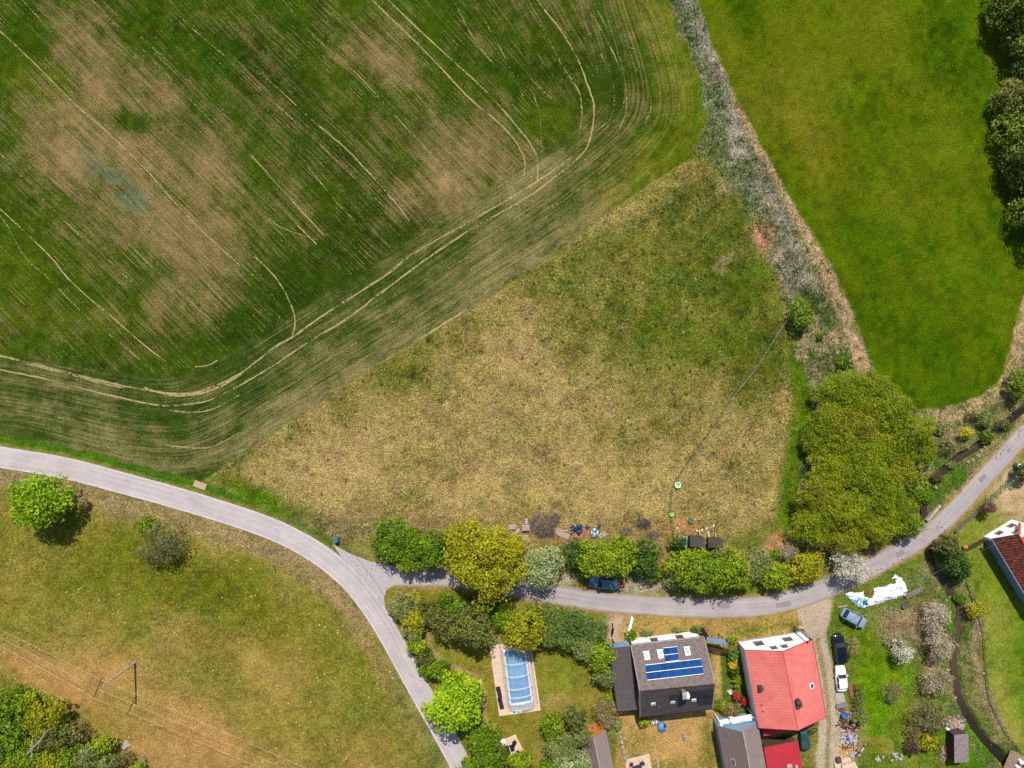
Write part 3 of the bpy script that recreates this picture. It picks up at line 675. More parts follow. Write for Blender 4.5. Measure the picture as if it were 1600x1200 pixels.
for i, (m, wd_, pts) in enumerate(TR):
    ribbon('wheel_track', spline(pts, 8), wd_ / 2, wd_ / 2, .035, m, wd_ * .55, i + 20, follow=True)

TM3 = track_mat('drill_gap', C(108, 110, 50), C(146, 138, 82), .87)
TM4 = track_mat('drill_gap_pale', C(126, 120, 62), C(172, 156, 104), .89)
rl = np.random.default_rng(5)
def clipped(pts):
    """keep the runs of a line that lie inside the crop"""
    P = np.array(pts); ok = (poly_sd(CROPR, P[:, 0], P[:, 1]) > 4); out = []; run = []
    for p, k in zip(pts, ok):
        if k: run.append(p)
        else:
            if len(run) > 6: out.append(run)
            run = []
    if len(run) > 6: out.append(run)
    return out
def edge_dist(x, y):
    a = 0
    for p, q in zip(CE[:-1], CE[1:]): a = a + np.exp(-seg_d(p, q, x, y) / kk)
    return -kk * np.log(a / 2.2 + 1e-30)
v0 = -640.0; n_l = 0
while v0 < 1050:
    s_ = np.interp(v0, [-700, 560, 700, 830, 950, 1060], [1.0, 1.0, 1.15, 1.55, 1.9, 2.7])
    yy = np.linspace(-80, 640, 90); xx = v0 + yy / s_ + np.sin(yy / 90 + v0) * 1.5
    keep = (xx > -85) & (edge_dist(xx, yy) > 122)
    pts = [(a, b) for a, b, k in zip(xx, yy, keep) if k]
    for run in clipped(pts) if len(pts) > 8 else []:
        ribbon('drill_line', run, .05, .05, .03, TM4 if rl.random() < .3 else TM3, .05, int(v0) + 2000, follow=True)
    v0 += rl.uniform(7, 13)
for lv in (12, 19, 27, 36, 43, 52, 60, 69, 77, 86, 94, 103, 111):
    B = np.array(spline(CROP_EDGE, 6)); T = np.gradient(B, axis=0); T /= np.linalg.norm(T, axis=1)[:, None] + 1e-9; Nn = np.stack([T[:, 1], -T[:, 0]], 1)
    best = B + Nn * lv
    for it in range(12):   # settle the points on the level line of the smoothed edge distance
        e0 = edge_dist(best[:, 0], best[:, 1]); gx_ = (edge_dist(best[:, 0] + 1, best[:, 1]) - e0); gy_ = (edge_dist(best[:, 0], best[:, 1] + 1) - e0)
        g2 = gx_ ** 2 + gy_ ** 2 + 1e-3; best = best + np.stack([gx_, gy_], 1) * ((lv - e0) / g2)[:, None] * .6
    k_ = np.ones(9) / 9; sm_x = np.convolve(np.pad(best[:, 0], 4, 'edge'), k_, 'valid'); sm_y = np.convolve(np.pad(best[:, 1], 4, 'edge'), k_, 'valid')
    for run in clipped(list(zip(sm_x, sm_y))):
        ribbon('drill_line', run, .055, .055, .03, TM4 if rl.random() < .45 else TM3, .05, int(lv), follow=True)

def join_same(prefix, newname):
    groups = {}
    for o in [o for o in bpy.data.objects if o.name.split('.')[0] == prefix]: groups.setdefault(o.data.materials[0].name, []).append(o)
    for mn, os_ in groups.items():
        V = []; F = []; b = 0
        for o in os_:
            n = len(o.data.vertices); v = np.empty(n * 3, np.float32); o.data.vertices.foreach_get('co', v); V.append(v.reshape(-1, 3))
            l = np.empty(len(o.data.loops), np.int32); o.data.loops.foreach_get('vertex_index', l); F.append(l.reshape(-1, 4) + b); b += n
        q = np_mesh(newname, np.concatenate(V), np.concatenate(F), os_[0].data.materials[0]); q['kind'] = 'stuff'
        for o in os_: bpy.data.objects.remove(o)
join_same('drill_line', 'drill_rows')

# repair patches and fine cracks in the lane and road
PATCH = mat('tar_patch', C(150, 142, 144), .9, .15, 5)
for k, (p, q, w_) in enumerate([((1120, 944), (1140, 945), .5), ((1530, 752), (1540, 742), .35), ((1212, 946), (1236, 942), .4), ((742, 912), (760, 913), .4), ((1574, 706), (1578, 702), .3), ((1400, 868), (1412, 861), .4)]):
    ribbon('road_patch', [p, ((p[0] + q[0]) / 2, (p[1] + q[1]) / 2 + 1), q], w_, w_, .040, PATCH, .15, 900 + k)
CRK = mat('crack_filler', C(118, 110, 112), .9, .1, 5)
for k, pts in enumerate([[(820, 922), (860, 930), (905, 938)], [(1010, 943), (1016, 950), (1012, 960)], [(1340, 897), (1372, 880), (1400, 866)], [(1290, 915), (1294, 922), (1290, 930)], [(300, 780), (304, 788), (298, 800)], [(430, 826), (436, 838), (430, 848)], [(640, 1052), (652, 1062), (660, 1064)], [(1490, 800), (1515, 774), (1530, 756)]]):
    ribbon('road_crack', spline(pts, 6), .015, .015, .056 if pts[0][0] < 700 and pts[0][0] > 250 and pts[0][1] > 770 else .042, CRK, .02, 950 + k)

# ------------------------------------------------------------------ foliage
def leaf_mat(name, c1, c2, c3, trans=.25, k=1.0):
    if name in _mats: return _mats[name]
    m = bpy.data.materials.new(name); nt, N, L = nodes_of(m); N.remove(N['Principled BSDF'])
    a = N.new('ShaderNodeAttribute'); a.attribute_name = 'var'
    cr_ = N.new('ShaderNodeValToRGB'); e = cr_.color_ramp.elements
    e[0].position = .1; e[0].color = (*C(*c1, k), 1); e[1].position = .9; e[1].color = (*C(*c3, k), 1)
    q = e.new(.5); q.color = (*C(*c2, k), 1)
    L.new(a.outputs['Fac'], cr_.inputs[0])
    d = N.new('ShaderNodeBsdfPrincipled'); d.inputs['Roughness'].default_value = .55; d.inputs['Specular IOR Level'].default_value = .25
    t = N.new('ShaderNodeBsdfTranslucent'); mx = N.new('ShaderNodeMixShader'); mx.inputs[0].default_value = trans
    L.new(cr_.outputs[0], d.inputs['Base Color']); L.new(cr_.outputs[0], t.inputs['Color'])
    L.new(d.outputs[0], mx.inputs[1]); L.new(t.outputs[0], mx.inputs[2])
    L.new(mx.outputs[0], N['Material Output'].inputs['Surface'])
    _mats[name] = m; return m
BARK = mat('bark', C(96, 82, 66), .9, .3, 6, C(120, 108, 92), bump=.03)
BARKG = mat('pale_bark', C(168, 160, 148), .9, .2, 6, C(128, 118, 104), bump=.03)
SP = {  # species: colours dark/mid/bright, leaf size, coverage, lobe radius share, dome
 'maple': ((104, 146, 10), (150, 188, 14), (190, 214, 34), .34, 2.6, .16, .30),
 'oak': ((116, 122, 12), (164, 162, 14), (194, 190, 34), .30, 2.4, .15, .3),
 'green': ((76, 106, 12), (108, 140, 16), (146, 174, 30), .27, 2.2, .17, .3),
 'lime': ((98, 124, 12), (134, 158, 18), (170, 190, 34), .28, 2.4, .16, .3),
 'darkolive': ((76, 86, 30), (108, 116, 44), (142, 146, 66), .26, 2.3, .15, .25),
 'deep': ((46, 70, 20), (72, 102, 30), (100, 132, 44), .26, 2.3, .18, .25),
 'hedge': ((72, 98, 34), (100, 126, 48), (134, 156, 70), .22, 2.4, .22, .2),
 'pale': ((112, 138, 66), (152, 172, 100), (196, 204, 152), .24, 2.0, .17, .25),
 'sage': ((98, 112, 48), (130, 140, 68), (162, 166, 98), .2, 2.2, .2, .2),
 'willow': ((98, 116, 6), (128, 144, 8), (156, 166, 22), .165, 2.3, .14, .28),
 'willowbr': ((108, 114, 14), (136, 138, 20), (160, 156, 36), .165, 2.3, .14, .28),
 'blossom': ((128, 134, 92), (206, 202, 178), (236, 230, 214), .17, 1.6, .2, .2),
 'pinkish': ((140, 126, 92), (184, 166, 134), (218, 204, 184), .16, 1.1, .2, .2),
 'brown': ((118, 100, 60), (150, 132, 76), (180, 164, 104), .15, .9, .2, .2),
 'olive_sparse': ((78, 84, 36), (116, 112, 60), (150, 146, 92), .2, .75, .2, .25),
 'yellow': ((150, 150, 20), (196, 186, 24), (222, 210, 44), .2, 1.8, .2, .3),
 'red': ((150, 30, 36), (190, 42, 44), (214, 70, 66), .18, 2.2, .3, .2),
 'gold': ((190, 150, 14), (226, 186, 20), (240, 206, 40), .16, 2.2, .3, .2),
 'plum': ((84, 58, 52), (112, 80, 72), (146, 110, 100), .18, 1.8, .2, .2),
 'forest': ((84, 104, 24), (120, 138, 36), (154, 166, 60), .30, 1.9, .17, .25),
}
NLEAF = [0]
def tree(px, py, rx, ry, h, sp, label, cat='tree', group=None, dens=1.0, rot=0.0, low=None, name=None, spiky=0.0, trunk=True, sparse_limbs=0, seed=None):
    """crown centred (as seen) on px,py; rx, ry crown radii in map units; h height in metres"""
    r = np.random.default_rng(seed if seed is not None else int(px * 7 + py * 13))
    c1, c2, c3, ls, cov, lob, trn = SP[sp]
    zc = h * .62; zb = h * .30 if low is None else low
    f = (CAMH - zc) / CAMH
    cx, cy = W(px, py, zc); RX = rx / 10 * f; RY = ry / 10 * f
    hz = (h - zb) * .62                       # vertical radius of the dome above zb
    base = thing(name or ('shrub' if cat in ('shrub', 'bush') else 'tree'), label, cat, (cx, cy, float(gh(cx, cy))), 0, group)
    Rm = (RX + RY) / 2
    area = 2 * math.pi * Rm * max(Rm, hz) * 1.1
    lr = max(.28, lob * Rm * 1.25); nl_ = int(max(8, 1.5 * area / (lr * lr * 2.2)))
    # lobes on a wobbly dome
    th = r.random(nl_) * 2 * math.pi; cz = r.random(nl_) ** .8 * 1.25 - .25
    ph = r.random(6) * 6.28
    wob_ = 1 + .12 * np.sin(2 * th + ph[0]) + .13 * np.sin(3 * th + ph[1]) + .10 * np.sin(5 * th + ph[2]) + .05 * np.sin(9 * th + ph[3])
    sr = np.sqrt(np.clip(1 - cz * cz, 0, 1)) * wob_
    dep = np.where(r.random(nl_) < .25, r.uniform(.45, .8, nl_), r.uniform(.82, 1.0, nl_)) - spiky * r.random(nl_) * .3
    zz = zb + (h - zb) * (.35 + .62 * cz) * (1 - .0 * dep)
    zz = zz - (1 - dep) * hz * .5 + .14 * h * (r.random(nl_) - .5)
    LX = np.cos(th) * sr * dep * (RX - lr * .7); LY = np.sin(th) * sr * dep * (RY - lr * .7)
    if rot:
        a = math.radians(rot); LX, LY = LX * math.cos(a) - LY * math.sin(a), LX * math.sin(a) + LY * math.cos(a)
    zz = np.clip(zz, lr * .35, h - lr * .4)
    lrad = lr * r.uniform(.5, 1.5, nl_); lv_ = r.random(nl_)
    per = max(6, int(cov * dens * 2.6 * lr * lr / (ls * ls)))
    per = min(per, 120)
    n = nl_ * per; NLEAF[0] += n
    li = np.repeat(np.arange(nl_), per)
    d = r.normal(size=(n, 3)); d[:, 2] = np.abs(d[:, 2]) * .9 - .25 + r.random(n) * .1; d /= np.linalg.norm(d, axis=1)[:, None]
    rad = lrad[li] * r.uniform(.5, 1.22, n) ** .6
    P = np.stack([LX[li], LY[li], zz[li]], 1) + d * rad[:, None] * np.array([1, 1, .75])
    P[:, 2] = np.maximum(P[:, 2], .05)
    nrm = d * .7 + np.array([0, 0, .55]) + r.normal(size=(n, 3)) * .55; nrm /= np.linalg.norm(nrm, axis=1)[:, None]
    a = np.cross(nrm, r.normal(size=(n, 3))); a /= np.linalg.norm(a, axis=1)[:, None] + 1e-9
    b = np.cross(nrm, a); s = ls * r.uniform(.6, 1.25, n)[:, None] * .62
    bend = nrm * s * .25
    V = np.stack([P + a * s, P + b * s * .62 + bend, P - a * s, P - b * s * .62 + bend], 1).reshape(-1, 3)
    F = np.arange(4 * n).reshape(n, 4)
    hv = (P[:, 2] - zb) / max(.1, h - zb)
    var = np.clip(.5 + r.uniform(-.16, .16) + (lv_[li] - .5) * .6 + (r.random(n) - .5) * .75 + .12 * np.sin(P[:, 0] * 1.3 + ph[4]) * np.sin(P[:, 1] * 1.3 + ph[5]), 0, 1)
    np_mesh('crown', V, F, leaf_mat('leaf_' + sp, c1, c2, c3, trn, 1.42 if sp.startswith('willow') else 1.24), base, attrs=[('var', 'FLOAT', 'FACE', var)])
    if trunk:
        tm = MB(); bk_ = BARKG if sp in ('pinkish', 'brown', 'olive_sparse', 'blossom') else BARK
        tr = max(.05, h * .022); top = Vector((r.normal() * .2, r.normal() * .2, h * .62))
        tm.tube([(0, 0, -.25), (0.02, 0, h * .2), tuple(top * .6), tuple(top)], [tr * 1.5, tr, tr * .8, tr * .35], 7)
        nb = 7 + sparse_limbs
        pick = r.choice(nl_, size=min(nb, nl_), replace=False)
        for q in pick:
            st = h * r.uniform(.15, .5); e_ = Vector((LX[q], LY[q], zz[q])); s0 = Vector((0, 0, st))
            m_ = s0.lerp(e_, .5) + Vector((0, 0, -.08 * h))
            tm.tube([s0, m_, e_], [tr * .5, tr * .32, tr * .1], 5, False)
            if sparse_limbs:
                for _ in range(3):
                    e2 = e_ + Vector(tuple(r.normal(size=3) * lr * .9)); tm.tube([m_.lerp(e_, r.uniform(.2, .9)), e2], [tr * .16, tr * .04], 4, False)
        tm.build('trunk', bk_, base)
    return base

G_TH = 'bushes merged into the willow thicket'
TL = [
 # lone trees by the road
 (62, 781, 52, 40, 7.0, 'maple', 'round lime green maple standing alone by the road bend, far left', {'dens': 1.1}),
 (252, 846, 40, 36, 4.5, 'olive_sparse', 'small thin olive tree with bare twigs beside the pasture fence', {'sparse_limbs': 14}),
 (230, 820, 18, 16, 1.4, 'lime', 'low yellowish bush touching the thin olive tree', {'cat': 'shrub', 'dens': .5}),
 # north side of the lane
 (620, 845, 48, 36, 4.6, 'green', 'broad green bush nearest the road junction, left end of hedge', {}),
 (668, 862, 40, 34, 4.6, 'green', 'green bush between the junction bush and the big yellow oak', {}),
 (637, 880, 18, 18, 4.0, 'lime', 'slim bright lime sapling leaning over the lane near the junction', {}),
 (700, 850, 22, 22, 3.0, 'darkolive', 'brownish low bush at the foot of the yellow oak', {'cat': 'shrub'}),
 (755, 878, 62, 66, 9.5, 'oak', 'largest yellow green oak overhanging the lane', {'dens': 1.15}),
 (790, 860, 28, 34, 6.5, 'oak', 'smaller yellow oak crown on the right flank of the large one', {}),
 (848, 887, 35, 32, 5.2, 'pale', 'pale silvery green tree beside the lane', {}),
 (902, 862, 26, 24, 4.0, 'deep', 'dark green tree between silvery tree and car canopy', {}),
 (946, 874, 44, 32, 6.5, 'lime', 'bright green tree whose canopy covers the parked blue car', {'dens': 1.1}),
 (975, 856, 24, 20, 5.0, 'lime', 'small bright green crown behind the car canopy tree', {}),
 (1008, 872, 26, 30, 4.4, 'deep', 'dark blue green tree right of the car canopy', {}),
 (1022, 895, 14, 14, 2.6, 'green', 'small green bush at the edge of the gravel lay-by', {'cat': 'shrub'}),
 (1072, 884, 34, 30, 6.2, 'lime', 'leafy green tree left of the chicken sheds, over the lane', {'dens': .75}),
 (1108, 892, 30, 26, 5.4, 'green', 'darker green tree in the middle of the lane grove', {'dens': .8}),
 (1096, 912, 18, 16, 4.4, 'lime', 'small bright green crown at the lane edge, middle of the grove', {}), (1052, 908, 14, 14, 2.6, 'pale', 'pale green shrub at the left foot of the lane grove', {'cat': 'shrub', 'dens': .8}), (1122, 868, 14, 12, 3.6, 'darkolive', 'olive bush wedged between the two chicken sheds and the grove', {'cat': 'bush'}),
 (1140, 890, 32, 32, 5.8, 'lime', 'bright green tree at the right end of the lane grove', {}),
 (1090, 870, 24, 13, 3.6, 'green', 'green bush directly below the left chicken shed', {'cat': 'shrub'}),
 (1134, 870, 22, 13, 3.4, 'sage', 'grey green bush directly below the right chicken shed', {'cat': 'shrub'}),
 (1058, 848, 14, 12, 3.0, 'deep', 'dark green shrub beside the pale green tarp frame', {'cat': 'shrub'}),
 (1160, 905, 16, 18, 3.0, 'lime', 'yellow green shrub at the lane edge left of the sage bushes', {'cat': 'shrub'}),
 (1186, 884, 24, 30, 2.6, 'sage', 'dull grey green bush behind the wooden post frame', {'cat': 'shrub'}),
 (1212, 900, 24, 24, 3.6, 'lime', 'yellow green bush left of the twin hedge bush', {'cat': 'shrub'}),
 (1258, 888, 30, 26, 3.8, 'oak', 'yellow green bush just left of the white blossom tree', {'cat': 'shrub'}),
 (1212, 866, 10, 9, 2.0, 'green', 'small vivid green shrub below the bare orange soil patch', {'cat': 'shrub'}),
 (1232, 862, 16, 14, 2.0, 'pinkish', 'pale twiggy shrub beside the bare orange soil patch', {'cat': 'shrub', 'dens': .8}),
 (1326, 884, 31, 27, 4.6, 'blossom', 'white blossoming tree leaning over the lane', {'dens': 1.15}),
 # thicket
 (1318, 610, 44, 34, 4.6, 'willow', None, {}), (1362, 604, 30, 28, 4.4, 'willow', None, {}), (1390, 640, 42, 36, 5.0, 'willow', None, {}), (1330, 662, 48, 40, 5.0, 'willowbr', None, {}), (1292, 660, 30, 44, 4.2, 'willow', None, {}),
 (1424, 672, 36, 34, 4.8, 'willow', None, {}), (1376, 700, 44, 36, 5.2, 'willow', None, {}), (1296, 722, 42, 42, 5.0, 'willow', None, {}), (1336, 745, 40, 36, 5.4, 'willow', None, {}),
 (1280, 775, 36, 36, 4.8, 'willowbr', None, {}), (1320, 795, 44, 36, 5.4, 'willow', None, {}), (1272, 822, 34, 32, 4.6, 'willow', None, {}), (1320, 840, 40, 26, 4.6, 'willowbr', None, {}),
 (1372, 770, 34, 36, 4.8, 'willow', None, {}), (1402, 738, 32, 34, 4.4, 'willowbr', None, {}), (1372, 820, 34, 32, 4.4, 'willow', None, {}), (1404, 800, 34, 34, 4.2, 'willow', None, {}),
 (1345, 705, 34, 30, 5.0, 'willow', None, {}), (1358, 735, 30, 28, 5.2, 'willow', None, {}), (1312, 688, 30, 28, 4.8, 'willow', None, {}), (1345, 632, 34, 28, 4.8, 'willow', None, {}), (1300, 755, 30, 28, 5.0, 'willow', None, {}), (1348, 790, 32, 28, 5.2, 'willow', None, {}), (1296, 800, 30, 28, 5.0, 'willow', None, {}), (1400, 690, 30, 28, 4.8, 'willow', None, {}), (1348, 820, 30, 24, 4.8, 'willow', None, {}), (1388, 760, 26, 28, 4.6, 'willow', None, {}),
 (1440, 705, 24, 30, 3.8, 'willow', None, {}), (1432, 760, 20, 28, 3.2, 'green', None, {}), (1420, 822, 22, 20, 3.2, 'green', None, {}), (1272, 690, 22, 26, 3.4, 'willow', None, {}), (1258, 795, 20, 26, 3.2, 'willow', None, {}),
 (1252, 491, 21, 22, 3.4, 'green', 'round green bush alone at the top end of the field fence', {'cat': 'bush', 'dens': 1.1}),
 (1281, 523, 6, 6, 1.0, 'lime', 'tiny yellow green shrub right of the lone round bush', {'cat': 'shrub', 'trunk': False}),
 (1318, 566, 12, 10, 1.6, 'green', 'small shrub at the top tip of the willow thicket', {'cat': 'shrub'}),
 (1508, 676, 12, 10, 1.6, 'yellow', 'small yellow green bush in the rough ground north of the stream', {'cat': 'shrub', 'dens': .8}),
 (1590, 600, 18, 24, 3.0, 'green', 'dark green bush at the right picture edge above the stream', {'cat': 'bush'}),
 (1538, 655, 14, 14, 1.8, 'sage', 'grey green bush in the dry grass above the stream', {'cat': 'shrub', 'dens': .8}),
 (1470, 748, 12, 9, 1.3, 'olive_sparse', 'thin scrub leaning over the narrow stream, second from the bridge', {'cat': 'shrub', 'dens': 1.1, 'trunk': False}), (1452, 776, 9, 14, 1.5, 'green', 'green scrub over the stream right of the thicket', {'cat': 'shrub', 'dens': .8, 'trunk': False}),
 (1492, 727, 9, 6, 1.0, 'sage', 'small sage scrub on the north stream bank', {'cat': 'shrub', 'dens': .9, 'trunk': False}), (1546, 682, 12, 9, 1.3, 'green', 'green scrub over the stream where it nears the lane', {'cat': 'shrub', 'dens': .8, 'trunk': False}), (1572, 664, 14, 9, 1.3, 'olive_sparse', 'brownish scrub over the stream at the upper right', {'cat': 'shrub', 'dens': 1.2, 'trunk': False}), (1482, 700, 14, 12, 1.4, 'olive_sparse', 'brownish scrub between the thicket and the stream', {'cat': 'shrub', 'dens': 1.1, 'trunk': False}), (1470, 668, 12, 12, 1.2, 'sage', 'sage scrub right of the thicket top', {'cat': 'shrub', 'dens': .8, 'trunk': False}), (1518, 650, 10, 8, 1.0, 'olive_sparse', 'brownish scrub below the dry grass rim', {'cat': 'shrub', 'dens': 1.1, 'trunk': False}),
 # far right wood edge
 (1572, 16, 24, 30, 5.5, 'forest', 'uppermost dark tree of the wood edge, upper right', {'low': .4}), (1622, 35, 36, 44, 7.5, 'forest', 'tall yellowish tree cut by the top right corner', {'low': .4}),
 (1584, 62, 16, 20, 3.6, 'darkolive', 'narrow tree below the uppermost one at the wood edge', {'low': .3}), (1628, 108, 32, 38, 6, 'deep', 'very dark tree at the right edge above the big grey green pair', {'low': .4}), (1596, 112, 16, 22, 2.4, 'olive_sparse', 'thin brownish bush in the gap of the wood edge', {'low': .2, 'dens': 1.4}),
 (1586, 152, 30, 34, 4.6, 'darkolive', 'grey green tree at the right edge, upper one of the big group', {'low': .3}), (1590, 205, 34, 36, 5.0, 'forest', 'grey green tree at the right edge, middle one of the big group', {'low': .3}), (1598, 252, 30, 34, 4.8, 'darkolive', 'grey green tree at the right edge, lowest one of the big group', {'low': .3}), (1620, 170, 34, 40, 6, 'forest', 'tree just behind the upper grey green tree at the right edge', {'low': .4}),
 (1612, 292, 22, 24, 4.0, 'deep', 'small dark tree just under the grey green group', {'low': .3}), (1606, 330, 22, 26, 5.0, 'forest', 'single tree at the right edge casting a dark blot on the meadow', {'low': .5}), (1640, 230, 50, 60, 8, 'forest', 'tree standing behind the grey green group, outside right', {}),
 (1622, -10, 40, 40, 9, 'forest', 'wood tree beyond the top right corner', {}), (1650, 330, 40, 40, 8, 'forest', 'wood tree beyond the single edge tree', {}), (1590, -30, 30, 28, 8, 'deep', 'dark wood tree beyond the top edge, right', {}),
 # corner garden by the junction
 (628, 946, 24, 26, 3.0, 'sage', 'domed silver green bush at the garden corner by the junction', {'cat': 'bush'}), (650, 936, 12, 14, 1.6, 'oak', 'small yellow flowering shrub at the top of the corner garden', {'cat': 'shrub'}),
 (648, 972, 22, 22, 3.2, 'oak', 'yellow green bush below the silver green corner bush', {'cat': 'bush'}), (672, 955, 22, 22, 3.2, 'darkolive', 'olive brown bush in the middle of the corner garden', {'cat': 'bush'}),
 (645, 985, 20, 18, 2.8, 'sage', 'grey green bush hugging the main road verge', {'cat': 'bush'}), (652, 1008, 18, 18, 2.8, 'lime', 'bright lime bush along the main road verge', {'cat': 'bush'}),
 (664, 1028, 16, 16, 2.6, 'darkolive', 'dark olive bush along the road under the lime bush', {'cat': 'bush'}), (660, 1046, 9, 9, 1.6, 'lime', 'tiny lime shrub overhanging the road edge', {'cat': 'shrub'}),
 (682, 1046, 24, 18, 2.8, 'green', 'green bush just above the big lime maple', {'cat': 'bush'}), (700, 946, 22, 22, 3.4, 'green', 'green bush between the corner garden and the lane oak', {'cat': 'bush'}),
 (694, 975, 22, 26, 4.2, 'darkolive', 'light olive tree left of the dark round tree', {}), (737, 979, 36, 34, 6.6, 'darkolive', 'dark olive round tree casting a wide shadow on the lawn', {'dens': 1.15}),
 (716, 955, 18, 18, 3.6, 'green', 'green bush behind the dark round tree', {'cat': 'bush'}), (748, 943, 30, 14, 2.6, 'deep', 'dark undergrowth bush beneath the yellow oak', {'cat': 'bush'}), (776, 948, 18, 14, 2.4, 'green', 'green bush between lane and pool garden', {'cat': 'bush'}),
 (790, 968, 20, 18, 3.2, 'green', 'green bush at the top left of the pool tree', {'cat': 'bush'}), (820, 986, 34, 34, 6.0, 'oak', 'yellow green tree hanging over the pool cover', {}),
 (842, 958, 26, 20, 3.4, 'hedge', 'first hedge bush right of the pool tree', {'cat': 'bush'}), (868, 968, 26, 22, 3.6, 'hedge', 'second hedge bush right of the pool tree', {'cat': 'bush'}), (896, 972, 26, 22, 3.6, 'hedge', 'third hedge bush right of the pool tree', {'cat': 'bush'}),
 (926, 985, 24, 24, 3.6, 'hedge', 'hedge bush beside the gravel entrance with the motorbike', {'cat': 'bush'}), (858, 992, 24, 20, 3.4, 'hedge', 'hedge bush close to the pool, inner row', {'cat': 'bush'}), (888, 998, 24, 20, 3.4, 'hedge', 'middle hedge bush of the inner row beside the lawn', {'cat': 'bush'}), (915, 1012, 22, 22, 3.4, 'sage', 'grey green hedge bush at the inner corner of the lawn', {'cat': 'bush'}),
 (938, 1024, 24, 26, 4.2, 'lime', 'bright green bush against the flat dark roof', {'cat': 'bush'}), (944, 1056, 20, 20, 3.4, 'sage', 'grey green bush below the bright one at the flat roof', {'cat': 'bush'}), (951, 1090, 7, 7, 1.0, 'lime', 'tiny yellow shrub at the lower flat roof corner', {'cat': 'shrub', 'trunk': False}),
 (710, 1099, 47, 48, 7.6, 'maple', 'big round lime maple leaning over the main road', {'dens': 1.15}), (752, 1150, 28, 28, 4.6, 'green', 'green bush below the big lime maple', {'cat': 'bush'}),
 (764, 1184, 32, 28, 4.6, 'green', 'green bush at the bottom edge left of the patio', {'cat': 'bush'}), (736, 1196, 20, 20, 3.6, 'green', 'green bush at the bottom edge touching the main road', {'cat': 'bush'}), (812, 1190, 22, 16, 3.4, 'lime', 'bright green bush just below the furnished patio', {'cat': 'bush'}),
 (864, 1136, 21, 22, 4.0, 'green', 'green tree with a pale forked stem on the lawn', {}), (898, 1122, 22, 19, 4.2, 'darkolive', 'dark olive tree above the small orange gabled shed', {}), (876, 1168, 28, 24, 4.6, 'sage', 'grey green tree left of the small shed, upper one', {}),
 (892, 1192, 34, 26, 5.0, 'pale', 'pale green tree at the bottom edge beside the small shed', {}), (908, 1150, 22, 18, 4.2, 'sage', 'grey green tree touching the orange gable', {}), (858, 1196, 18, 16, 3.4, 'green', 'green bush at the bottom edge of the lawn', {'cat': 'bush'}),
 (946, 1114, 20, 26, 3.2, 'brown', 'bare brown shrub between the lawn and the flat roof', {'cat': 'shrub', 'sparse_limbs': 16}), (966, 1132, 8, 10, 1.0, 'sage', 'small green plant beside the low garden wall', {'cat': 'shrub', 'trunk': False}),
 (987, 991, 9, 9, 1.6, 'green', 'round green shrub at the north wall of the solar house', {'cat': 'shrub'}), (1088, 984, 9, 8, 1.4, 'hedge', 'shrub beside the waste bins at the solar house corner', {'cat': 'shrub'}), (1010, 989, 12, 5, .6, 'sage', 'low grey green planting along the solar house wall, left', {'cat': 'shrub', 'trunk': False, 'dens': .8}), (1058, 984, 11, 4, .6, 'sage', 'low grey green planting along the solar house wall, right', {'cat': 'shrub', 'trunk': False, 'dens': .7}),
 (1007, 1126, 11, 8, 1.8, 'lime', 'yellow green bush under the south eave of the solar house', {'cat': 'shrub'}), (1145, 1024, 10, 10, 1.8, 'hedge', 'green shrub at the top of the bed between the houses', {'cat': 'shrub'}), (1144, 1037, 8, 8, 1.4, 'gold', 'golden flowering shrub between the houses', {'cat': 'shrub'}),
 (1147, 1049, 9, 7, 1.5, 'deep', 'dark shrub below the golden flowering one', {'cat': 'shrub'}), (1150, 1087, 6, 8, 1.4, 'red', 'bright red shrub nearest the white rock', {'cat': 'shrub'}), (1163, 1095, 7, 8, 1.4, 'red', 'bright red shrub against the red roofed house', {'cat': 'shrub'}),
 (1142, 1108, 17, 12, 1.6, 'brown', 'brownish green shrub above the garage balcony', {'cat': 'shrub', 'dens': 1.4}), (1126, 1100, 10, 12, 1.2, 'lime', 'light green shrub beside the balcony, by the path', {'cat': 'shrub', 'dens': .8}), (1152, 1064, 8, 10, 1.2, 'lime', 'light green shrub in the middle of the bed between the houses', {'cat': 'shrub', 'dens': .8}),
 (1143, 1000, 10, 5, 1.0, 'lime', 'yellow green plants left of the white gable wall', {'cat': 'shrub', 'trunk': False}),
 # plot and stream side
 (1410, 1018, 18, 18, 3.4, 'blossom', 'small white blossoming fruit tree in the middle of the plot', {'sparse_limbs': 12, 'dens': .7}), (1396, 1080, 17, 18, 3.0, 'brown', 'almost bare fruit tree above the blue tarp', {'sparse_limbs': 16, 'dens': .5}),
 (1462, 962, 22, 30, 3.0, 'pinkish', 'grey leafless bush row beside the stream, upper part', {'sparse_limbs': 14, 'dens': .8}), (1468, 1006, 24, 26, 3.6, 'pinkish', 'pale blossoming tree beside the stream', {'sparse_limbs': 14}), (1465, 1066, 26, 22, 3.4, 'pinkish', 'pale twiggy tree above the path to the shed', {'sparse_limbs': 14, 'dens': .7}),
 (1455, 1120, 30, 30, 3.0, 'olive_sparse', 'long stemmed olive bush left of the scrap timber', {'sparse_limbs': 12, 'dens': 1.1}), (1427, 1144, 14, 12, 1.8, 'brown', 'dry bush above the pink tree on the plot', {'cat': 'shrub'}), (1452, 1160, 16, 14, 2.0, 'oak', 'yellowish bush left of the long roofed shed', {'cat': 'shrub', 'dens': .7}), (1426, 1166, 11, 12, 2.2, 'plum', 'small pinkish blossom tree in front of the mown patch', {}),
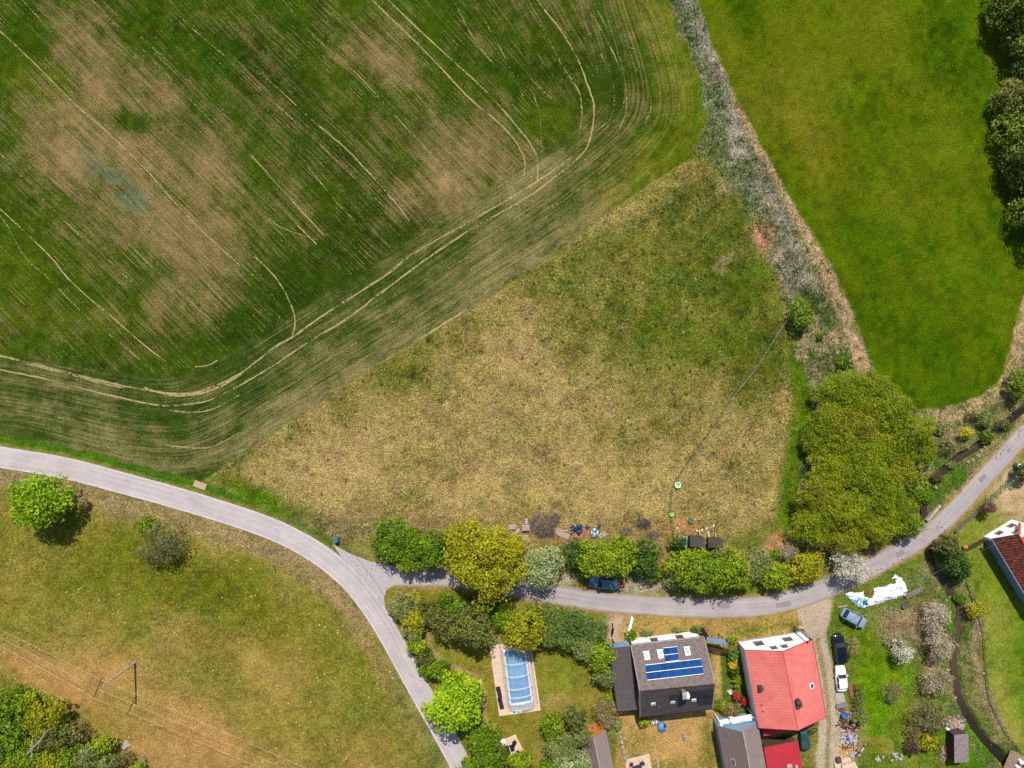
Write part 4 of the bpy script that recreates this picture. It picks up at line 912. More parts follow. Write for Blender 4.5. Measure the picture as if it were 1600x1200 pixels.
 (1333, 1010, 11, 18, 1.6, 'brown', 'dry brown bush between the black car and the plot', {'cat': 'shrub', 'dens': .8}), (1344, 1120, 14, 16, 2.0, 'sage', 'grey green bush right of the scrap heap', {'cat': 'shrub', 'dens': .7}), (1342, 1090, 10, 20, 1.4, 'olive_sparse', 'low thin bush right of the white car', {'cat': 'shrub'}),
 (1396, 1000, 16, 12, 1.2, 'pinkish', 'low dry bush above the white fruit tree', {'cat': 'shrub', 'dens': .6}),
 (1482, 855, 20, 22, 3.8, 'darkolive', 'dark evergreen shrub beside the lane bridge', {}), (1494, 878, 20, 20, 3.8, 'deep', 'dark evergreen shrub in the middle of the stream row', {}), (1503, 892, 14, 14, 3.2, 'deep', 'dark evergreen shrub at the lower end of the stream row', {}), (1512, 878, 10, 9, 1.6, 'green', 'bright green shrub on the lawn edge by the evergreens', {'cat': 'shrub'}),
 (1525, 953, 18, 14, 2.0, 'yellow', 'bright yellow forsythia bush on the stream bank', {'cat': 'shrub', 'dens': .7}), (1504, 938, 9, 8, 1.4, 'green', 'small green shrub between stream and right lawn', {'cat': 'shrub'}), (1545, 793, 11, 9, 3.0, 'plum', 'small purple leaved tree on the right lawn', {}), (1600, 738, 16, 14, 3.0, 'deep', 'dark shrub at the right edge beside the green gate', {}), (1474, 858, 8, 10, 1.2, 'olive_sparse', 'thin scrub hanging over the stream by the bridge', {'cat': 'shrub'}),
 # bottom left wood
 (8, 1105, 34, 30, 5.2, 'green', 'green tree at the left edge of the corner wood', {}), (40, 1095, 22, 20, 4.4, 'lime', 'bright lime tree at the upper rim of the corner wood', {}), (70, 1120, 34, 30, 5.2, 'oak', 'olive yellow tree in the middle of the corner wood', {}), (20, 1150, 36, 34, 5.8, 'green', 'deep green tree under the dead branch', {}),
 (85, 1150, 30, 26, 5.0, 'darkolive', 'brownish tree right of the dead branch', {}), (160, 1164, 20, 15, 3.6, 'lime', 'bright lime tree at the right tip of the corner wood', {}), (112, 1180, 22, 22, 4.4, 'lime', 'lime tree left of the grey blue pair', {}), (138, 1184, 18, 22, 5.0, 'sage', 'grey blue conifer at the bottom edge, left of the pair', {}), (168, 1192, 16, 14, 4.4, 'sage', 'grey blue conifer at the bottom edge, right of the pair', {}),
 (45, 1180, 36, 30, 5.2, 'lime', 'yellow green tree at the bottom edge under the dead branch', {}), (8, 1195, 30, 28, 5.4, 'green', 'green tree in the bottom left corner', {}), (85, 1195, 30, 24, 4.6, 'oak', 'olive tree at the bottom edge beside the lime one', {}), (195, 1182, 16, 14, 2.4, 'olive_sparse', 'thin brown bush right of the corner wood', {'cat': 'shrub'}), (120, 1145, 22, 20, 3.4, 'olive_sparse', 'thin olive bush at the wood rim by the bare ground', {'cat': 'bush', 'dens': 1.6}), (215, 1200, 12, 10, 2.0, 'lime', 'small lime shrub at the bottom edge right of the wood', {'cat': 'shrub'}), (92, 1122, 16, 14, 3.2, 'green', 'vivid green bush at the rim beside the dry grass', {'cat': 'bush'}),
 (-30, 1130, 40, 40, 6, 'green', 'wood tree beyond the left edge', {}), (-20, 1190, 40, 40, 6, 'oak', 'olive wood tree beyond the bottom left corner', {}),
]
for (px, py, rx, ry, h, sp, lab, kw) in TL:
    kw = dict(kw)
    if lab is None:
        lab = 'olive green bush merged with its neighbours in the dense thicket above the lane'; kw.setdefault('cat', 'bush'); kw['group'] = G_TH; kw.setdefault('name', 'willow_bush'); kw['low'] = 1.1; kw['dens'] = .85; h += ((px * 7 + py * 3) % 17) / 17 * 1.9 - 1.0
    tree(px, py, rx, ry, h, sp, lab, **kw)

# dead pale branch above the corner wood
br = MB(); b0 = W3(22, 1206, 3.5)
def lp(l): return [W3(a, b, z) for a, b, z in l]
br.tube(lp([(22, 1208, 3.2), (36, 1186, 4.6), (52, 1168, 5.4), (62, 1158, 5.6), (70, 1146, 5.5), (78, 1138, 5.2)]), [.16, .14, .13, .11, .07, .03], 6)
br.tube(lp([(48, 1172, 5.2), (50, 1162, 5.4), (51, 1152, 5.5), (56, 1146, 5.3)]), [.09, .07, .05, .02], 5)
br.tube(lp([(36, 1204, 4.2), (44, 1196, 4.6), (49, 1184, 5.0), (50, 1172, 5.3)]), [.08, .1, .09, .08], 5)
br.tube(lp([(62, 1158, 5.6), (60, 1168, 5.2), (58, 1176, 4.8)]), [.06, .04, .02], 5); br.tube(lp([(68, 1148, 5.5), (68, 1140, 5.6), (72, 1137, 5.5)]), [.05, .03, .015], 5)
tag(br.build('dead_branch', mat('dead_wood', C(196, 186, 172), .9, .15, 5, C(160, 150, 136), bump=.02)), 'bare bleached dead branch lying over the corner wood', 'branch')

# ------------------------------------------------------------------ grass, dry stalks and flowers (uncountable)
def blades(name, n, x, y, hgt, wid, colr, lean=.8, m=None, seed=5, dirang=None, z0=0.0):
    r = np.random.default_rng(seed); n = len(x)
    z = gh(x, y) + z0 - .02
    th = r.random(n) * 2 * math.pi if dirang is None else dirang + r.normal(size=n) * .5
    w2 = wid * r.uniform(.6, 1.3, n) / 2; hh = hgt * r.uniform(.5, 1.3, n); ln = hh * lean * r.uniform(.4, 1.3, n)
    pa = th + math.pi / 2 + r.normal(size=n) * .3
    B = np.stack([x, y, z], 1); D = np.stack([np.cos(pa) * w2, np.sin(pa) * w2, np.zeros(n)], 1)
    T = B + np.stack([np.cos(th) * ln, np.sin(th) * ln, hh], 1)
    V = np.stack([B - D, B + D, T], 1).reshape(-1, 3); F = np.arange(3 * n).reshape(n, 3)
    c = np.repeat(np.c_[colr * r.uniform(.7, 1.35, n)[:, None], np.ones(n)], 3, axis=0)
    o = np_mesh(name, V, F, m, attrs=[('tint', 'FLOAT_COLOR', 'POINT', np.clip(c, 0, .9))], corner=3); o['kind'] = 'stuff'; return o
def tint_mat(name, trans=.25):
    m = bpy.data.materials.new(name); nt, N, L = nodes_of(m); p = N['Principled BSDF']; p.inputs['Roughness'].default_value = .8; p.inputs['Specular IOR Level'].default_value = .12
    a = N.new('ShaderNodeAttribute'); a.attribute_name = 'tint'; L.new(a.outputs['Color'], p.inputs['Base Color'])
    t = N.new('ShaderNodeBsdfTranslucent'); L.new(a.outputs['Color'], t.inputs['Color'])
    mx = N.new('ShaderNodeMixShader'); mx.inputs[0].default_value = trans; L.new(p.outputs[0], mx.inputs[1]); L.new(t.outputs[0], mx.inputs[2])
    L.new(mx.outputs[0], N['Material Output'].inputs['Surface']); return m
TG = tint_mat('grass_blades')
def scatter(n, maskfn, seed):
    r = np.random.default_rng(seed); x = r.uniform(GX0 + 2, GX1 - 2, n * 3); y = r.uniform(GY0 + 2, GY1 - 2, n * 3)
    iy, ix = gidx(x, y); k = r.random(len(x)) < maskfn[iy, ix]; return x[k][:n], y[k][:n]
def local_col(x, y, dry=.5, seed=1, k=1.0):
    r = np.random.default_rng(seed); iy, ix = gidx(x, y); q = (r.random(len(x)) < np.clip(par[iy, ix, 0] + (dry - .5), 0, 1))[:, None]
    return np.where(q, colB[iy, ix], colA[iy, ix]) * k
# coarse meadow tufts in clumps
clump = sstep(.46, .62, fbm(7, 2, 55))
x, y = scatter(90000, (cls == 4) * clump * .9, 101); blades('meadow_tufts', 0, x, y, .28, .11, local_col(x, y, .45, 1, 1.15), .9, TG, 1)
x, y = scatter(60000, (cls == 5) * .9 * (1 - poly_sd([(1270, 590), (1360, 580), (1450, 660), (1440, 830), (1260, 860), (1240, 800)]).clip(0, 1)), 102); blades('dry_scrub_stalks', 0, x, y, .75, .12, local_col(x, y, .5, 2, 1.2), 1.1, TG, 2)
x, y = scatter(14000, (clump * sstep(.42, .58, mid_n) * sstep(30, 12, line_d(cl)) * (PY < 460) * (cls == 5)), 103); blades('flattened_reeds', 0, x, y, .5, .09, np.tile(np.array(C(196, 184, 162)), (len(x), 1)), 2.6, TG, 3, dirang=-1.1)
x, y = scatter(50000, (((cls == 8) | (cls == 9)) * (.35 + .5 * clump)), 104); blades('bank_grass', 0, x, y, .4, .12, local_col(x, y, .5, 3, 1.15), .9, TG, 4)
x, y = scatter(40000, ((cls == 0) * (ra_d > 22) * (ld > 18) * .7 + (cls == 3) * (ra_d < 55) * (ra_d > 21) * .6), 105); blades('verge_grass', 0, x, y, .25, .1, local_col(x, y, .5, 4, 1.15), .9, TG, 5)
x, y = scatter(30000, (cls == 3) * .6 + (cls == 6) * .35, 106); blades('pasture_grass', 0, x, y, .12, .1, local_col(x, y, .45, 5, 1.2), 1.0, TG, 6)
x, y = scatter(60000, (cls == 1) * .8, 107); blades('young_crop', 0, x, y, .12, .09, local_col(x, y, .2, 6, 1.1), 1.0, TG, 7, dirang=-.8)
x, y = scatter(2600, .5 * sstep(2.6, 1.0, line_d(FTRACK)), 108); blades('dead_weeds', 0, x, y, .35, .1, np.tile(np.array(C(118, 104, 66)), (len(x), 1)), .9, TG, 8)
cx_, cy_ = scatter(5200, (cls == 4) * (.12 + .88 * np.clip(gr, 0, 1)) * .25, 121)
rr9 = np.random.default_rng(9); x = np.repeat(cx_, 14) + rr9.normal(size=len(cx_) * 14) * .13; y = np.repeat(cy_, 14) + rr9.normal(size=len(cx_) * 14) * .13
blades('meadow_tussocks', 0, x, y, .34, .10, np.tile(np.array(C(72, 96, 26)), (len(x), 1)), .7, TG, 9)
cx_, cy_ = scatter(2600, (cls == 5) * .3, 122)
x = np.repeat(cx_, 16) + rr9.normal(size=len(cx_) * 16) * .22; y = np.repeat(cy_, 16) + rr9.normal(size=len(cx_) * 16) * .22
blades('scrub_tussocks', 0, x, y, .6, .10, np.tile(np.array(C(84, 108, 44)), (len(x), 1)), .7, TG, 10)
def dots(name, x, y, size, col, seed=1):
    r = np.random.default_rng(seed); n = len(x); z = gh(x, y) + .10; s = size * r.uniform(.6, 1.4, n); th = r.random(n) * 6.28
    V = np.stack([np.stack([x + np.cos(th + k * 1.5708) * s, y + np.sin(th + k * 1.5708) * s, z + .03 * (k % 2)], 1) for k in range(4)], 1).reshape(-1, 3)
    o = np_mesh(name, V, np.arange(4 * n).reshape(n, 4), mat('petals_%02d%02d' % (int(col[0] * 99), int(col[2] * 99)), col, .7, .15, 9)); o['kind'] = 'stuff'
fl = sstep(.56, .74, fbm(40, 3, 77)) * (cls == 3) * (PX < 640)
x, y = scatter(3600, fl * .9, 110); dots('pale_flowers', x, y, .10, C(226, 216, 160), 1)
x, y = scatter(4000, (cls == 6) * sstep(.5, .7, fbm(60, 3, 78)) * .5, 111); dots('dandelions', x, y, .06, C(190, 176, 20), 2)
x, y = scatter(1500, (cls == 4) * sstep(.5, .7, fbm(50, 3, 79)) * .35, 112); dots('pale_meadow_flowers', x, y, .08, C(206, 200, 170), 3)


# ------------------------------------------------------------------ buildings
WHITE = mat('white_render', (.86, .87, .88), .85, .03, 2.0, (.80, .81, .82), bump=.01)
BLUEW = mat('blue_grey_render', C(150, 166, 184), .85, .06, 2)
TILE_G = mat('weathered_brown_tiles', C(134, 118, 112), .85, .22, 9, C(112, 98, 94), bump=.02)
TILE_SHADE = mat('shaded_brown_tiles', C(96, 86, 84), .8, .2, 9, C(80, 72, 72), bump=.02)  # brown tiles with the south slope's shade put into the colour
FLATR = mat('tar_roof', C(88, 80, 82), .85, .10, 4, C(96, 88, 88), stretch=(5, .3, 1))
RED = mat('red_sheet_metal', C(234, 120, 112), .5, .07, 1.2, C(240, 134, 122), spec=.5)
RED2 = mat('deep_red_sheet_metal', C(202, 54, 66), .5, .05, 1.5, C(194, 50, 62), spec=.4)
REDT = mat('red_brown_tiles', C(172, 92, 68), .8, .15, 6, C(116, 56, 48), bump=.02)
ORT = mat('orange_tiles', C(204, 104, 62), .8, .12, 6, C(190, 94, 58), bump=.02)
GREYW = mat('grey_wood', C(150, 138, 132), .9, .2, 6, C(132, 120, 116), stretch=(1, 6, 1), bump=.01)
DKW = mat('dark_wood', C(92, 74, 58), .9, .2, 6, C(76, 62, 50), bump=.01)
WD = mat('light_wood', C(204, 182, 150), .85, .15, 6, C(180, 156, 122), bump=.01)
STEEL = mat('steel', C(200, 202, 206), .35, .05, 4, metal=.7)
WPNT = mat('white_paint', (.8, .8, .79), .5, .04, 4)
GLASS = mat('window_glass', (.05, .07, .10), .08, .1, 2, spec=.7)
SKYG = mat('skylight_glass', C(170, 192, 212), .12, .08, 2, spec=.8)
FRM = mat('window_frame', C(160, 130, 120), .7, .1, 5)
BRICK = mat('chimney_brick', C(150, 104, 76), .9, .2, 8, C(120, 84, 64), bump=.02)
COPP = mat('copper_cap', C(206, 138, 92), .6, .1, 5)
SOLAR = mat('solar_glass', C(4, 56, 120), .5, .22, 1.1, C(8, 74, 144), spec=.04)
SOLF = mat('solar_frame', C(30, 84, 140), .6, .05, 4)
SOLD = mat('dark_collector', C(38, 40, 50), .35, .15, 1.1, C(50, 52, 62), spec=.3)
ALU = mat('aluminium_frame', C(200, 204, 210), .4, .05, 4, metal=.4)
BLACK = mat('black_plastic', C(34, 34, 40), .5, .1, 5)
CONC = mat('concrete', C(196, 188, 178), .9, .1, 3, C(176, 168, 158), bump=.01)
LBLUE = mat('pale_blue_sheet', C(134, 162, 196), .5, .08, 3, C(120, 150, 186))

def plate(mb, pts, up, th):
    """flat slab with its top face at pts (+up*0) going down by th"""
    mb.prism([Vector(p) - Vector(up) * th for p in pts], Vector(up) * th)
def nrm_of(a, b, c):
    n = (Vector(b) - Vector(a)).cross(Vector(c) - Vector(a)).normalized()
    return n if n.z > 0 else -n
class Roof:
    """one slope given by eave line a0-a1 and ridge line r0-r1"""
    def __init__(s, a0, a1, r0, r1): s.a0, s.a1, s.r0, s.r1 = map(Vector, (a0, a1, r0, r1)); s.n = nrm_of(s.a0, s.a1, s.r0)
    def at(s, u, v, up=0.0): return s.a0.lerp(s.a1, u).lerp(s.r0.lerp(s.r1, u), v) + s.n * up
    def pix(s, px, py, up=0.0): return hit(px, py, s.a0, s.n) + s.n * up
def slope(rf, name, m, parent, courses=0, th=.14, over=.0, jitter=.0, seed=1):
    mb = MB(); r = random.Random(seed)
    plate(mb, [rf.at(0, 0), rf.at(1, 0), rf.at(1, 1), rf.at(0, 1)], rf.n, th)
    if courses:   # overlapping courses of tiles: each lower edge stands proud
        L = (rf.a1 - rf.a0).length; nt_ = max(4, int(L / .9))
        for c in range(courses):
            v0 = c / courses; v1 = (c + 1) / courses
            for k in range(nt_):
                u0 = k / nt_; u1 = (k + 1) / nt_; j = r.uniform(-jitter, jitter)
                a, b, cc, d = rf.at(u0, v0, .045 + j), rf.at(u1, v0, .045 + j), rf.at(u1, v1, .012 + j), rf.at(u0, v1, .012 + j)
                e, f = rf.at(u0, v0, .003), rf.at(u1, v0, .003)
                mb.add([a, b, cc, d, e, f], [(0, 1, 2, 3), (4, 5, 1, 0)])
    return mb.build(name, m, parent, world=True)
def ribs(rf, parent, m, n, w_=.05, h_=.05, name='seams', across=0):
    mb = MB()
    for k in range(n + 1):
        u = k / n; u = min(max(u, .003), .997); d = (rf.a1 - rf.a0).normalized() * w_ / 2
        p, q = rf.at(u, .005, .002), rf.at(u, .995, .002)
        mb.prism([p - d, p + d, q + d, q - d], rf.n * h_)
    for k in range(1, across):
        v = k / across; p, q = rf.at(.004, v, .003), rf.at(.996, v, .003); d = (rf.r0 - rf.a0).normalized() * .02
        mb.prism([p - d, q - d, q + d, p + d], rf.n * .012)
    return mb.build(name, m, parent, world=True)
def strip(pts3, w_, h_, name, m, parent, sides=6):
    mb = MB(); mb.tube(pts3, w_, sides); return mb.build(name, m, parent, world=True)
def gable_walls(parent, c, ze, zr, ridge_dir, inset, m, name='wall', eps=.2):
    """c: 4 ground corners (x,y) in order round; ridge runs from mid(c0,c1) to mid(c3,c2) when ridge_dir is 0"""
    C4 = [Vector((*p, 0)) for p in c]; cen = sum(C4, Vector()) / 4
    C4 = [cen + (p - cen) * (1 - inset / ((p - cen).length)) for p in C4]
    a, b, cc, d = C4
    lo = [Vector((p.x, p.y, -.2)) for p in C4]; hi = [Vector((p.x, p.y, ze)) for p in C4]
    m0 = (a + b) / 2; m1 = (d + cc) / 2; zt = zr - eps
    full = (Vector(c[0]) - Vector(c[1])).length; ins = (a - b).length
    drop = (zr - ze) * (1 - ins / full)
    hi = [Vector((p.x, p.y, ze + drop - eps)) for p in C4]
    R0 = Vector((m0.x, m0.y, zt)); R1 = Vector((m1.x, m1.y, zt))
    mb = MB(); mb.add(lo + hi + [R0, R1], [(1, 0, 4, 8, 5), (3, 2, 6, 9, 7), (0, 3, 7, 4), (2, 1, 5, 6), (4, 7, 9, 8), (8, 9, 6, 5)])
    mb.build(name, m, parent, world=True)
    return C4
def wall_window(parent, p0, d, n, w_, h_, z, frame=FRM, pane=GLASS, bars=1):
    """window on a wall: centre p0 (x,y), wall direction d, outward normal n"""
    d = Vector((*d, 0)).normalized(); n = Vector((*n, 0)).normalized(); c = Vector((*p0, z))
    f = MB(); t = .07
    for s_ in (-1, 1):
        q = c + d * (s_ * (w_ / 2 - t / 2)); f.prism([q - d * t / 2 - Vector((0, 0, h_ / 2)) + n * .01, q + d * t / 2 - Vector((0, 0, h_ / 2)) + n * .01, q + d * t / 2 + Vector((0, 0, h_ / 2)) + n * .01, q - d * t / 2 + Vector((0, 0, h_ / 2)) + n * .01], n * .06)
        q = c + Vector((0, 0, s_ * (h_ / 2 - t / 2))); f.prism([q - d * (w_ / 2 - t) - Vector((0, 0, t / 2)) + n * .01, q + d * (w_ / 2 - t) - Vector((0, 0, t / 2)) + n * .01, q + d * (w_ / 2 - t) + Vector((0, 0, t / 2)) + n * .01, q - d * (w_ / 2 - t) + Vector((0, 0, t / 2)) + n * .01], n * .06)
    for k in range(bars):
        q = c + d * (w_ * ((k + 1) / (bars + 1) - .5)); f.prism([q - d * .03 - Vector((0, 0, h_ / 2 - t)) + n * .01, q + d * .03 - Vector((0, 0, h_ / 2 - t)) + n * .01, q + d * .03 + Vector((0, 0, h_ / 2 - t)) + n * .01, q - d * .03 + Vector((0, 0, h_ / 2 - t)) + n * .01], n * .055)
    # sill catches the light from above
    q = c - Vector((0, 0, h_ / 2 + .04)); f.prism([q - d * (w_ / 2 + .08) + n * .005, q + d * (w_ / 2 + .08) + n * .005, q + d * (w_ / 2 + .08) + n * .16, q - d * (w_ / 2 + .08) + n * .16], Vector((0, 0, .035)))
    o = f.build('window', frame, parent, world=True)
    g = MB(); g.prism([c - d * (w_ / 2 - t) - Vector((0, 0, h_ / 2 - t)) + n * .006, c + d * (w_ / 2 - t) - Vector((0, 0, h_ / 2 - t)) + n * .006, c + d * (w_ / 2 - t) + Vector((0, 0, h_ / 2 - t)) + n * .006, c - d * (w_ / 2 - t) + Vector((0, 0, h_ / 2 - t)) + n * .006], n * .02)
    pn = g.build('pane', pane, None, world=False); 
    for v in pn.data.vertices: v.co -= parent.location
    pn.parent = o
    return o
def roof_window(parent, rf, cx, cy, w_, h_, frame=WPNT, glass=SKYG):
    c = rf.pix(cx, cy); d = (rf.a1 - rf.a0).normalized(); e = (rf.r0 - rf.a0); e = (e - d * e.dot(d)).normalized()
    def rect(a, b, lo): return [c + d * x * a + e * y * b + rf.n * lo for x, y in ((-1, -1), (1, -1), (1, 1), (-1, 1))]
    f = MB(); f.prism(rect(w_ / 2, h_ / 2, .03), rf.n * .09); o = f.build('roof_window', frame, parent, world=True)
    g = MB(); g.prism(rect(w_ / 2 - .09, h_ / 2 - .10, .1225), rf.n * .012); p = g.build('pane', glass); 
    for v in p.data.vertices: v.co -= parent.location
    p.parent = o
    return o
def panels(parent, rf, q, nu, nv, m=SOLAR, gap=.01, name='solar_panel', lift=.13):
    """q: four corners (image-map points) TL,TR,BR,BL lying on the slope; splits into nu x nv modules, one object each"""
    P = [rf.pix(*p, 0) for p in q]
    def bl(u, v): return P[0].lerp(P[1], u).lerp(P[3].lerp(P[2], u), v)
    for i in range(nu):
        for j in range(nv):
            a = [bl(i / nu, j / nv), bl((i + 1) / nu, j / nv), bl((i + 1) / nu, (j + 1) / nv), bl(i / nu, (j + 1) / nv)]
            c = sum(a, Vector()) / 4
            def shrink(k): return [c + (p - c) * (1 - k / (p - c).length) for p in a]
            mb = MB(); lo = [p + rf.n * (lift - .05) for p in shrink(gap * .7)]; mb.prism(lo, rf.n * .045)
            mb.k = 1; mb.prism([p + rf.n * (lift - .004) for p in shrink(gap * .7 + .03)], rf.n * .008)
            mb.build(name, [SOLF if m is SOLAR else BLACK, m], parent, world=True)
    for j in range(nv + 1):   # pale mounting rails between the rows
        p, q_ = bl(0, j / nv), bl(1, j / nv); e = (rf.r0 - rf.a0).normalized() * .022
        if m is SOLAR: rm = MB(); rm.prism([p - e + rf.n * .1, q_ - e + rf.n * .1, q_ + e + rf.n * .1, p + e + rf.n * .1], rf.n * .055); rm.build('mounting_rail', ALU, parent, world=True)

def chimney(parent, c, w_, d_, z0, z1, rz, m=BRICK, cap=CONC, pot=True):
    mb = MB(); mb.box((c[0], c[1], (z0 + z1) / 2), (w_, d_, z1 - z0), rz); o = mb.build('chimney', m, parent, world=True)
    k = MB(); k.box((c[0], c[1], z1 + .04), (w_ + .06, d_ + .06, .08), rz)
    if pot: k.cyl((c[0], c[1], z1 + .1), .12, .3, 10)
    p = k.build('cap', cap)
    for v in p.data.vertices: v.co -= parent.location
    p.parent = o

# ---- house with the solar roof
ZE, ZR = 3.6, 7.15
nw, ne, se, sw = [Vector(W3(*p, ZE)) for p in ((985.6, 1008), (1100, 995), (1113, 1107), (1000, 1120))]
rw, re_ = W3(999.4, 1078.6, ZR), W3(1117, 1067.5, ZR)
H1 = thing('house', 'brown tiled house with blue solar panels and white north wall', 'house', ((nw.x + se.x) / 2, (nw.y + se.y) / 2, 0))
RN = Roof(nw, ne, rw, re_); RS_ = Roof(se, sw, re_, rw)
slope(RN, 'roof', TILE_G, H1, 18, jitter=.006); slope(RS_, 'roof', TILE_SHADE, H1, 18, jitter=.004)  # south slope gets the darkened tiles, as it faces away from the sun
# walls sit inside the eaves (order: gable ends west and east)
c4 = gable_walls(H1, [(sw.x, sw.y), (nw.x, nw.y), (ne.x, ne.y), (se.x, se.y)], ZE, ZR, 0, .55, WHITE)
strip([rw + Vector((0, 0, .05)), re_ + Vector((0, 0, .05))], .11, 0, 'ridge_cap', TILE_G, H1)
strip([nw + Vector((-.0, .10, -.05)), ne + Vector((0, .10, -.05))], .07, 0, 'gutter', STEEL, H1); strip([sw + Vector((0, -.1, -.05)), se + Vector((0, -.1, -.05))], .07, 0, 'gutter', BLACK, H1)
for a, b in ((nw, rw), (sw, rw), (ne, re_), (se, re_)): strip([a + Vector((0, 0, .04)), b + Vector((0, 0, .04))], .055, 0, 'verge_trim', CONC, H1)
panels(H1, RN, [(1008, 1039.6), (1095.6, 1029.5), (1099.5, 1053), (1011.5, 1063)], 8, 2)
panels(H1, RN, [(1036, 1012.8), (1057.5, 1010.6), (1061, 1031.8), (1039.6, 1034.8)], 2, 2)
for cx, cy in ((1010.6, 1024.5), (1032, 1022), (1074, 1017.4)): roof_window(H1, RN, cx, cy, .8, 1.25)
sm_ = MB()   # pale lead flashings above the roof windows
for cx, cy in ((1009.5, 1018.2), (1031, 1015.4), (1073, 1011)):
    c = RN.pix(cx, cy, .02); d = (RN.a1 - RN.a0).normalized(); e = (RN.r0 - RN.a0).normalized()
    sm_.prism([c - d * .55 - e * .07, c + d * .55 - e * .07, c + d * .55 + e * .07, c - d * .55 + e * .07], RN.n * .05)
sm_.build('flashing', mat('lead_flashing', C(196, 178, 150), .7, .1, 4), H1, world=True)
panels(H1, RS_, [(1073, 1080.5), (1113.5, 1076.5), (1113.8, 1086.5), (1073.5, 1091)], 4, 1, SOLD); panels(H1, RS_, [(1090, 1090), (1113, 1088), (1112.5, 1099), (1090, 1101)], 2, 1, SOLD)
panels(H1, RS_, [(1047, 1085.5), (1060, 1084), (1060, 1093), (1047, 1094.5)], 1, 1, SOLD)
for cx, cy in ((1051, 1096.6), (1084, 1093.5), (1020.5, 1099.5)): roof_window(H1, RS_, cx, cy, .65, .6)
cp = RS_.pix(1067, 1083.5); chimney(H1, (cp.x - .15, cp.y + .45), .62, .95, 5.4, 8.0, .1, m=mat('grey_chimney', C(150, 140, 134), .9, .15, 6, C(120, 104, 92)))
vp = MB(); q = RS_.pix(1029, 1103.5); vp.cyl((q.x, q.y, q.z - .1), .08, .55, 8); vp.build('vent_pipe', STEEL, H1, world=True)
hk = MB()
for k in range(9):
    q = RN.at(.10 + k * .098, .80, .03); hk.box(q, (.16, .16, .07), .1)
hk.build('snow_guard', mat('snow_guards', C(104, 90, 86), .8, .1, 5), H1, world=True)
d = (nw - ne).normalized(); nn_ = Vector((-d.y, d.x)).xy; nn_ = (-nn_[0], -nn_[1]) if nn_[1] < 0 else nn_
nd = (ne - nw).normalized(); no = (-nd.y, nd.x)
wn0, wn1 = c4[1], c4[2]
for t in (.34, .72):
    p = wn0.lerp(wn1, t); wall_window(H1, (p.x, p.y), (nd.x, nd.y), no, 1.1, 1.2, 1.7, frame=mat('red_brown_frame', C(150, 84, 76), .7, .1, 5))
# satellite dish on a bracket (its own thing)
q = RS_.pix(1071, 1078, .9); dm = MB(); N_d = 14
ds = thing('satellite_dish', 'white satellite dish beside the chimney of the solar house', 'satellite dish', (q.x, q.y, q.z))
v = [Vector((0, 0, 0))]; f = []
ax = Vector((.5, .35, .55)).normalized(); ua_ = ax.cross(Vector((0, 0, 1))).normalized(); ub_ = ax.cross(ua_)
for rr, dd_ in ((.25, .02), (.48, .09)):
    for k in range(N_d):
        t = 2 * math.pi * k / N_d; v.append(ua_ * math.cos(t) * rr + ub_ * math.sin(t) * rr * 1.1 + ax * dd_)
for k in range(N_d):
    k2 = (k + 1) % N_d; f.append((0, 1 + k, 1 + k2)); f.append((1 + k, 1 + N_d + k, 1 + N_d + k2, 1 + k2))
dm.add(v, f); dm.add([p - ax * .02 for p in v], [tuple(reversed(x)) for x in f]); dm.build('reflector', WPNT, ds)
am = MB(); am.tube([(0, 0, -.05), (0, 0, -.9)], .03, 6); am.tube([tuple(ub_ * .5), tuple(ub_ * .2 + ax * .55)], .015, 5); am.build('arm', STEEL, ds)

# flat roofed annex on the west side
ZF = 3.0
fq = [W3(*p, ZF) for p in ((953, 1013.5), (984.2, 1010), (996.5, 1108), (965, 1110.5))]
AN = thing('annex', 'flat dark roofed annex against the west side of the solar house', 'annex', (fq[0].x, fq[2].y, 0))
mb = MB(); mb.prism([p - Vector((0, 0, .18)) for p in fq], Vector((0, 0, .18))); mb.build('roof', FLATR, AN, world=True)
cen = sum(fq, Vector()) / 4; mb = MB(); mb.prism([Vector((cen.x + (p.x - cen.x) * .94, cen.y + (p.y - cen.y) * .96, -.1)) for p in fq], Vector((0, 0, ZF - .1))); mb.build('wall', BLUEW, AN, world=True)
mb = MB()
for a, b in zip(fq, fq[1:] + fq[:1]): mb.tube([a + Vector((0, 0, .03)), b + Vector((0, 0, .03))], .05, 4)
mb.build('roof_edge', mat('roof_edge_strip', C(104, 96, 98), .6, .1, 4), AN, world=True)
mb = MB()
for k in range(1, 12):
    a = fq[0].lerp(fq[3], k / 12) + Vector((0, 0, .004)); b = fq[1].lerp(fq[2], k / 12) + Vector((0, 0, .004)); mb.prism([a, b, b + Vector((0, .03, 0)), a + Vector((0, .03, 0))], Vector((0, 0, .02)))
mb.build('felt_joints', FLATR, AN, world=True)
# small pale blue roofs: gateway left, shelter right
def canopy(name, pix, z, m, label, cat, wallm=DKW, posts=True, boards=0):
    P = [W3(*p, z) for p in pix]; c = sum(P, Vector()) / 4
    t = thing(name, label, cat, (c.x, c.y, 0)); mb = MB(); mb.prism([p - Vector((0, 0, .08)) for p in P], Vector((0, 0, .08))); mb.build('roof', m, t, world=True)
    mb = MB()
    a, b = P[0].lerp(P[3], .0), P[1]
    n = 6
    for k in range(n + 1):
        q0 = P[0].lerp(P[1], k / n); q1 = P[3].lerp(P[2], k / n); mb.tube([q0 + Vector((0, 0, .02)), q1 + Vector((0, 0, .02))], .03, 4)
    mb.build('rib', m, t, world=True)
    for p in P:
        q = c + (p - c) * .9; pm_ = MB(); pm_.box((q.x, q.y, (z - .08) / 2), (.12, .12, z - .08)); pm_.build('post', wallm, t, world=True)
    return t, P
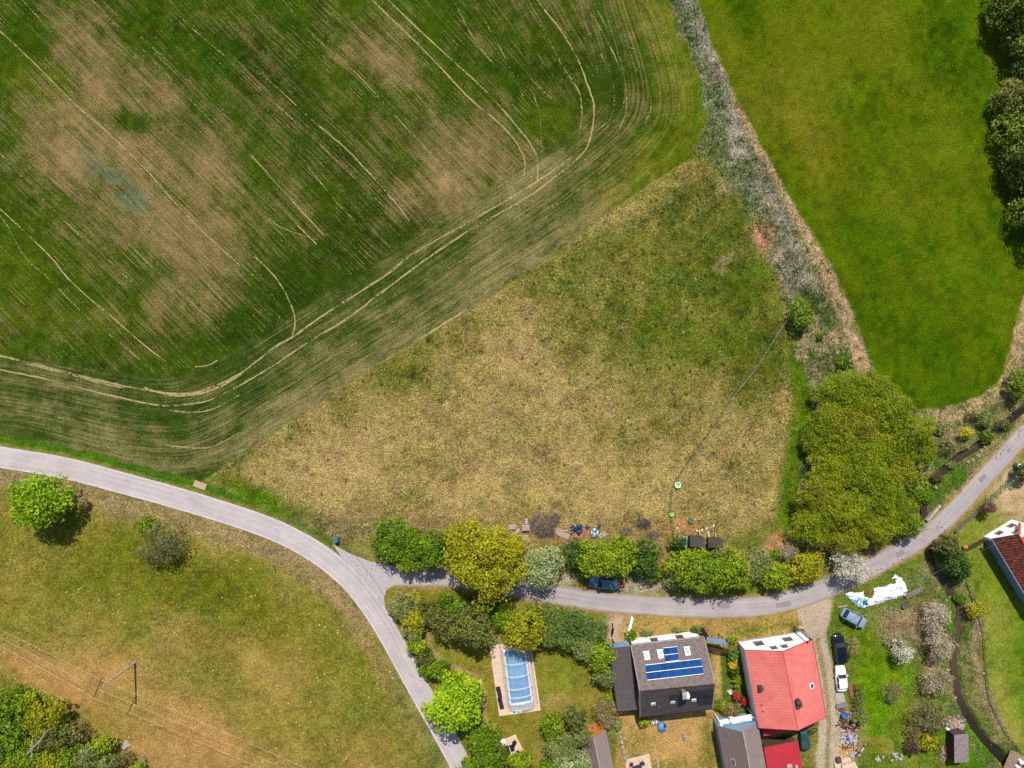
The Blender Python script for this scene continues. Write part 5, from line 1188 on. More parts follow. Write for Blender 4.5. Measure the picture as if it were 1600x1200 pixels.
canopy('gate_roof', [(959, 1007), (982.5, 1003), (983.6, 1009.6), (959.5, 1011.5)], 2.5, LBLUE, 'narrow pale blue roof over the gateway beside the annex', 'gate roof')
tt, P = canopy('shelter', [(1104, 995.8), (1131, 998.8), (1139, 1007.8), (1106.5, 1003)], 2.4, LBLUE, 'pale blue sheet metal shelter between the two large houses', 'shelter')
fb = thing('board_fence', 'weathered brown board fence under the pale blue shelter', 'fence', (*W(1122, 1011), 0))
for k in range(17):
    x, y = W(1106 + k * 2.1, 1008.5 + k * .45); mb = MB(); mb.box((x, y, .8), (.17, .04, 1.6), -.21); mb.build('board', DKW, fb, world=True)
for z in (.4, 1.3):
    mb = MB(); a = W3(1106, 1009.6); b = W3(1140, 1016.6); mb.tube([a + Vector((0, 0, z)), b + Vector((0, 0, z))], .04, 4); mb.build('rail', DKW, fb, world=True)

# ---- red roofed house
ZE, ZR = 4.3, 6.75
nw, ne, se, sw = [W3(*p, ZE) for p in ((1163.8, 1015.7), (1269, 998.8), (1290.6, 1120.6), (1186, 1137.5))]
rn, rs = W3(1223.6, 1017.6, ZR), W3(1247.5, 1141, ZR)
H2 = thing('house', 'red metal roofed house with white gable beside the gravel track', 'house', ((nw.x + se.x) / 2, (nw.y + se.y) / 2, 0))
RW = Roof(sw, nw, rs, rn); RE = Roof(ne, se, rn, rs)
slope(RW, 'roof', RED, H2); slope(RE, 'roof', RED, H2)
ribs(RW, H2, RED, 26, .05, .045, across=18); ribs(RE, H2, RED, 18, .03, .02)
c4 = gable_walls(H2, [(nw.x, nw.y), (ne.x, ne.y), (se.x, se.y), (sw.x, sw.y)], ZE, ZR, 0, .38, WHITE)
pl_ = MB(); cp_ = [p + (p - sum(c4, Vector()) / 4).normalized() * .05 for p in c4]; pl_.prism([Vector((p.x, p.y, -.1)) for p in cp_], Vector((0, 0, .6))); pl_.build('plinth', CONC, H2, world=True)
strip([rn + Vector((0, 0, .04)), rs + Vector((0, 0, .04))], .09, 0, 'ridge_cap', RED, H2)
for a, b in ((nw, rn), (rn, ne), (sw, rs), (rs, se)): strip([a, b], .06, 0, 'verge_trim', RED2, H2)
strip([sw + Vector((-.06, 0, -.06)), nw + Vector((-.06, 0, -.06))], .07, 0, 'gutter', STEEL, H2); strip([ne + Vector((.06, 0, -.06)), se + Vector((.06, 0, -.06))], .07, 0, 'gutter', RED2, H2)
nd = (c4[1] - c4[0]).normalized(); no = (-nd.y, nd.x)
def gw(px, py, w_, h_):
    p = hit(px, py, c4[0], Vector((*no, 0))); wall_window(H2, (p.x, p.y), (nd.x, nd.y), no, w_, h_, max(1.0, p.z), bars=2 if w_ > 1 else 1)
gw(1186, 1006, 1.35, 1.5); gw(1231, 999.5, 1.35, 1.3); gw(1209.5, 1012.8, .95, 1.0); gw(1226, 1010.5, .95, 1.0)
q = RW.pix(1187, 1073); chimney(H2, (q.x, q.y), .55, .6, q.z - .4, q.z + .75, .2, m=mat('soot_chimney', C(84, 68, 64), .9, .2, 6), cap=mat('sooty_cap', C(132, 92, 70), .9, .25, 7, C(70, 58, 56)))
q = RE.pix(1246, 1099); chimney(H2, (q.x - .1, q.y + .3), .7, .9, q.z - .6, q.z + 1.0, .2, m=mat('soot_chimney', C(84, 68, 64), .9, .2, 6), cap=mat('sooty_cap', C(132, 92, 70), .9, .25, 7, C(70, 58, 56)))
roof_window(H2, RE, 1268, 1071.5, .8, .75, glass=GLASS)
vp = MB()
for px, py in ((1189.5, 1101), (1191.5, 1111)):
    q = RW.pix(px, py); vp.cyl((q.x, q.y, q.z - .1), .07, .35, 8)
vp.build('vent_pipe', BLACK, H2, world=True)
fl_ = thing('flue', 'tall steel flue with bracket ladder at the corner of the red roofed house', 'flue', (*W(1241, 977), 0))
mb = MB(); mb.tube([(0, 0, 0), (0, 0, 5.9)], .13, 10); mb.build('pipe', STEEL, fl_); mb = MB(); mb.tube([(0, 0, 5.9), (0, 0, 6.1)], [.2, .2], 10); mb.build('cap', DKW, fl_)
mb = MB(); mb.tube([(.32, -.1, 0), (.32, -.1, 5.4)], .035, 5); mb.tube([(.32, -.45, 0), (.32, -.45, 5.4)], .035, 5)
for k in range(16): mb.tube([(.32, -.1, .3 + k * .32), (.32, -.45, .3 + k * .32)], .02, 4)
mb.build('ladder', STEEL, fl_)
# porch below the south end, in shade
pr = thing('lean_to', 'dark red lean-to under the south gable of the red roofed house', 'lean-to', (*W(1215, 1150), 0))
P = [W3(*p, 2.3) for p in ((1192, 1141), (1240, 1141), (1212, 1148), (1193, 1150))]
mb = MB(); mb.prism([p - Vector((0, 0, .08)) for p in P], Vector((0, 0, .08))); mb.build('roof', RED2, pr, world=True)
mb = MB()
for p in P: mb.box((p.x, p.y - .0, 1.1), (.1, .1, 2.2))
mb.build('post', DKW, pr, world=True)

# ---- grey tiled garage with the balcony, running off the bottom edge
ZE, ZR = 3.5, 6.15
nw = W3(1120.6, 1133.8, ZE); ne = W3(1183, 1125.6, ZE); rn = W3(1160.6, 1142.5, ZR)
dv = (W3(1133, 1200, ZE) - nw).normalized(); dv.z = 0; Ls_ = 11.0
sw = nw + dv * Ls_; se = ne + dv * Ls_; rn = Vector((((nw + ne) / 2).x, ((nw + ne) / 2).y, ZR)); rs = rn + dv * Ls_
H3 = thing('garage', 'grey tiled garage with a blue roofed balcony at its gable', 'garage', ((nw.x + se.x) / 2, (nw.y + se.y) / 2, 0))
TILE_S = mat('mottled_slates', C(134, 116, 110), .85, .30, 14, C(118, 104, 100), bump=.03)
TILE_P = mat('pale_slates', C(156, 138, 134), .85, .15, 10, C(146, 130, 126), bump=.02)
GW_ = Roof(sw, nw, rs, rn); GE = Roof(ne, se, rn, rs)
slope(GW_, 'roof', TILE_S, H3, 14, jitter=.018); slope(GE, 'roof', TILE_P, H3, 14, jitter=.005)
gable_walls(H3, [(nw.x, nw.y), (ne.x, ne.y), (se.x, se.y), (sw.x, sw.y)], ZE, ZR, 0, .5, BLUEW)
strip([rn + Vector((0, 0, .05)), rs + Vector((0, 0, .05))], .09, 0, 'ridge_cap', CONC, H3)
for a, b in ((nw, rn), (rn, ne)): strip([a + Vector((0, 0, .02)), b + Vector((0, 0, .02))], .07, 0, 'verge_trim', LBLUE, H3)
roof_window(H3, GW_, 1146, 1190.5, 1.0, .7, frame=mat('tan_frame', C(206, 178, 130), .7, .1, 4), glass=GLASS); roof_window(H3, GE, 1189, 1191, .35, .8, frame=mat('tan_frame', C(206, 178, 130)), glass=GLASS)
bl_ = thing('balcony', 'balcony with pale blue glass roofing and white furniture, in front of the garage gable', 'balcony', (*W(1150, 1133, 2.4), 0))
P = [W3(*p, 2.4) for p in ((1124, 1126), (1176, 1116), (1181, 1127), (1122, 1137))]
mb = MB(); mb.prism([p - Vector((0, 0, .15)) for p in P], Vector((0, 0, .15))); mb.build('floor', WPNT, bl_, world=True)
P2 = [W3(*p, 3.3) for p in ((1131, 1133.4), (1176, 1125.5), (1179.5, 1127.5), (1134, 1136.5))]
mb = MB(); mb.prism([p for p in P2], Vector((0, 0, .05))); mb.build('glass_roof', mat('teal_glazing', C(96, 158, 190), .2, .1, 3, spec=.6), bl_, world=True)
for i in range(3):
    a = P[i].copy(); b = P[(i + 1) % 4].copy()
    if i == 2: continue
    for z in (.5, .95):
        mb = MB(); mb.tube([a + Vector((0, 0, z)), b + Vector((0, 0, z))], .03, 5); mb.build('rail', WPNT, bl_, world=True)
a, b = P[0], P[3]
mb = MB(); mb.prism([a + Vector((-.1, 0, 0)), a + Vector((.22, 0, 0)), b + Vector((.22, 0, 0)), b + Vector((-.1, 0, 0))], Vector((0, 0, 1.0))); mb.build('white_parapet', WPNT, bl_, world=True)
for p in P:
    mb = MB(); mb.box((p.x, p.y - .1, 1.1), (.14, .14, 2.2)); mb.build('post', WPNT, bl_, world=True)
def chair(px, py, z, rz, label, m=WPNT, group=None, s=1.0, cat='chair', base_z=0.0):
    t = thing('chair', label, cat, (*W(px, py, z), z), rz, group)
    mb = MB(); mb.box((0, 0, .43 * s), (.5 * s, .5 * s, .05)); mb.build('seat', m, t); mb = MB(); mb.box((0, .25 * s, .7 * s), (.5 * s, .05, .5 * s), rx=-.2); mb.build('backrest', m, t)
    for x in (-.22, .22):
        for y in (-.22, .22): mb = MB(); mb.tube([(x * s, y * s, .41 * s), (x * s * 1.1, y * s * 1.1, 0)], .02, 4); mb.build('leg', m, t)
        mb = MB(); mb.box((x * 1.15 * s, 0, .62 * s), (.05, .45 * s, .04)); mb.build('armrest', m, t)
    return t
def table(px, py, z, w_, d_, rz, label, m=WPNT, hh=.73, group=None):
    t = thing('table', label, 'table', (*W(px, py, z), z), rz, group)
    mb = MB(); mb.box((0, 0, hh), (w_, d_, .05)); mb.build('tabletop', m, t)
    for x in (-1, 1):
        for y in (-1, 1): mb = MB(); mb.box((x * (w_ / 2 - .06), y * (d_ / 2 - .06), (hh - .025) / 2), (.06, .06, hh - .025)); mb.build('leg', m, t)
    return t
chair(1141, 1120.5, 2.4, .2, 'white balcony chair nearest the white parapet'); chair(1152, 1124, 2.4, -1.8, 'white balcony chair at the right of the balcony table'); table(1146, 1125.5, 2.4, 1.0, .7, .2, 'white table on the garage balcony')

# ---- small deep red shed with the wood pile
ZE = 2.6
P = [W3(*p, ZE) for p in ((1193.5, 1168), (1247, 1158), (1257, 1216), (1203, 1226))]
H4 = thing('shed', 'flat deep red metal shed below the red roofed house', 'shed', (P[0].x, P[2].y, 0)); c = sum(P, Vector()) / 4
mb = MB(); mb.prism([p - Vector((0, 0, .1)) for p in P], Vector((0, 0, .1))); mb.build('roof', RED2, H4, world=True)
rr_ = Roof(P[0], P[1], P[3], P[2]); ribs(rr_, H4, RED2, 14, .03, .025)
mb = MB(); mb.prism([Vector((c.x + (p.x - c.x) * .92, c.y + (p.y - c.y) * .92, -.1)) for p in P], Vector((0, 0, ZE))); mb.build('wall', DKW, H4, world=True)
for (px, py, w_, d_) in ((1233, 1196, .8, .45), (1244, 1198, .35, .6)):
    q = W3(px, py, ZE); mb = MB(); mb.box((q.x, q.y, ZE + .14), (w_, d_, .24), .2); solo_o = mb.build('roof_box', CONC); tag(solo_o, 'pale box lying on the deep red shed roof, %s one' % ('wider' if w_ > .5 else 'narrower'), 'box')
wp = thing('wood_pile', 'stacked split boards between the red house and deep red shed', 'wood pile', (*W(1215, 1160), 0))
for k in range(16):
    x, y = W(1194 + (k % 8) * 6, 1163 - (k % 8) * 1.3 + (k // 8) * 2.6); mb = MB(); L_w = R.uniform(.7, 1.4); mb.box((x, y, 1.0 + .12 * (k % 3)), (L_w, .14, .1), .18 + R.uniform(-.15, .15)); mb.build('board', [WD, GREYW, FRM][k % 3], wp, world=True)
mb = MB(); mb.box((*W(1216, 1161.5), .45), (4.6, .5, .9), .2); mb.build('stack', DKW, wp, world=True)

# ---- right house, cut by the picture edge
ZE, ZR = 2.8, 5.5
nwp = Vector((73.0, -23.6, ZE)); dl = Vector((.514, -.857, 0)); dp = Vector((.857, .514, 0)); HW = 2.5
nep = nwp + dp * 2 * HW; rnp = nwp + dp * HW; rnp.z = ZR; Ll = 13.0
H5 = thing('house', 'brown red tiled house with white gable, cut by the right edge', 'house', (nwp.x + 5, nwp.y - 5, 0))
WR = Roof(nwp + dl * Ll, nwp, rnp + dl * Ll, rnp); ER = Roof(nep, nep + dl * Ll, rnp, rnp + dl * Ll)
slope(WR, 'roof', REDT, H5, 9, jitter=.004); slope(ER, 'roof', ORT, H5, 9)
ribs(WR, H5, mat('dark_tile_rows', C(100, 50, 44), .8, .1, 6), 30, .10, .07, name='tile_rows')
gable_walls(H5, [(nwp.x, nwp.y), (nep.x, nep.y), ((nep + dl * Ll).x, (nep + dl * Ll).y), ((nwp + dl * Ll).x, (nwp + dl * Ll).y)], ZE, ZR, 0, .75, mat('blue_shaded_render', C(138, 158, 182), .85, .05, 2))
strip([nwp, nwp + dl * Ll], .10, 0, 'gutter', BLUEW, H5); strip([rnp + Vector((0, 0, .05)), rnp + dl * Ll + Vector((0, 0, .05))], .1, 0, 'ridge_cap', ORT, H5)
base_nw = Vector((*W(1536, 837), 0)); 
# outer render of the gable: it stands forward of the roof edge
gp = MB(); b0 = Vector((*W(1537, 838), 0)); b1 = b0 + dp * 2 * (HW + .05)
gb = [b0 + Vector((0, 0, -.1)), b1 + Vector((0, 0, -.1)), b1 + Vector((0, 0, ZE)), (b0 + b1) / 2 + Vector((0, 0, ZR - .1)), b0 + Vector((0, 0, ZE))]
dist_ = (nwp - b0).dot(dl); gp.prism(gb, dl * max(.25, dist_ + .45)); gp.build('wall', WHITE, H5, world=True)
for t, z, w_ in ((.32, 1.6, .9), (.50, 3.6, .35), (.62, 3.6, .35), (.75, 1.6, .9)):
    p = b0.lerp(b1, t); wall_window(H5, (p.x, p.y), (dp.x, dp.y), (-dl.x, -dl.y), w_, .95 if w_ > .5 else .35, z)
fence_r = thing('picket_fence', 'low wooden fence running from the white gable towards the stream', 'fence', (*W(1515, 850), 0))
for k in range(24):
    x, y = W(1506 + k * 1.35, 857 - k * .72); mb = MB(); mb.box((x, y, .5), (.09, .03, 1.0), .5); mb.build('picket', DKW, fence_r, world=True)
for z in (.25, .8): mb = MB(); mb.tube([W3(1506, 857.4) + Vector((0, 0, z)), W3(1538, 840.4) + Vector((0, 0, z))], .035, 4); mb.build('rail', WD, fence_r, world=True)

# ---- small shed with the orange gable, bottom
ZE, ZR = 2.3, 3.9
ne = W3(946, 1139, ZE); dv = (W3(957, 1192, ZE) - ne); dv.z = 0; dv.normalize(); dpv = Vector((-dv.y, dv.x, 0)); dpv = dpv if dpv.x < 0 else -dpv
rn = W3(927.4, 1152.3, ZR); hw = abs((rn - ne).dot(dpv)); ne = ne + dv * ((rn - ne).dot(dv)); nw = ne + dpv * 2 * hw; rn = ne + dpv * hw; rn.z = ZR
H6 = thing('shed', 'small grey roofed shed with an orange gable at the bottom edge', 'shed', (rn.x, rn.y - 3, 0))
A6 = Roof(ne, ne + dv * 7.5, rn, rn + dv * 7.5); B6 = Roof(nw + dv * 7.5, nw, rn + dv * 7.5, rn)
slope(A6, 'roof', TILE_P, H6, 8); slope(B6, 'roof', TILE_G, H6, 8)
gable_walls(H6, [(nw.x, nw.y), (ne.x, ne.y), ((ne + dv * 7.5).x, (ne + dv * 7.5).y), ((nw + dv * 7.5).x, (nw + dv * 7.5).y)], ZE, ZR, 0, .25, mat('orange_boards', C(226, 142, 56), .8, .1, 5, C(206, 122, 50)))
strip([rn + Vector((0, 0, .05)), rn + dv * 7.5 + Vector((0, 0, .05))], .07, 0, 'ridge_cap', CONC, H6)
tr_ = thing('terrace', 'orange brown wooden terrace in front of the orange gabled shed', 'terrace', (*W(932, 1137), 0))
e0 = Vector((*W(917, 1142), .25)); e1 = Vector((*W(944, 1133), .25)); ev = (e1 - e0).normalized(); 
for k in range(9):
    q = (e0 + e1) / 2 - dv * (.1 - .0) + dv * (k * .21 - .6); mb = MB(); mb.box((q.x, q.y, .3), ((e1 - e0).length, .19, .06), math.atan2(-dpv.y, -dpv.x)); mb.build('plank', mat('terrace_plank', C(180, 116, 80), .8, .15, 5), tr_, world=True)
chair(926, 1138, .33, 2.6, 'dark chair on the orange brown terrace', BLACK); chair(920, 1140, .33, .4, 'white chair at the left end of the terrace')

# ---- long shed on the plot
ZE = 2.3
P = [W3(*p, ZE) for p in ((1490.7, 1148.7), (1512.7, 1146.7), (1513.7, 1189.5), (1491.3, 1192))]
H7 = thing('shed', 'long grey corrugated shed beside the stream, lower right', 'shed', (P[0].x, P[2].y, 0)); c = sum(P, Vector()) / 4
mb = MB(); mb.prism([p - Vector((0, 0, .08)) for p in P], Vector((0, 0, .08))); mb.build('roof', mat('fibre_cement_sheet', C(158, 144, 142), .9, .15, 5, C(140, 128, 126), bump=.02), H7, world=True)
r7 = Roof(P[3], P[0], P[2], P[1]); ribs(r7, H7, mat('fibre_cement_sheet', C(158, 144, 142)), 24, .07, .04, name='corrugation')
mb = MB(); mb.prism([Vector((c.x + (p.x - c.x) * .9, c.y + (p.y - c.y) * .95, -.1)) for p in P], Vector((0, 0, ZE))); mb.build('wall', DKW, H7, world=True)

# ---- chicken sheds and small structures on the meadow edge
def coop(px0, py0, px1, py1, z, label, ramp):
    P = [W3(px0, py0, z), W3(px1, py0 + .8, z), W3(px1, py1, z - .35), W3(px0, py1 - .5, z - .35)]; c = sum(P, Vector()) / 4
    t = thing('chicken_shed', label, 'shed', (c.x, c.y, 0), 0, 'chicken sheds')
    mb = MB(); mb.prism([p - Vector((0, 0, .06)) for p in P], Vector((0, 0, .06))); mb.build('roof', mat('felt_roof', C(84, 80, 82), .85, .08, 4, C(94, 90, 90)), t, world=True)
    mb = MB(); mb.box((c.x, c.y, .9), (abs(P[1].x - P[0].x) * .88, abs(P[0].y - P[3].y) * .88, 1.3)); mb.build('wall', DKW, t, world=True)
    for dx in (-.8, .8):
        for dy in (-.5, .5): mb = MB(); mb.box((c.x + dx, c.y + dy, .13), (.1, .1, .3)); mb.build('leg', DKW, t, world=True)
    for dx, w_ in ramp:
        mb = MB(); mb.box((c.x + dx, c.y + 1.15, .42), (w_, .9, .05), 0, rx=-.55); mb.build('ramp', WD, t, world=True)
    return t
coop(1078, 838.5, 1100, 855, 1.9, 'left dark roofed chicken shed at the meadow edge', [(.75, .12)])
coop(1106.5, 841.5, 1129.5, 856.5, 1.7, 'right dark roofed chicken shed, half under the trees', [(-.75, .30), (.3, .10)])
gt = thing('tarp_frame', 'pale green tarp stretched on a frame left of the chicken sheds', 'tarp', (*W(1068, 846), 0))
P = [W3(*p, 1.3) for p in ((1061, 836), (1074, 838.5), (1073, 856), (1060, 852))]
mb = MB(); mb.prism([p - Vector((0, 0, .03)) for p in P], Vector((0, 0, .03))); mb.build('cover', mat('pale_green_tarp', C(138, 166, 146), .5, .15, 1.2, C(118, 150, 128)), gt, world=True)
for p in P: mb = MB(); mb.tube([(p.x, p.y, 0), (p.x, p.y, 1.27)], .03, 5); mb.build('pole', WD, gt, world=True)
pf = thing('post_frame', 'wooden post frame with two pale beams beside the sage bushes', 'frame', (*W(1172, 868), 0))
for a, b in (((1154, 873), (1165, 870)), ((1165, 870), (1178, 872.5)), ((1176, 857), (1176.5, 872))):
    mb = MB(); mb.tube([W3(*a, 1.6), W3(*b, 1.6)], .07, 4); mb.build('beam', GREYW, pf, world=True)
for a in ((1154, 873), (1178, 872.5), (1176, 857), (1165, 870)):
    p = W3(*a, 1.6); mb = MB(); mb.tube([(p.x, p.y, 0), (p.x, p.y, 1.6)], .06, 4); mb.build('post', GREYW, pf, world=True)

# ------------------------------------------------------------------ pool garden
PAV = mat('sandstone_slab', C(238, 208, 180), .85, .06, 3, C(226, 196, 168))
def paving(quad, nu, nv, label, cat, z=.06, th=.10, as_parts=False):
    P = [Vector((*W(*p), 0)) for p in quad]; c = sum(P, Vector()) / 4
    t = thing('paving', label, cat, (c.x, c.y, 0))
    def bl(u, v): return P[0].lerp(P[1], u).lerp(P[3].lerp(P[2], u), v)
    bed = MB(); bed.prism([p + Vector((0, 0, -.06)) for p in P], Vector((0, 0, .10))); bed.build('joint_bed', mat('joint_mortar', C(196, 170, 146), .9, .1, 5), t, world=True)
    mb = MB(); r = random.Random(3)
    for i in range(nu):
        for j in range(nv):
            e = .035; dz = r.uniform(-.006, .006); a = [bl((i + x) / nu, (j + y) / nv) for x, y in ((0, 0), (1, 0), (1, 1), (0, 1))]; cc = sum(a, Vector()) / 4
            a = [cc + (p - cc) * (1 - e) + Vector((0, 0, .03)) for p in a]; mb.prism(a, Vector((0, 0, .035 + dz)))
    o = mb.build('slabs', PAV, t, world=True); o['kind'] = 'stuff'
    return t
paving([(764.7, 1008.5), (829, 1000), (845, 1110), (780, 1119)], 12, 20, 'sandstone paved deck around the covered pool', 'deck')
paving([(783, 1157), (805.5, 1147), (818, 1172.5), (793, 1182)], 5, 6, 'small square sandstone patio with dark furniture', 'patio')
paving([(976.5, 1187), (1014, 1177.5), (1026, 1240), (985, 1240)], 7, 10, 'pale paved patio at the bottom edge of the yard', 'patio')
POOLW = mat('pool_water', C(84, 176, 234), .06, .14, .8, C(50, 148, 220), spec=.6)
a0, a1 = Vector((*W(783.5, 1014), 0)), Vector((*W(795, 1106), 0)); b0, b1 = Vector((*W(823, 1009.5), 0)), Vector((*W(836, 1099.5), 0))
pool = thing('swimming_pool', 'blue swimming pool under the clear arched cover', 'pool', tuple((a0 + b1) / 2))
def qd(u, v, z): p = a0.lerp(b0, u).lerp(a1.lerp(b1, u), v); return Vector((p.x, p.y, z))
mb = MB(); mb.prism([qd(.12, .04, .10), qd(.88, .04, .10), qd(.88, .93, .10), qd(.12, .93, .10)], Vector((0, 0, .02))); mb.build('water', POOLW, pool, world=True)
mb = MB()
for (u0, v0, u1, v1) in ((.06, .01, .12, .96), (.88, .01, .94, .96), (.12, .01, .88, .04), (.12, .93, .88, .96)): mb.prism([qd(u0, v0, .08), qd(u1, v0, .08), qd(u1, v1, .08), qd(u0, v1, .08)], Vector((0, 0, .07)))
mb.build('coping', WPNT, pool, world=True)
clear = bpy.data.materials.new('clear_sheet'); nt_, N_, L_ = nodes_of(clear); p_ = N_['Principled BSDF']; p_.inputs['Base Color'].default_value = (*C(206, 224, 236), 1); p_.inputs['Roughness'].default_value = .14; p_.inputs['Alpha'].default_value = .32; p_.inputs['Specular IOR Level'].default_value = .9
enc = thing('pool_enclosure', 'clear telescopic arched cover over the swimming pool', 'pool cover', tuple((a0 + b1) / 2))
segs = [(0.0, .24, .95), (.22, .45, .965), (.43, .66, .975), (.64, .80, .985), (.78, .90, .99), (.88, 1.0, 1.0)]
HP = 1.35; NA = 14
def arc(v, s, k, extra=0.0):
    t = math.pi * k / NA; x = -math.cos(t); u = .5 + .5 * x * s; z = .12 + (math.sin(t) ** .8) * HP * s + extra; return qd(u, v, z)
for (v0, v1, s) in segs:
    mb = MB(); vs = []
    for k in range(NA + 1): vs += [arc(v0, s, k), arc(v1, s, k)]
    mb.add(vs, [(2 * k, 2 * k + 1, 2 * k + 3, 2 * k + 2) for k in range(NA)]); o = mb.build('cover_segment', clear, enc, world=True, smooth=True)
    for v in (v0 + .002, v1 - .002):
        mb = MB(); mb.tube([arc(v, s, k, .015) for k in range(NA + 1)], .018, 4); f_ = mb.build('arch_frame', WPNT, None)
        for vv in f_.data.vertices: vv.co -= enc.location
        f_.parent = o
    mb = MB(); mb.tube([arc(v0, s, 9, .01), arc(v1, s, 9, .01)], .007, 4); mb.tube([arc(v0, s, 5, .01), arc(v1, s, 5, .01)], .007, 4); f_ = mb.build('purlin', WPNT, None)
    for vv in f_.data.vertices: vv.co -= enc.location
    f_.parent = o
mb = MB(); vs = [arc(1.0, 1.0, k) for k in range(NA + 1)]; mb.add(vs, [tuple(range(NA + 1))]); mb.build('end_wall', clear, enc, world=True)
for u, v0, v1 in ((-.06, -.22, 1.0), (1.05, 0, 1.0)):
    for du in (0, .05): mb = MB(); mb.tube([qd(u + du, v0, .13), qd(u + du, v1, .13)], .045, 4); mb.build('rail', ALU, enc, world=True)
for i, (px, py, rz) in enumerate(((779.8, 1080, .22), (782.5, 1097, .24))):
    t = thing('sun_lounger', ['dark grey sun lounger beside the pool cover, upper one', 'dark grey sun lounger beside the pool cover, nearer the deck corner'][i], 'sun lounger', (*W(px, py), .1), rz, 'loungers on the pool deck')
    lm_ = mat('charcoal_fabric', C(48, 46, 58), .8, .1, 5)
    mb = MB(); mb.box((0, -.25, .32), (.62, 1.2, .07)); mb.build('mattress', lm_, t); mb = MB(); mb.box((0, .58, .5), (.62, .62, .07), rx=.6); mb.build('backrest', lm_, t)
    mb = MB(); mb.box((0, 0, .25), (.66, 1.75, .05)); mb.build('frame', BLACK, t)
    for x in (-.28, .28):
        for y in (-.75, .7): mb = MB(); mb.box((x, y, .12), (.05, .05, .24)); mb.build('leg', BLACK, t)
sp_ = thing('pool_mat', 'pale blue and white pool mat lying before the cover end', 'pool mat', (*W(807, 1112), .1), .12)
mb = MB(); mb.box((0, 0, .03), (1.6, .4, .05)); mb.build('mat', WPNT, sp_); mb = MB(); mb.box((-.4, .05, .075), (.42, .26, .04)); mb.box((.3, 0, .07), (.3, .12, .03)); mb.build('blue_pad', mat('blue_pad', C(70, 160, 210), .6, .1, 4), sp_)
# patio furniture
chair(803.8, 1157.5, .1, 2.6, 'black patio chair at the top of the small patio', BLACK, 'black chairs on the small patio'); chair(809, 1173, .1, -.9, 'black patio chair at the lower right patio corner', BLACK, 'black chairs on the small patio')
table(800, 1166.5, .1, .6, .95, .28, 'low black patio table', BLACK, .4)
t = thing('garden_sofa', 'black two seat garden sofa on the small patio', 'sofa', (*W(792.5, 1171.5), .1), .3)
mb = MB(); mb.box((0, 0, .25), (.75, 1.35, .3)); mb.build('seat', mat('charcoal_fabric', C(48, 46, 58)), t); mb = MB(); mb.box((-.34, 0, .5), (.14, 1.35, .5)); mb.build('backrest', BLACK, t)
for y in (-.72, .72): mb = MB(); mb.box((0, y, .38), (.75, .1, .5)); mb.build('armrest', BLACK, t)
t = thing('folded_parasol', 'white folded parasol with its base at the patio corner', 'parasol', (*W(786, 1158), 0))
mb = MB(); mb.tube([(0, 0, .1), (0, 0, 1.0), (.1, -.35, 2.4)], [.03, .05, .04], 6); mb.build('pole', STEEL, t); mb = MB(); mb.tube([(.02, -.05, 1.0), (.06, -.2, 1.7), (.1, -.35, 2.3)], [.2, .16, .05], 8); mb.build('canopy', WPNT, t); mb = MB(); mb.box((0, 0, .1), (.7, .7, .1), .3); mb.build('base', WPNT, t)

# yard of the solar house
t = thing('play_tent', 'blue hexagonal play tent on the dry yard', 'tent', (*W(1034, 1134), 0), .3)
bt_ = mat('blue_tent_cloth', C(84, 160, 222), .6, .06, 2); nb_ = mat('navy_tent_cloth', C(44, 56, 96), .6, .06, 2)
rim = [Vector((math.cos(k * math.pi / 3) * .72, math.sin(k * math.pi / 3) * .72, .55)) for k in range(6)]; low_ = [p * 1.0 + Vector((0, 0, -.55)) for p in rim]; top_ = Vector((0, 0, 1.05))
for k in range(6):
    k2 = (k + 1) % 6; mb = MB(); mb.add([rim[k], rim[k2], top_], [(0, 1, 2)]); mb.build('roof_panel', nb_ if k == 0 else bt_, t)
mb = MB(); mb.add(low_ + rim, [(k, (k + 1) % 6, 6 + (k + 1) % 6, 6 + k) for k in range(6)]); mb.build('side_wall', bt_, t)
t = thing('toy_car', 'small grey blue toy car on the dry yard', 'toy car', (*W(1068.5, 1150.5), 0), 1.75)
mb = MB(); mb.box((0, 0, .25), (.85, .42, .22), taper=.85); mb.box((-.12, 0, .46), (.4, .34, .22), taper=.8); mb.build('body', mat('grey_blue_toy', C(130, 160, 190), .4, .06, 3), t)
for x in (-.28, .28):
    for y in (-.22, .22): mb = MB(); mb.tube([(x, y - .03, .12), (x, y + .03, .12)], .11, 8); mb.build('wheel', BLACK, t)
t = thing('laundry_rack', 'white and pink laundry on a rack under the south eave', 'laundry rack', (*W(1021, 1123), 0), .3)
for k in range(5): mb = MB(); mb.box((-.5 + k * .25, 0, .85), (.12, .8, .03), ry=.1 * (k - 2)); mb.build('cloth', WPNT if k % 2 else mat('pink_cloth', C(226, 176, 196), .8, .1, 4), t)
for x in (-.55, .55): mb = MB(); mb.tube([(x, -.35, 0), (x, .35, .83)], .015, 4); mb.tube([(x, .35, 0), (x, -.35, .83)], .015, 4); mb.build('leg', STEEL, t)
table(995, 1196, .1, 1.3, .9, .3, 'dark garden table on the pale patio at the bottom edge', mat('dark_plum_wood', C(66, 52, 70), .7, .1, 5))
chair(986, 1192, .1, 1.3, 'dark chair left of the dark garden table', mat('dark_plum_wood', C(66, 52, 70)), 'chairs round the dark garden table'); chair(1003, 1190, .1, -1.0, 'dark chair right of the dark garden table', mat('dark_plum_wood', C(66, 52, 70)), 'chairs round the dark garden table')
mb = MB(); mb.box((0, 0, .08), (.24, 2.3, .12)); solo(mb, 'plank', WD, 'pale plank lying right of the bottom patio', 'plank', (*W(1028, 1196), 0), .15)
lw_ = thing('garden_wall', 'low stone edged wall between the lawn and the dry yard', 'wall', (*W(971, 1160), 0))
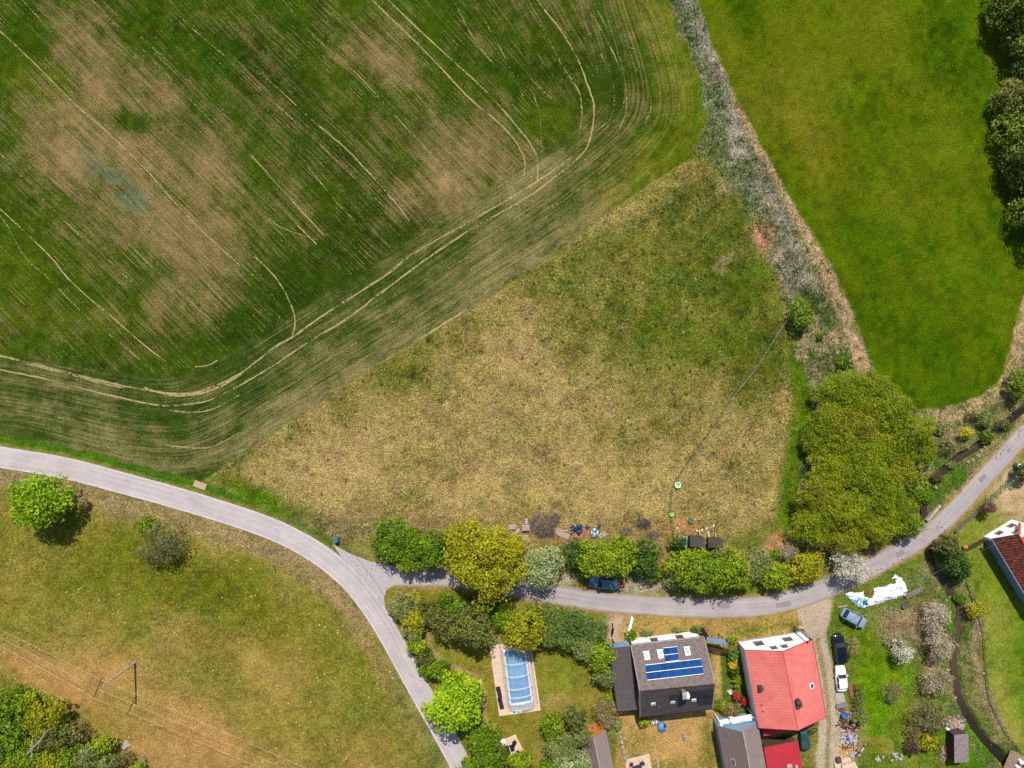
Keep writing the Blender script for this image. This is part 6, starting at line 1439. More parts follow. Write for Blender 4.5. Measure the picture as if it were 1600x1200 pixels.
for k in range(26):
    px = 964 + k * .55 + R.uniform(-.4, .4); py = 1122 + k * 2.7; mb = MB(); mb.box((*W(px, py), .12), (R.uniform(.3, .45), R.uniform(.2, .3), .3), R.uniform(-.3, .3), .85); mb.build('stone', CONC if k % 3 else GREYW, lw_, world=True)
mb = MB(); mb.box((0, 0, .35), (.26, 3.9, .7)); mb.box((0, 0, .73), (.34, 3.95, .06)); solo(mb, 'low_wall', WHITE, 'low white wall beside the gravel entrance of the solar house', 'wall', (*W(982.3, 982), 0), -.24)
# waste bins
def bin_(px, py, rz, label, m=BLACK, group=None, lid=None):
    t = thing('waste_bin', label, 'waste bin', (*W(px, py), 0), rz, group)
    mb = MB(); mb.box((0, 0, .48), (.48, .5, .96), taper=1.15); mb.build('body', m, t); mb = MB(); mb.box((0, 0, 1.0), (.6, .66, .08)); mb.build('lid', lid or m, t)
    for x in (-.22, .22): mb = MB(); mb.tube([(x - .03, -.27, .1), (x + .03, -.27, .1)], .1, 8); mb.build('wheel', BLACK, t)
    mb = MB(); mb.tube([(-.22, -.36, .98), (.22, -.36, .98)], .02, 5); mb.build('handle', BLACK, t)
bin_(1096.5, 983, .5, 'black waste bin nearest the lane at the solar house corner', group='bins at the solar house corner'); bin_(1100.5, 989, .5, 'black waste bin nearer the pale blue shelter', group='bins at the solar house corner')
bin_(527.5, 842, .3, 'bright blue lidded bin on the verge by the road junction', m=mat('blue_bin', C(40, 120, 180), .5, .08, 3), lid=mat('blue_bin', C(40, 120, 180)))
# motorbike
t = thing('motorbike', 'black motorbike standing on the gravel entrance', 'motorbike', (*W(956.3, 982.5), 0), 1.5)
mb = MB()
mb.tube([(-.55, 0, .62), (-.1, 0, .78), (.3, 0, .85), (.5, 0, .75)], [.14, .17, .18, .08], 7); mb.build('body', BLACK, t)
for x in (-.68, .68):
    mb = MB(); pts = [(x + math.cos(a) * .29, 0, .31 + math.sin(a) * .29) for a in [k * math.pi / 6 for k in range(13)]]; mb.tube(pts, .06, 6); mb.build('wheel', mat('tyre', C(30, 30, 32), .9, .1, 4), t)
mb = MB(); mb.tube([(.45, -.36, .98), (.5, 0, .95), (.45, .36, .98)], .025, 5); mb.build('handlebar', STEEL, t); mb = MB(); mb.tube([(.5, 0, .92), (.68, 0, .32)], .045, 5); mb.build('fork', STEEL, t); mb = MB(); mb.box((-.3, 0, .86), (.6, .26, .09), taper=.8); mb.build('seat', BLACK, t)
mb = MB()
for k in range(9):
    a = k * .7; mb.add([(math.cos(a + j * 2.1) * .35, math.sin(a + j * 2.1) * .3, .1 + .3 * (j == 1)) for j in range(3)], [(0, 1, 2)])
rock = MB(); rock.box((0, 0, .22), (.8, .7, .5), .4, .6); solo(rock, 'rock', mat('white_rock', C(214, 210, 204), .9, .1, 3, bump=.05), 'pale rock between the red shrub and the yellow bed', 'rock', (*W(1140, 1081), 0))

# ------------------------------------------------------------------ vehicles
TYRE = mat('tyre', C(30, 30, 32)); RIM = mat('rim', C(150, 152, 158), .35, .05, 4, metal=.7); CGL = mat('car_glass', (.012, .016, .022), .06, .05, 2, spec=.8)
LAMP = mat('headlamp', C(220, 224, 226), .15, .05, 4, spec=.8); TAIL = mat('tail_lamp', C(170, 30, 30), .25, .05, 4)
def car(px, py, ang, L, Wd, H, paint_, label, roofm=None, glass_back=.40, glass_front=.22, roof0=-.30, roof1=.06, bed=False, hood=None):
    t = thing('parked_car', label, 'car', (*W(px, py, .7), float(gh(*W(px, py)))), ang)
    st = [(-.5, .24, .50), (-.49, .34, .66), (-.465, .41, .78), (-.42, .455, .87), (-.3, .485, .92), (-.1, .5, .94), (.12, .5, .93), (.24, .49, .90), (.36, .47, .82), (.43, .43, .74), (.47, .36, .66), (.49, .28, .58), (.5, .20, .46)]
    sec = lambda hw, zt: [(-hw * .9, .2), (-hw, .32), (-hw, zt * .72), (-hw * .95, zt * .9), (-hw * .82, zt), (-hw * .4, zt + .025), (0, zt + .035), (hw * .4, zt + .025), (hw * .82, zt), (hw * .95, zt * .9), (hw, zt * .72), (hw, .32), (hw * .9, .2)]
    vs = []; ns = 13
    for x, hw, zt in st:
        for y, z in sec(hw * Wd, zt * H / 1.48): vs.append((x * L, y, z))
    fs = []
    for i in range(len(st) - 1):
        for k in range(ns - 1): fs.append((i * ns + k, (i + 1) * ns + k, (i + 1) * ns + k + 1, i * ns + k + 1))
        fs.append((i * ns + ns - 1, (i + 1) * ns + ns - 1, (i + 1) * ns, i * ns))
    fs.append(tuple(range(ns))); fs.append(tuple(reversed(range((len(st) - 1) * ns, len(st) * ns))))
    mb = MB(); mb.add(vs, fs); mb.build('body', paint_, t, smooth=True)
    zb = .90 * H / 1.48; zt = H - .06
    x0, x1, x2, x3 = -glass_back * L - .02 * L, roof0 * L, roof1 * L, glass_front * L
    def ring(x, hw, z): return [(x, -hw, z), (x, hw, z)]
    g = MB(); hb, ht = .455 * Wd, .375 * Wd
    v = [(x0, -hb * .88, zb), (x0, hb * .88, zb), (x3, hb * .9, zb), (x3, -hb * .9, zb), (x1, -ht, zt), (x1, ht, zt), (x2, ht, zt), (x2, -ht, zt), ((x0 + x1) / 2 + .1, -hb, zb), ((x0 + x1) / 2 + .1, hb, zb), (x2, hb, zb), (x2, -hb, zb)]
    g.add(v, [(0, 4, 5, 1), (3, 2, 6, 7), (0, 8, 4), (8, 11, 7, 4), (11, 3, 7), (1, 5, 9), (9, 5, 6, 10), (10, 6, 2)])
    g.build('windows', CGL, t)
    r_ = MB(); xr = [x1 - .05, x1 + .1, (x1 + x2) / 2, x2 - .08, x2 + .04]; hwk = [.90, 1.0, 1.03, 1.0, .9]; vs = []
    for x, k in zip(xr, hwk):
        e = 0 if abs(k - .9) > .01 else -.02
        for y, dz in ((-ht * k, -.015), (-ht * k * .9, .035), (0, .06), (ht * k * .9, .035), (ht * k, -.015)): vs.append((x, y, zt + dz + e))
    fs = []
    for i in range(4):
        for k in range(4): fs.append((i * 5 + k, (i + 1) * 5 + k, (i + 1) * 5 + k + 1, i * 5 + k + 1))
    r_.add(vs, fs); r_.build('roof', roofm or paint_, t, smooth=True)
    for s_ in (-1, 1):
        p_ = MB(); p_.tube([(x2, s_ * ht, zt), (x3 - .02, s_ * hb * .9, zb)], .035, 4); p_.tube([(x1, s_ * ht, zt), (x0 + .02, s_ * hb * .88, zb)], .05, 4); p_.tube([((x1 + x2) / 2, s_ * ht, zt), ((x1 + x2) / 2, s_ * hb, zb)], .03, 4); p_.build('pillar', paint_, t)
        for x in (-.31, .31):
            wh = MB(); wh.tube([(x * L, s_ * (Wd / 2 - .19), .31), (x * L, s_ * (Wd / 2 + .01), .31)], .31, 16); w_o = wh.build('wheel', TYRE, t); rm = MB(); rm.tube([(x * L, s_ * (Wd / 2 + .0), .31), (x * L, s_ * (Wd / 2 + .02), .31)], .19, 12); rm.build('rim', RIM, w_o)
        m_ = MB(); m_.box((x3 - .22, s_ * (Wd / 2 + .07), zb + .06), (.16, .18, .13)); m_.build('mirror', paint_, t)
        h_ = MB(); h_.box((.448 * L, s_ * .335 * Wd, .62 * H / 1.48), (.10, .24, .10), s_ * -.7); h_.build('headlight', LAMP, t)
        h_ = MB(); h_.box((-.462 * L, s_ * .355 * Wd, .66 * H / 1.48), (.08, .2, .14), s_ * .7); h_.build('tail_light', TAIL, t)
    return t
P_GREY = mat('grey_blue_car_paint', C(150, 170, 196), .25, .03, 2, spec=.6); P_BLK = mat('black_car_paint', C(22, 26, 40), .15, .03, 2, spec=.7); P_WHT = mat('white_car_paint', (.78, .78, .79), .3, .03, 2, spec=.5); P_TEAL = mat('teal_blue_car_paint', C(84, 140, 168), .25, .04, 2, spec=.6)
car(1334.5, 966, math.radians(-29), 4.15, 1.85, 1.5, P_GREY, 'grey blue hatchback parked on the grass beside the white sheeting', glass_back=.44, roof0=-.36, roof1=.08, glass_front=.24)
car(1312, 1013.5, math.radians(97), 4.6, 1.85, 1.55, P_BLK, 'black estate car parked beside the gravel track', glass_back=.47, roof0=-.42, roof1=.10, roofm=mat('dark_glass_roof', C(14, 24, 40), .08, .03, 2, spec=.7))
car(1314.5, 1060.5, math.radians(94), 4.2, 1.65, 1.42, P_WHT, 'white car parked nose up below the black one', glass_back=.36, roof0=-.28, roof1=.06, glass_front=.18)
car(945, 911, math.radians(175), 4.75, 1.85, 1.5, P_TEAL, 'teal blue car half hidden under the trees beside the lane', glass_back=.36, roof0=-.22, roof1=.10)
mb = MB(); mb.box((0, 0, .3), (.62, .5, .55), .1); mb.box((0, 0, .6), (.68, .56, .06), .1); solo(mb, 'storage_box', mat('orange_plastic', C(214, 92, 54), .5, .08, 3), 'orange box at the rear of the teal car', 'box', (*W(972, 912), 0))
# covered trailer beside the red house
t = thing('trailer', 'dark green tarpaulin covered trailer by the gravel track', 'trailer', (*W(1254, 1150), 0), .1)
dg_ = mat('dark_green_tarp', C(34, 74, 76), .55, .2, 1.5, C(50, 98, 96), bump=.04)
mb = MB(); mb.prism([Vector(p) for p in ((-.65, -1.5, .45), (.65, -1.5, .45), (.65, 1.3, .45), (-.65, 1.3, .45))], Vector((0, 0, .3))); mb.build('bed', STEEL, t)
mb = MB(); vs = []
for i, y in enumerate((-1.55, -1.2, -.4, .4, 1.0, 1.35)):
    for x, z in ((-.7, .55), (-.66, 1.0), (0, 1.3 + .1 * math.sin(i * 2)), (.66, 1.0), (.7, .55)): vs.append((x, y, z))
mb.add(vs, [(i * 5 + k, (i + 1) * 5 + k, (i + 1) * 5 + k + 1, i * 5 + k + 1) for i in range(5) for k in range(4)] + [(0, 1, 2, 3, 4), (25, 26, 27, 28, 29)]); mb.build('tarpaulin', dg_, t)
for s_ in (-1, 1): mb = MB(); mb.tube([(s_ * .68, 0, .3), (s_ * .82, 0, .3)], .28, 12); mb.build('wheel', TYRE, t)
mb = MB(); mb.tube([(0, 1.3, .45), (0, 2.1, .45)], .05, 5); mb.build('drawbar', STEEL, t)
mb = MB(); mb.tube([(math.cos(a) * .75, math.sin(a) * .38, .5 + .1 * math.sin(a)) for a in [k * math.pi / 8 for k in range(17)]], .07, 6); solo(mb, 'hose_ring', BLACK, 'black coiled hose hanging by the red roof corner', 'hose', (*W(1265, 1136, .5), 1.2), .35)

# ------------------------------------------------------------------ fences, posts, wires
def stake(px, py, h, label, m=GREYW, cat='post', r=.06, group=None):
    mb = MB(); mb.tube([(0, 0, -.1), (.03, .02, h)], [r, r * .9], 6); return solo(mb, 'fence_post', m, label, cat, (*W(px, py), float(gh(*W(px, py)))), 0, group)
for px, py, lab in ((162, 803, 'grey post right of the round lime maple'), (342, 854, 'grey post right of the thin olive tree'), (430, 886, 'grey post with a green tuft on the road verge'), (500, 919, 'short grey post nearest the main road bend')):
    stake(px, py, 1.3, lab)
FP = []
for (px, py) in [(1228, 498), (1205, 535), (1180, 575), (1150, 612), (1120, 660), (1085, 708), (1060, 745), (1050, 768), (1047, 800), (1051, 834)]: FP.append((px, py))
ef = thing('field_fence', 'thin wire field fence from the lone round bush down to the green tubs', 'fence', (*W(1120, 660), 0))
for px, py in FP:
    mb = MB(); x, y = W(px, py); mb.tube([(x, y, -.1), (x, y, 1.0)], .035, 5); mb.build('post', GREYW, ef, world=True)
for z in (.5, .9):
    mb = MB(); mb.tube([(*W(px, py), z) for px, py in FP], .008, 3, False); mb.build('wire', STEEL, ef, world=True)
ef = thing('field_fence', 'thin wire fence between the rough meadow and the willow thicket', 'fence', (*W(1258, 700), 0))
EP = [(1278, 596), (1275, 625), (1268, 655), (1260, 690), (1258, 725), (1253, 760), (1243, 800), (1234, 835)]
for px, py in EP: mb = MB(); x, y = W(px, py); mb.tube([(x, y, -.1), (x, y, 1.15)], .05, 5); mb.build('post', GREYW, ef, world=True)
for z in (.5, .95): mb = MB(); mb.tube([(*W(px, py), z) for px, py in EP], .01, 3, False); mb.build('wire', STEEL, ef, world=True)
bf = thing('bank_fence', 'old wooden fence following the right bank of the stream', 'fence', (*W(1530, 1030), 0))
BP = spline([(1509, 905), (1519, 935), (1532, 975), (1536, 1010), (1538, 1050), (1543, 1085), (1555, 1115), (1570, 1142), (1588, 1165)], 3)
for i, (px, py) in enumerate(BP):
    x, y = W(px, py); z = float(gh(x, y)); mb = MB(); mb.tube([(x, y, z - .1), (x, y, z + 1.0)], .05, 5); mb.build('post', GREYW, bf, world=True)
    if i:
        a = W(*BP[i - 1])
        for zz in (.35, .8): mb = MB(); mb.tube([(*a, zz), (x, y, zz + .03)], .035, 4); mb.build('rail', GREYW, bf, world=True)
rf_ = thing('board_fence', 'grey plank fence between the lane and the right lawn', 'fence', (*W(1515, 806), 0))
N_f = 30
for k in range(N_f):
    t_ = k / (N_f - 1); px, py = 1491 + 47 * t_, 829 - 43 * t_; x, y = W(px, py); mb = MB(); mb.box((x, y, .45), (.16, .03, .9), .74); mb.build('board', GREYW, rf_, world=True)
for z in (.2, .75): mb = MB(); mb.tube([(*W(1491, 829.6), z), (*W(1538, 786.6), z)], .04, 4); mb.build('rail', GREYW, rf_, world=True)
GRN = mat('green_metal', C(40, 132, 104), .5, .08, 3); GMESH = bpy.data.materials.new('green_mesh'); nt_, N_, L_ = nodes_of(GMESH); p_ = N_['Principled BSDF']; p_.inputs['Base Color'].default_value = (*C(110, 150, 110), 1); p_.inputs['Alpha'].default_value = .35
gp_ = [(1540, 780), (1548, 774), (1563, 759), (1571, 752), (1586, 736), (1593, 728)]
for i, lab in ((0, 'green mesh gate panel nearest the grey plank fence'), (2, 'green mesh gate panel in the middle of the gateway'), (4, 'green mesh gate panel beside the dark shrub at the right edge')):
    a, b = Vector((*W(*gp_[i]), 0)), Vector((*W(*gp_[i + 1]), 0)); t = thing('mesh_gate', lab, 'gate', tuple((a + b) / 2))
    for p in (a, b): mb = MB(); mb.tube([p, p + Vector((0, 0, 1.7))], .06, 5); mb.build('post', GRN, t, world=True)
    for z in (.2, 1.0, 1.65): mb = MB(); mb.tube([a + Vector((0, 0, z)), b + Vector((0, 0, z))], .04, 4); mb.build('bar', GRN, t, world=True)
    mb = MB(); mb.tube([a + Vector((0, 0, .2)), b + Vector((0, 0, 1.65))], .03, 4); mb.build('brace', GRN, t, world=True)
t = thing('mesh_fence', 'pale green wire mesh fence linking the green gate panels', 'fence', (*W(1567, 756), 0))
for i in (1, 3):
    a, b = Vector((*W(*gp_[i]), 0)), Vector((*W(*gp_[i + 1]), 0)); mb = MB(); n_v = 9
    for k in range(n_v): mb.tube([a.lerp(b, k / n_v) + Vector((0, 0, .1)), a.lerp(b, k / n_v) + Vector((0, 0, 1.4))], .015, 3)
    for z in (.1, .4, .7, 1.0, 1.4): mb.tube([a + Vector((0, 0, z)), b + Vector((0, 0, z))], .015, 3)
    mb.build('mesh_panel', GRN, t, world=True)
t = thing('water_tank', 'white topped dark tank behind the green gate at the right edge', 'tank', (*W(1586, 727), 0)); mb = MB(); mb.cyl((0, 0, 0), .38, 1.0, 14); mb.build('body', GRN, t); mb = MB(); mb.cyl((0, 0, 1.0), .36, .1, 14, .2); mb.build('lid', WPNT, t)

# power line
PB = Vector((*W(211, 1035), 0))
up = thing('utility_pole', 'tall grey concrete utility pole in the pasture', 'utility pole', tuple(PB))
mb = MB(); mb.tube([(0, 0, -.3), (0, 0, 8.6)], [.19, .11], 10); mb.build('pole', CONC, up)
A0, A1 = W3(158.5, 1060.5, 8.6), W3(147, 1088.5, 8.6); ac = (A0 + A1) / 2; RUST = mat('rusty_steel', C(92, 70, 62), .8, .2, 6)
mb = MB(); mb.tube([A0, A1], .06, 4); mb.build('crossarm', RUST, up, world=True)
mb = MB(); pt = PB + Vector((0, 0, 8.5)); mb.tube([pt, A0.lerp(A1, .42) + Vector((0, 0, -.06))], .06, 4); mb.tube([PB + Vector((0, 0, 7.8)), A0.lerp(A1, .7)], .035, 4); mb.tube([pt, A0.lerp(A1, .25)], .04, 4); mb.build('bracket', RUST, up, world=True)
WIRE = mat('aluminium_wire', C(220, 214, 178), .5, .03, 4, metal=.2)
wires = [(A0, (0, 984), (400, 1165)), (A0.lerp(A1, .52), (0, 997), (400, 1181)), (A1, (0, 1009), (400, 1197))]
for i, (ins, l_, r_) in enumerate(wires):
    mb = MB(); mb.tube([ins, ins + Vector((0, 0, .28))], [.07, .04], 7); mb.build('insulator', DKW, up, world=True)
    top_ = ins + Vector((0, 0, .28)); pts = []
    Lp = W3(*l_, 8.1); Rp = W3(*r_, 7.6); dL = (Lp - top_); dR = (Rp - top_)
    for k in range(8, 0, -1): q = top_ + dL * (k / 3); q.z = 8.88 - .9 * math.sin(min(1, k / 8) * math.pi); pts.append(q)
    pts.append(top_)
    for k in range(1, 11): q = top_ + dR * (k / 4); q.z = 8.88 - 1.3 * math.sin(min(1, k / 10) * math.pi); pts.append(q)
    o_ = MB(); o_.tube(pts, .011, 4, False); o_ = o_.build('power_line', WIRE); tag(o_, ['upper power line of the three over the pasture', 'middle power line of the three over the pasture', 'lower power line of the three over the pasture'][i], 'power line', 'power lines over the pasture')
# house cable to the right house
for i, dz in enumerate((0, .25, .5)):
    a = W3(1266, 999, 5.2 + dz); b = W3(1552, 852, 4.2 + dz); c_ = W3(1620, 818, 5 + dz); pts = [a.lerp(b, k / 8) - Vector((0, 0, .7 * math.sin(k / 8 * math.pi))) for k in range(9)] + [c_]
    o_ = MB(); o_.tube(pts, .009, 4, False); tag(o_.build('cable', mat('grey_cable', C(150, 152, 142), .6, .05, 4)), ['lowest', 'middle', 'highest'][i] + ' of three thin cables between red and brown roofed houses', 'cable', 'cables between the houses')

# ------------------------------------------------------------------ meadow edge clutter
def pallet(px, py, w_, l_, rz, label, nsl=6, m=None, z=0.0, stack=1):
    m = m or mat('bleached_wood', C(208, 200, 184), .85, .12, 6, C(186, 176, 160)); t = thing('pallet', label, 'pallet', (*W(px, py, .3), z), rz, None)
    for s in range(stack):
        for x in (-.45, 0, .45): mb = MB(); mb.box((x * w_, 0, .07 + s * .16), (.08, l_, .08)); mb.build('bearer', m, t)
        for k in range(nsl): mb = MB(); mb.box((0, (-.5 + (k + .5) / nsl) * l_, .13 + s * .16), (w_, l_ / nsl * .68, .025)); mb.build('slat', m, t)
    return t
pallet(800.5, 823.5, 1.1, .75, 0, 'pale pallet nearest the yellow oak', 5, stack=2); pallet(821.5, 824.5, 1.1, .85, .03, 'pale pallet stack beside the big brush pile', 6, stack=4)
pallet(808, 831, .45, 1.1, -.75, 'narrow slatted frame lying askew between the pallets', 5); pallet(820.5, 840.5, 1.05, .8, .05, 'widely slatted pallet below the pallet stack', 4); pallet(822.5, 815, .42, .85, .02, 'small ladder like frame above the pallet stack', 3)
pallet(942, 836, 1.2, .8, .6, 'broken pale frame right of the blue sheets', 3)
def brush(px, py, rx, ry, h, n, label, col=BARKG, seed=1):
    r = random.Random(seed); t = thing('brush_pile', label, 'brush pile', (*W(px, py, h / 2), 0)); mb = MB()
    for _ in range(n):
        a = r.random() * 6.28; d = math.sqrt(r.random()); x, y = math.cos(a) * d * rx, math.sin(a) * d * ry; z = h * (1 - d * d) * r.uniform(.4, 1) + .08; th = r.random() * 6.28; L_b = r.uniform(.4, 1.1)
        mb.tube([(x, y, z), (x + math.cos(th) * L_b * .5, y + math.sin(th) * L_b * .5, z + r.uniform(-.1, .2)), (x + math.cos(th + .3) * L_b, y + math.sin(th + .3) * L_b, max(.03, z - r.uniform(0, .3)))], [.03, .02, .008], 3, False)
    o = mb.build('twigs', col, t); o['kind'] = 'stuff'; return t
TWIG = mat('grey_twigs', C(150, 134, 122), .9, .25, 5, C(116, 100, 88))
brush(848, 822, 1.9, 1.8, 1.0, 520, 'large round pile of bare grey twigs between pallets and board', TWIG, 3)
brush(868, 808, .8, .7, .5, 90, 'small twig heap at the upper right of the large pile', TWIG, 4); brush(1005, 818, 1.0, .8, .7, 150, 'dark twig pile at the meadow edge above the dark green tree', mat('dark_twigs', C(104, 94, 90), .9, .2, 5), 5); brush(977, 831, 1.0, .6, .35, 90, 'low brownish twig heap left of the dark twig pile', TWIG, 6)
brush(1020, 836, 1.0, .5, .3, 80, 'flat twig litter beside the field fence end', TWIG, 7); brush(1495, 1125, 1.2, .9, .4, 60, 'twig litter behind the scrap timber', TWIG, 8)
def crumple(px, py, poly, h, m, name, label, cat, rz=0.0, seed=1, cell=.12, z=0.05, holes=(), m2=None, bluefn=None, group=None):
    """a creased sheet: fine grid clipped to an outline (map units about px,py), with folds"""
    P = [((a - px) / 10, (py - b) / 10) for a, b in poly]; xs_ = [p[0] for p in P]; ys_ = [p[1] for p in P]
    gx_, gy_ = np.meshgrid(np.arange(min(xs_), max(xs_) + cell, cell), np.arange(min(ys_), max(ys_) + cell, cell))
    sd = poly_sd(P, gx_, gy_)
    for (hx, hy, hr) in holes: sd = np.minimum(sd, np.hypot(gx_ - (hx - px) / 10, gy_ - (py - hy) / 10) + (vnoise(gx_ * 10, gy_ * 10, 3, seed + 5) - .5) * .3 - hr)
    n1 = vnoise(gx_ * 10 + gy_ * 8, gy_ * 10 - gx_ * 4, 6, seed); n2 = vnoise(gx_ * 10, gy_ * 10, 2.6, seed + 1); n3 = vnoise(gx_ * 10 - gy_ * 6, gy_ * 5, 3.4, seed + 2)
    zz = z + h * sstep(0, .7, sd) * (.25 + .75 * n1) + .55 * h * (np.abs(n3 - .5) * 1.2) + .10 * n2
    keep = sd > 0; n_y, n_x = gx_.shape; id_ = -np.ones((n_y, n_x), int); vs = []; fs = []; mi = []
    used_ = np.zeros((n_y, n_x), bool)
    for i in range(n_y - 1):
        for j in range(n_x - 1):
            if keep[i, j] and keep[i + 1, j] and keep[i, j + 1] and keep[i + 1, j + 1]:
                q = []
                for (a, b) in ((i, j), (i, j + 1), (i + 1, j + 1), (i + 1, j)):
                    if id_[a, b] < 0: id_[a, b] = len(vs); vs.append((gx_[a, b], gy_[a, b], zz[a, b]))
                    q.append(id_[a, b])
                fs.append(q); mi.append(1 if (bluefn and bluefn(gx_[i, j], gy_[i, j], n2[i, j])) else 0)
    me = bpy.data.meshes.new(name); me.from_pydata(vs, [], fs); me.materials.append(m)
    if m2: me.materials.append(m2); me.polygons.foreach_set('material_index', mi)
    o = bpy.data.objects.new(name, me); COL.objects.link(o); o.location = (*W(px, py, z + h * .4), 0); md = o.modifiers.new('thick', 'SOLIDIFY'); md.thickness = .02
    return tag(o, label, cat, group)
def roundish(px, py, rx, ry, seed, n=12):
    r = random.Random(seed); return [(px + math.cos(k * 2 * math.pi / n) * rx * r.uniform(.7, 1.15), py + math.sin(k * 2 * math.pi / n) * ry * r.uniform(.7, 1.15)) for k in range(n)]
TEAL = mat('teal_tarp', C(30, 108, 140), .4, .25, 2, C(16, 60, 84), spec=.5, bump=.05); LTB = mat('sky_blue_tarp', C(84, 176, 214), .4, .2, 2, C(40, 120, 170), spec=.5); WSH = mat('white_foil', (.64, .65, .68), .45, .05, 3, spec=.5); NAVY = mat('navy_foil', C(36, 52, 84), .4, .15, 2, spec=.5)
crumple(905, 827, roundish(905, 827, 7, 11, 4), .7, TEAL, 'tarpaulin', 'teal crumpled tarpaulin heap, taller one of the two', 'tarpaulin', seed=4, m2=NAVY, bluefn=lambda x, y, n: n > .6)
crumple(895, 826, roundish(895, 826, 6, 7, 5), .5, NAVY, 'tarpaulin', 'dark navy sheet heap touching the teal heap on its left', 'tarpaulin', seed=6)
crumple(929, 832, roundish(929, 832, 6, 9, 6), .5, LTB, 'tarpaulin', 'light blue crumpled sheet beside the red brown ground', 'tarpaulin', seed=8, m2=WSH, bluefn=lambda x, y, n: n > .62)
crumple(918, 823, roundish(918, 823, 5, 4, 7), .3, NAVY, 'tarpaulin', 'small navy sheet above the light blue one', 'tarpaulin', seed=9)
crumple(936, 822, roundish(936, 822, 4, 6, 8), .5, mat('dark_green_sheet', C(44, 72, 48), .7, .2, 3), 'tarpaulin', 'dark green sheet beside the light blue one', 'tarpaulin', seed=10)
mb = MB(); mb.prism([Vector((*[(a - 877) / 10, (831 - b) / 10], .08)) for a, b in ((866, 832), (872, 823), (891, 835), (888, 842), (880, 841))], Vector((0, 0, .05))); solo(mb, 'board', mat('pinkish_board', C(190, 162, 150), .85, .08, 3, C(176, 150, 140)), 'large pinkish board lying beside the twig pile', 'board', (*W(877, 831), .02))
for i, (px, py, s_, lab) in enumerate(((884, 827, .5, 'pale crate standing on the upper side of the pinkish board'), (892, 829, .55, 'pale crate left of the navy sheet heap'))):
    mb = MB()
    for x in (-.5, .5): mb.box((x * s_, 0, .2), (.04, s_, .35)); mb.box((0, x * s_, .2), (s_, .04, .35))
    mb.box((0, 0, .04), (s_, s_, .04)); solo(mb, 'crate', WD, lab, 'crate', (*W(px, py), .05), .3 * i)
def tub(px, py, r, h, m, label, rim=None, soil=None):
    t = thing('tub', label, 'tub', (*W(px, py), float(gh(*W(px, py)))));
    mb = MB(); n = 16
    vs = [(math.cos(2 * math.pi * k / n) * q, math.sin(2 * math.pi * k / n) * q, z) for q, z in ((r * .85, 0), (r, h), (r * .82, h), (r * .78, h * .6)) for k in range(n)]
    mb.add(vs, [(a * n + k, a * n + (k + 1) % n, (a + 1) * n + (k + 1) % n, (a + 1) * n + k) for a in range(3) for k in range(n)] + [tuple(range(3 * n, 4 * n))]); mb.build('body', m, t)
    if rim: rb = MB(); rb.tube([(math.cos(a) * r, math.sin(a) * r, h + .01) for a in [2 * math.pi * k / 16 for k in range(17)]], .07, 5); rb.build('rim', rim, t)
    return t
LG = mat('bright_green_plastic', C(168, 232, 96), .4, .04, 4)
tub(1058, 757.5, .42, .45, LG, 'light green tub with a white rim at the bend of the field fence', WPNT); tub(1049, 803, .38, .3, LG, 'plain light green tub beside the field fence', None); tub(1078.5, 813, .4, .35, mat('teal_plastic', C(56, 138, 116), .5, .08, 3), 'teal round tub on the orange bare ground')
for px, py in ((1089, 829), (1093, 829.5), (1097, 828), (1104, 825.5), (1115, 821.5), (1058, 825)):
    mb = MB(); mb.box((0, 0, .06), (.24, .2, .14), R.random() * 3, .7); solo(mb, 'stone', WHITE, 'small white stone in the row above the chicken sheds', 'stone', (*W(px, py), float(gh(*W(px, py)))), 0, 'white stones above the chicken sheds')
for (px, py, s_) in ((1202, 620, .42), (1190, 619, .2), (1229, 616, .35), (1253, 674, .3), (1068, 520, .3), (577, 830, .0)):
    if s_: mb = MB(); mb.box((0, 0, .1), (s_, s_ * .7, .2), R.random() * 3, .6); solo(mb, 'stone', CONC, 'pale stone lying in the rough meadow', 'stone', (*W(px, py), float(gh(*W(px, py)))), 0, 'pale stones in the rough meadow')
mb = MB(); mb.box((0, 0, .05), (2.0, 1.0, .14)); solo(mb, 'slab', mat('pinkish_concrete', C(198, 168, 136), .9, .1, 4), 'pinkish concrete slab on the verge above the main road', 'slab', (*W(313, 758), .05), -.35)
mb = MB(); mb.box((0, 0, .2), (1.3, 1.1, .4), .3, .6); solo(mb, 'boulder', mat('pale_boulder', C(176, 172, 152), .95, .15, 3, bump=.08), 'pale boulder on bare ground right of the corner wood', 'boulder', (*W(196, 1165), 0), .4)
mb = MB(); mb.box((0, 0, .2), (.6, .9, .5), .3, .6); solo(mb, 'boulder', mat('grey_boulder', C(128, 124, 122), .95, .15, 3, bump=.08), 'small grey rock at the bottom right of the corner wood', 'boulder', (*W(226, 1184), 0), .4)
for px, py, i in ((588, 828, 0), (594, 818, 1)):
    mb = MB(); mb.box((0, 0, .2), (.7, .4, .4), .6, .5); solo(mb, 'rock', CONC, ['larger pale rock beside the green bush at the junction', 'smaller pale rock above the green bush at the junction'][i], 'rock', (*W(px, py), .05), .7)

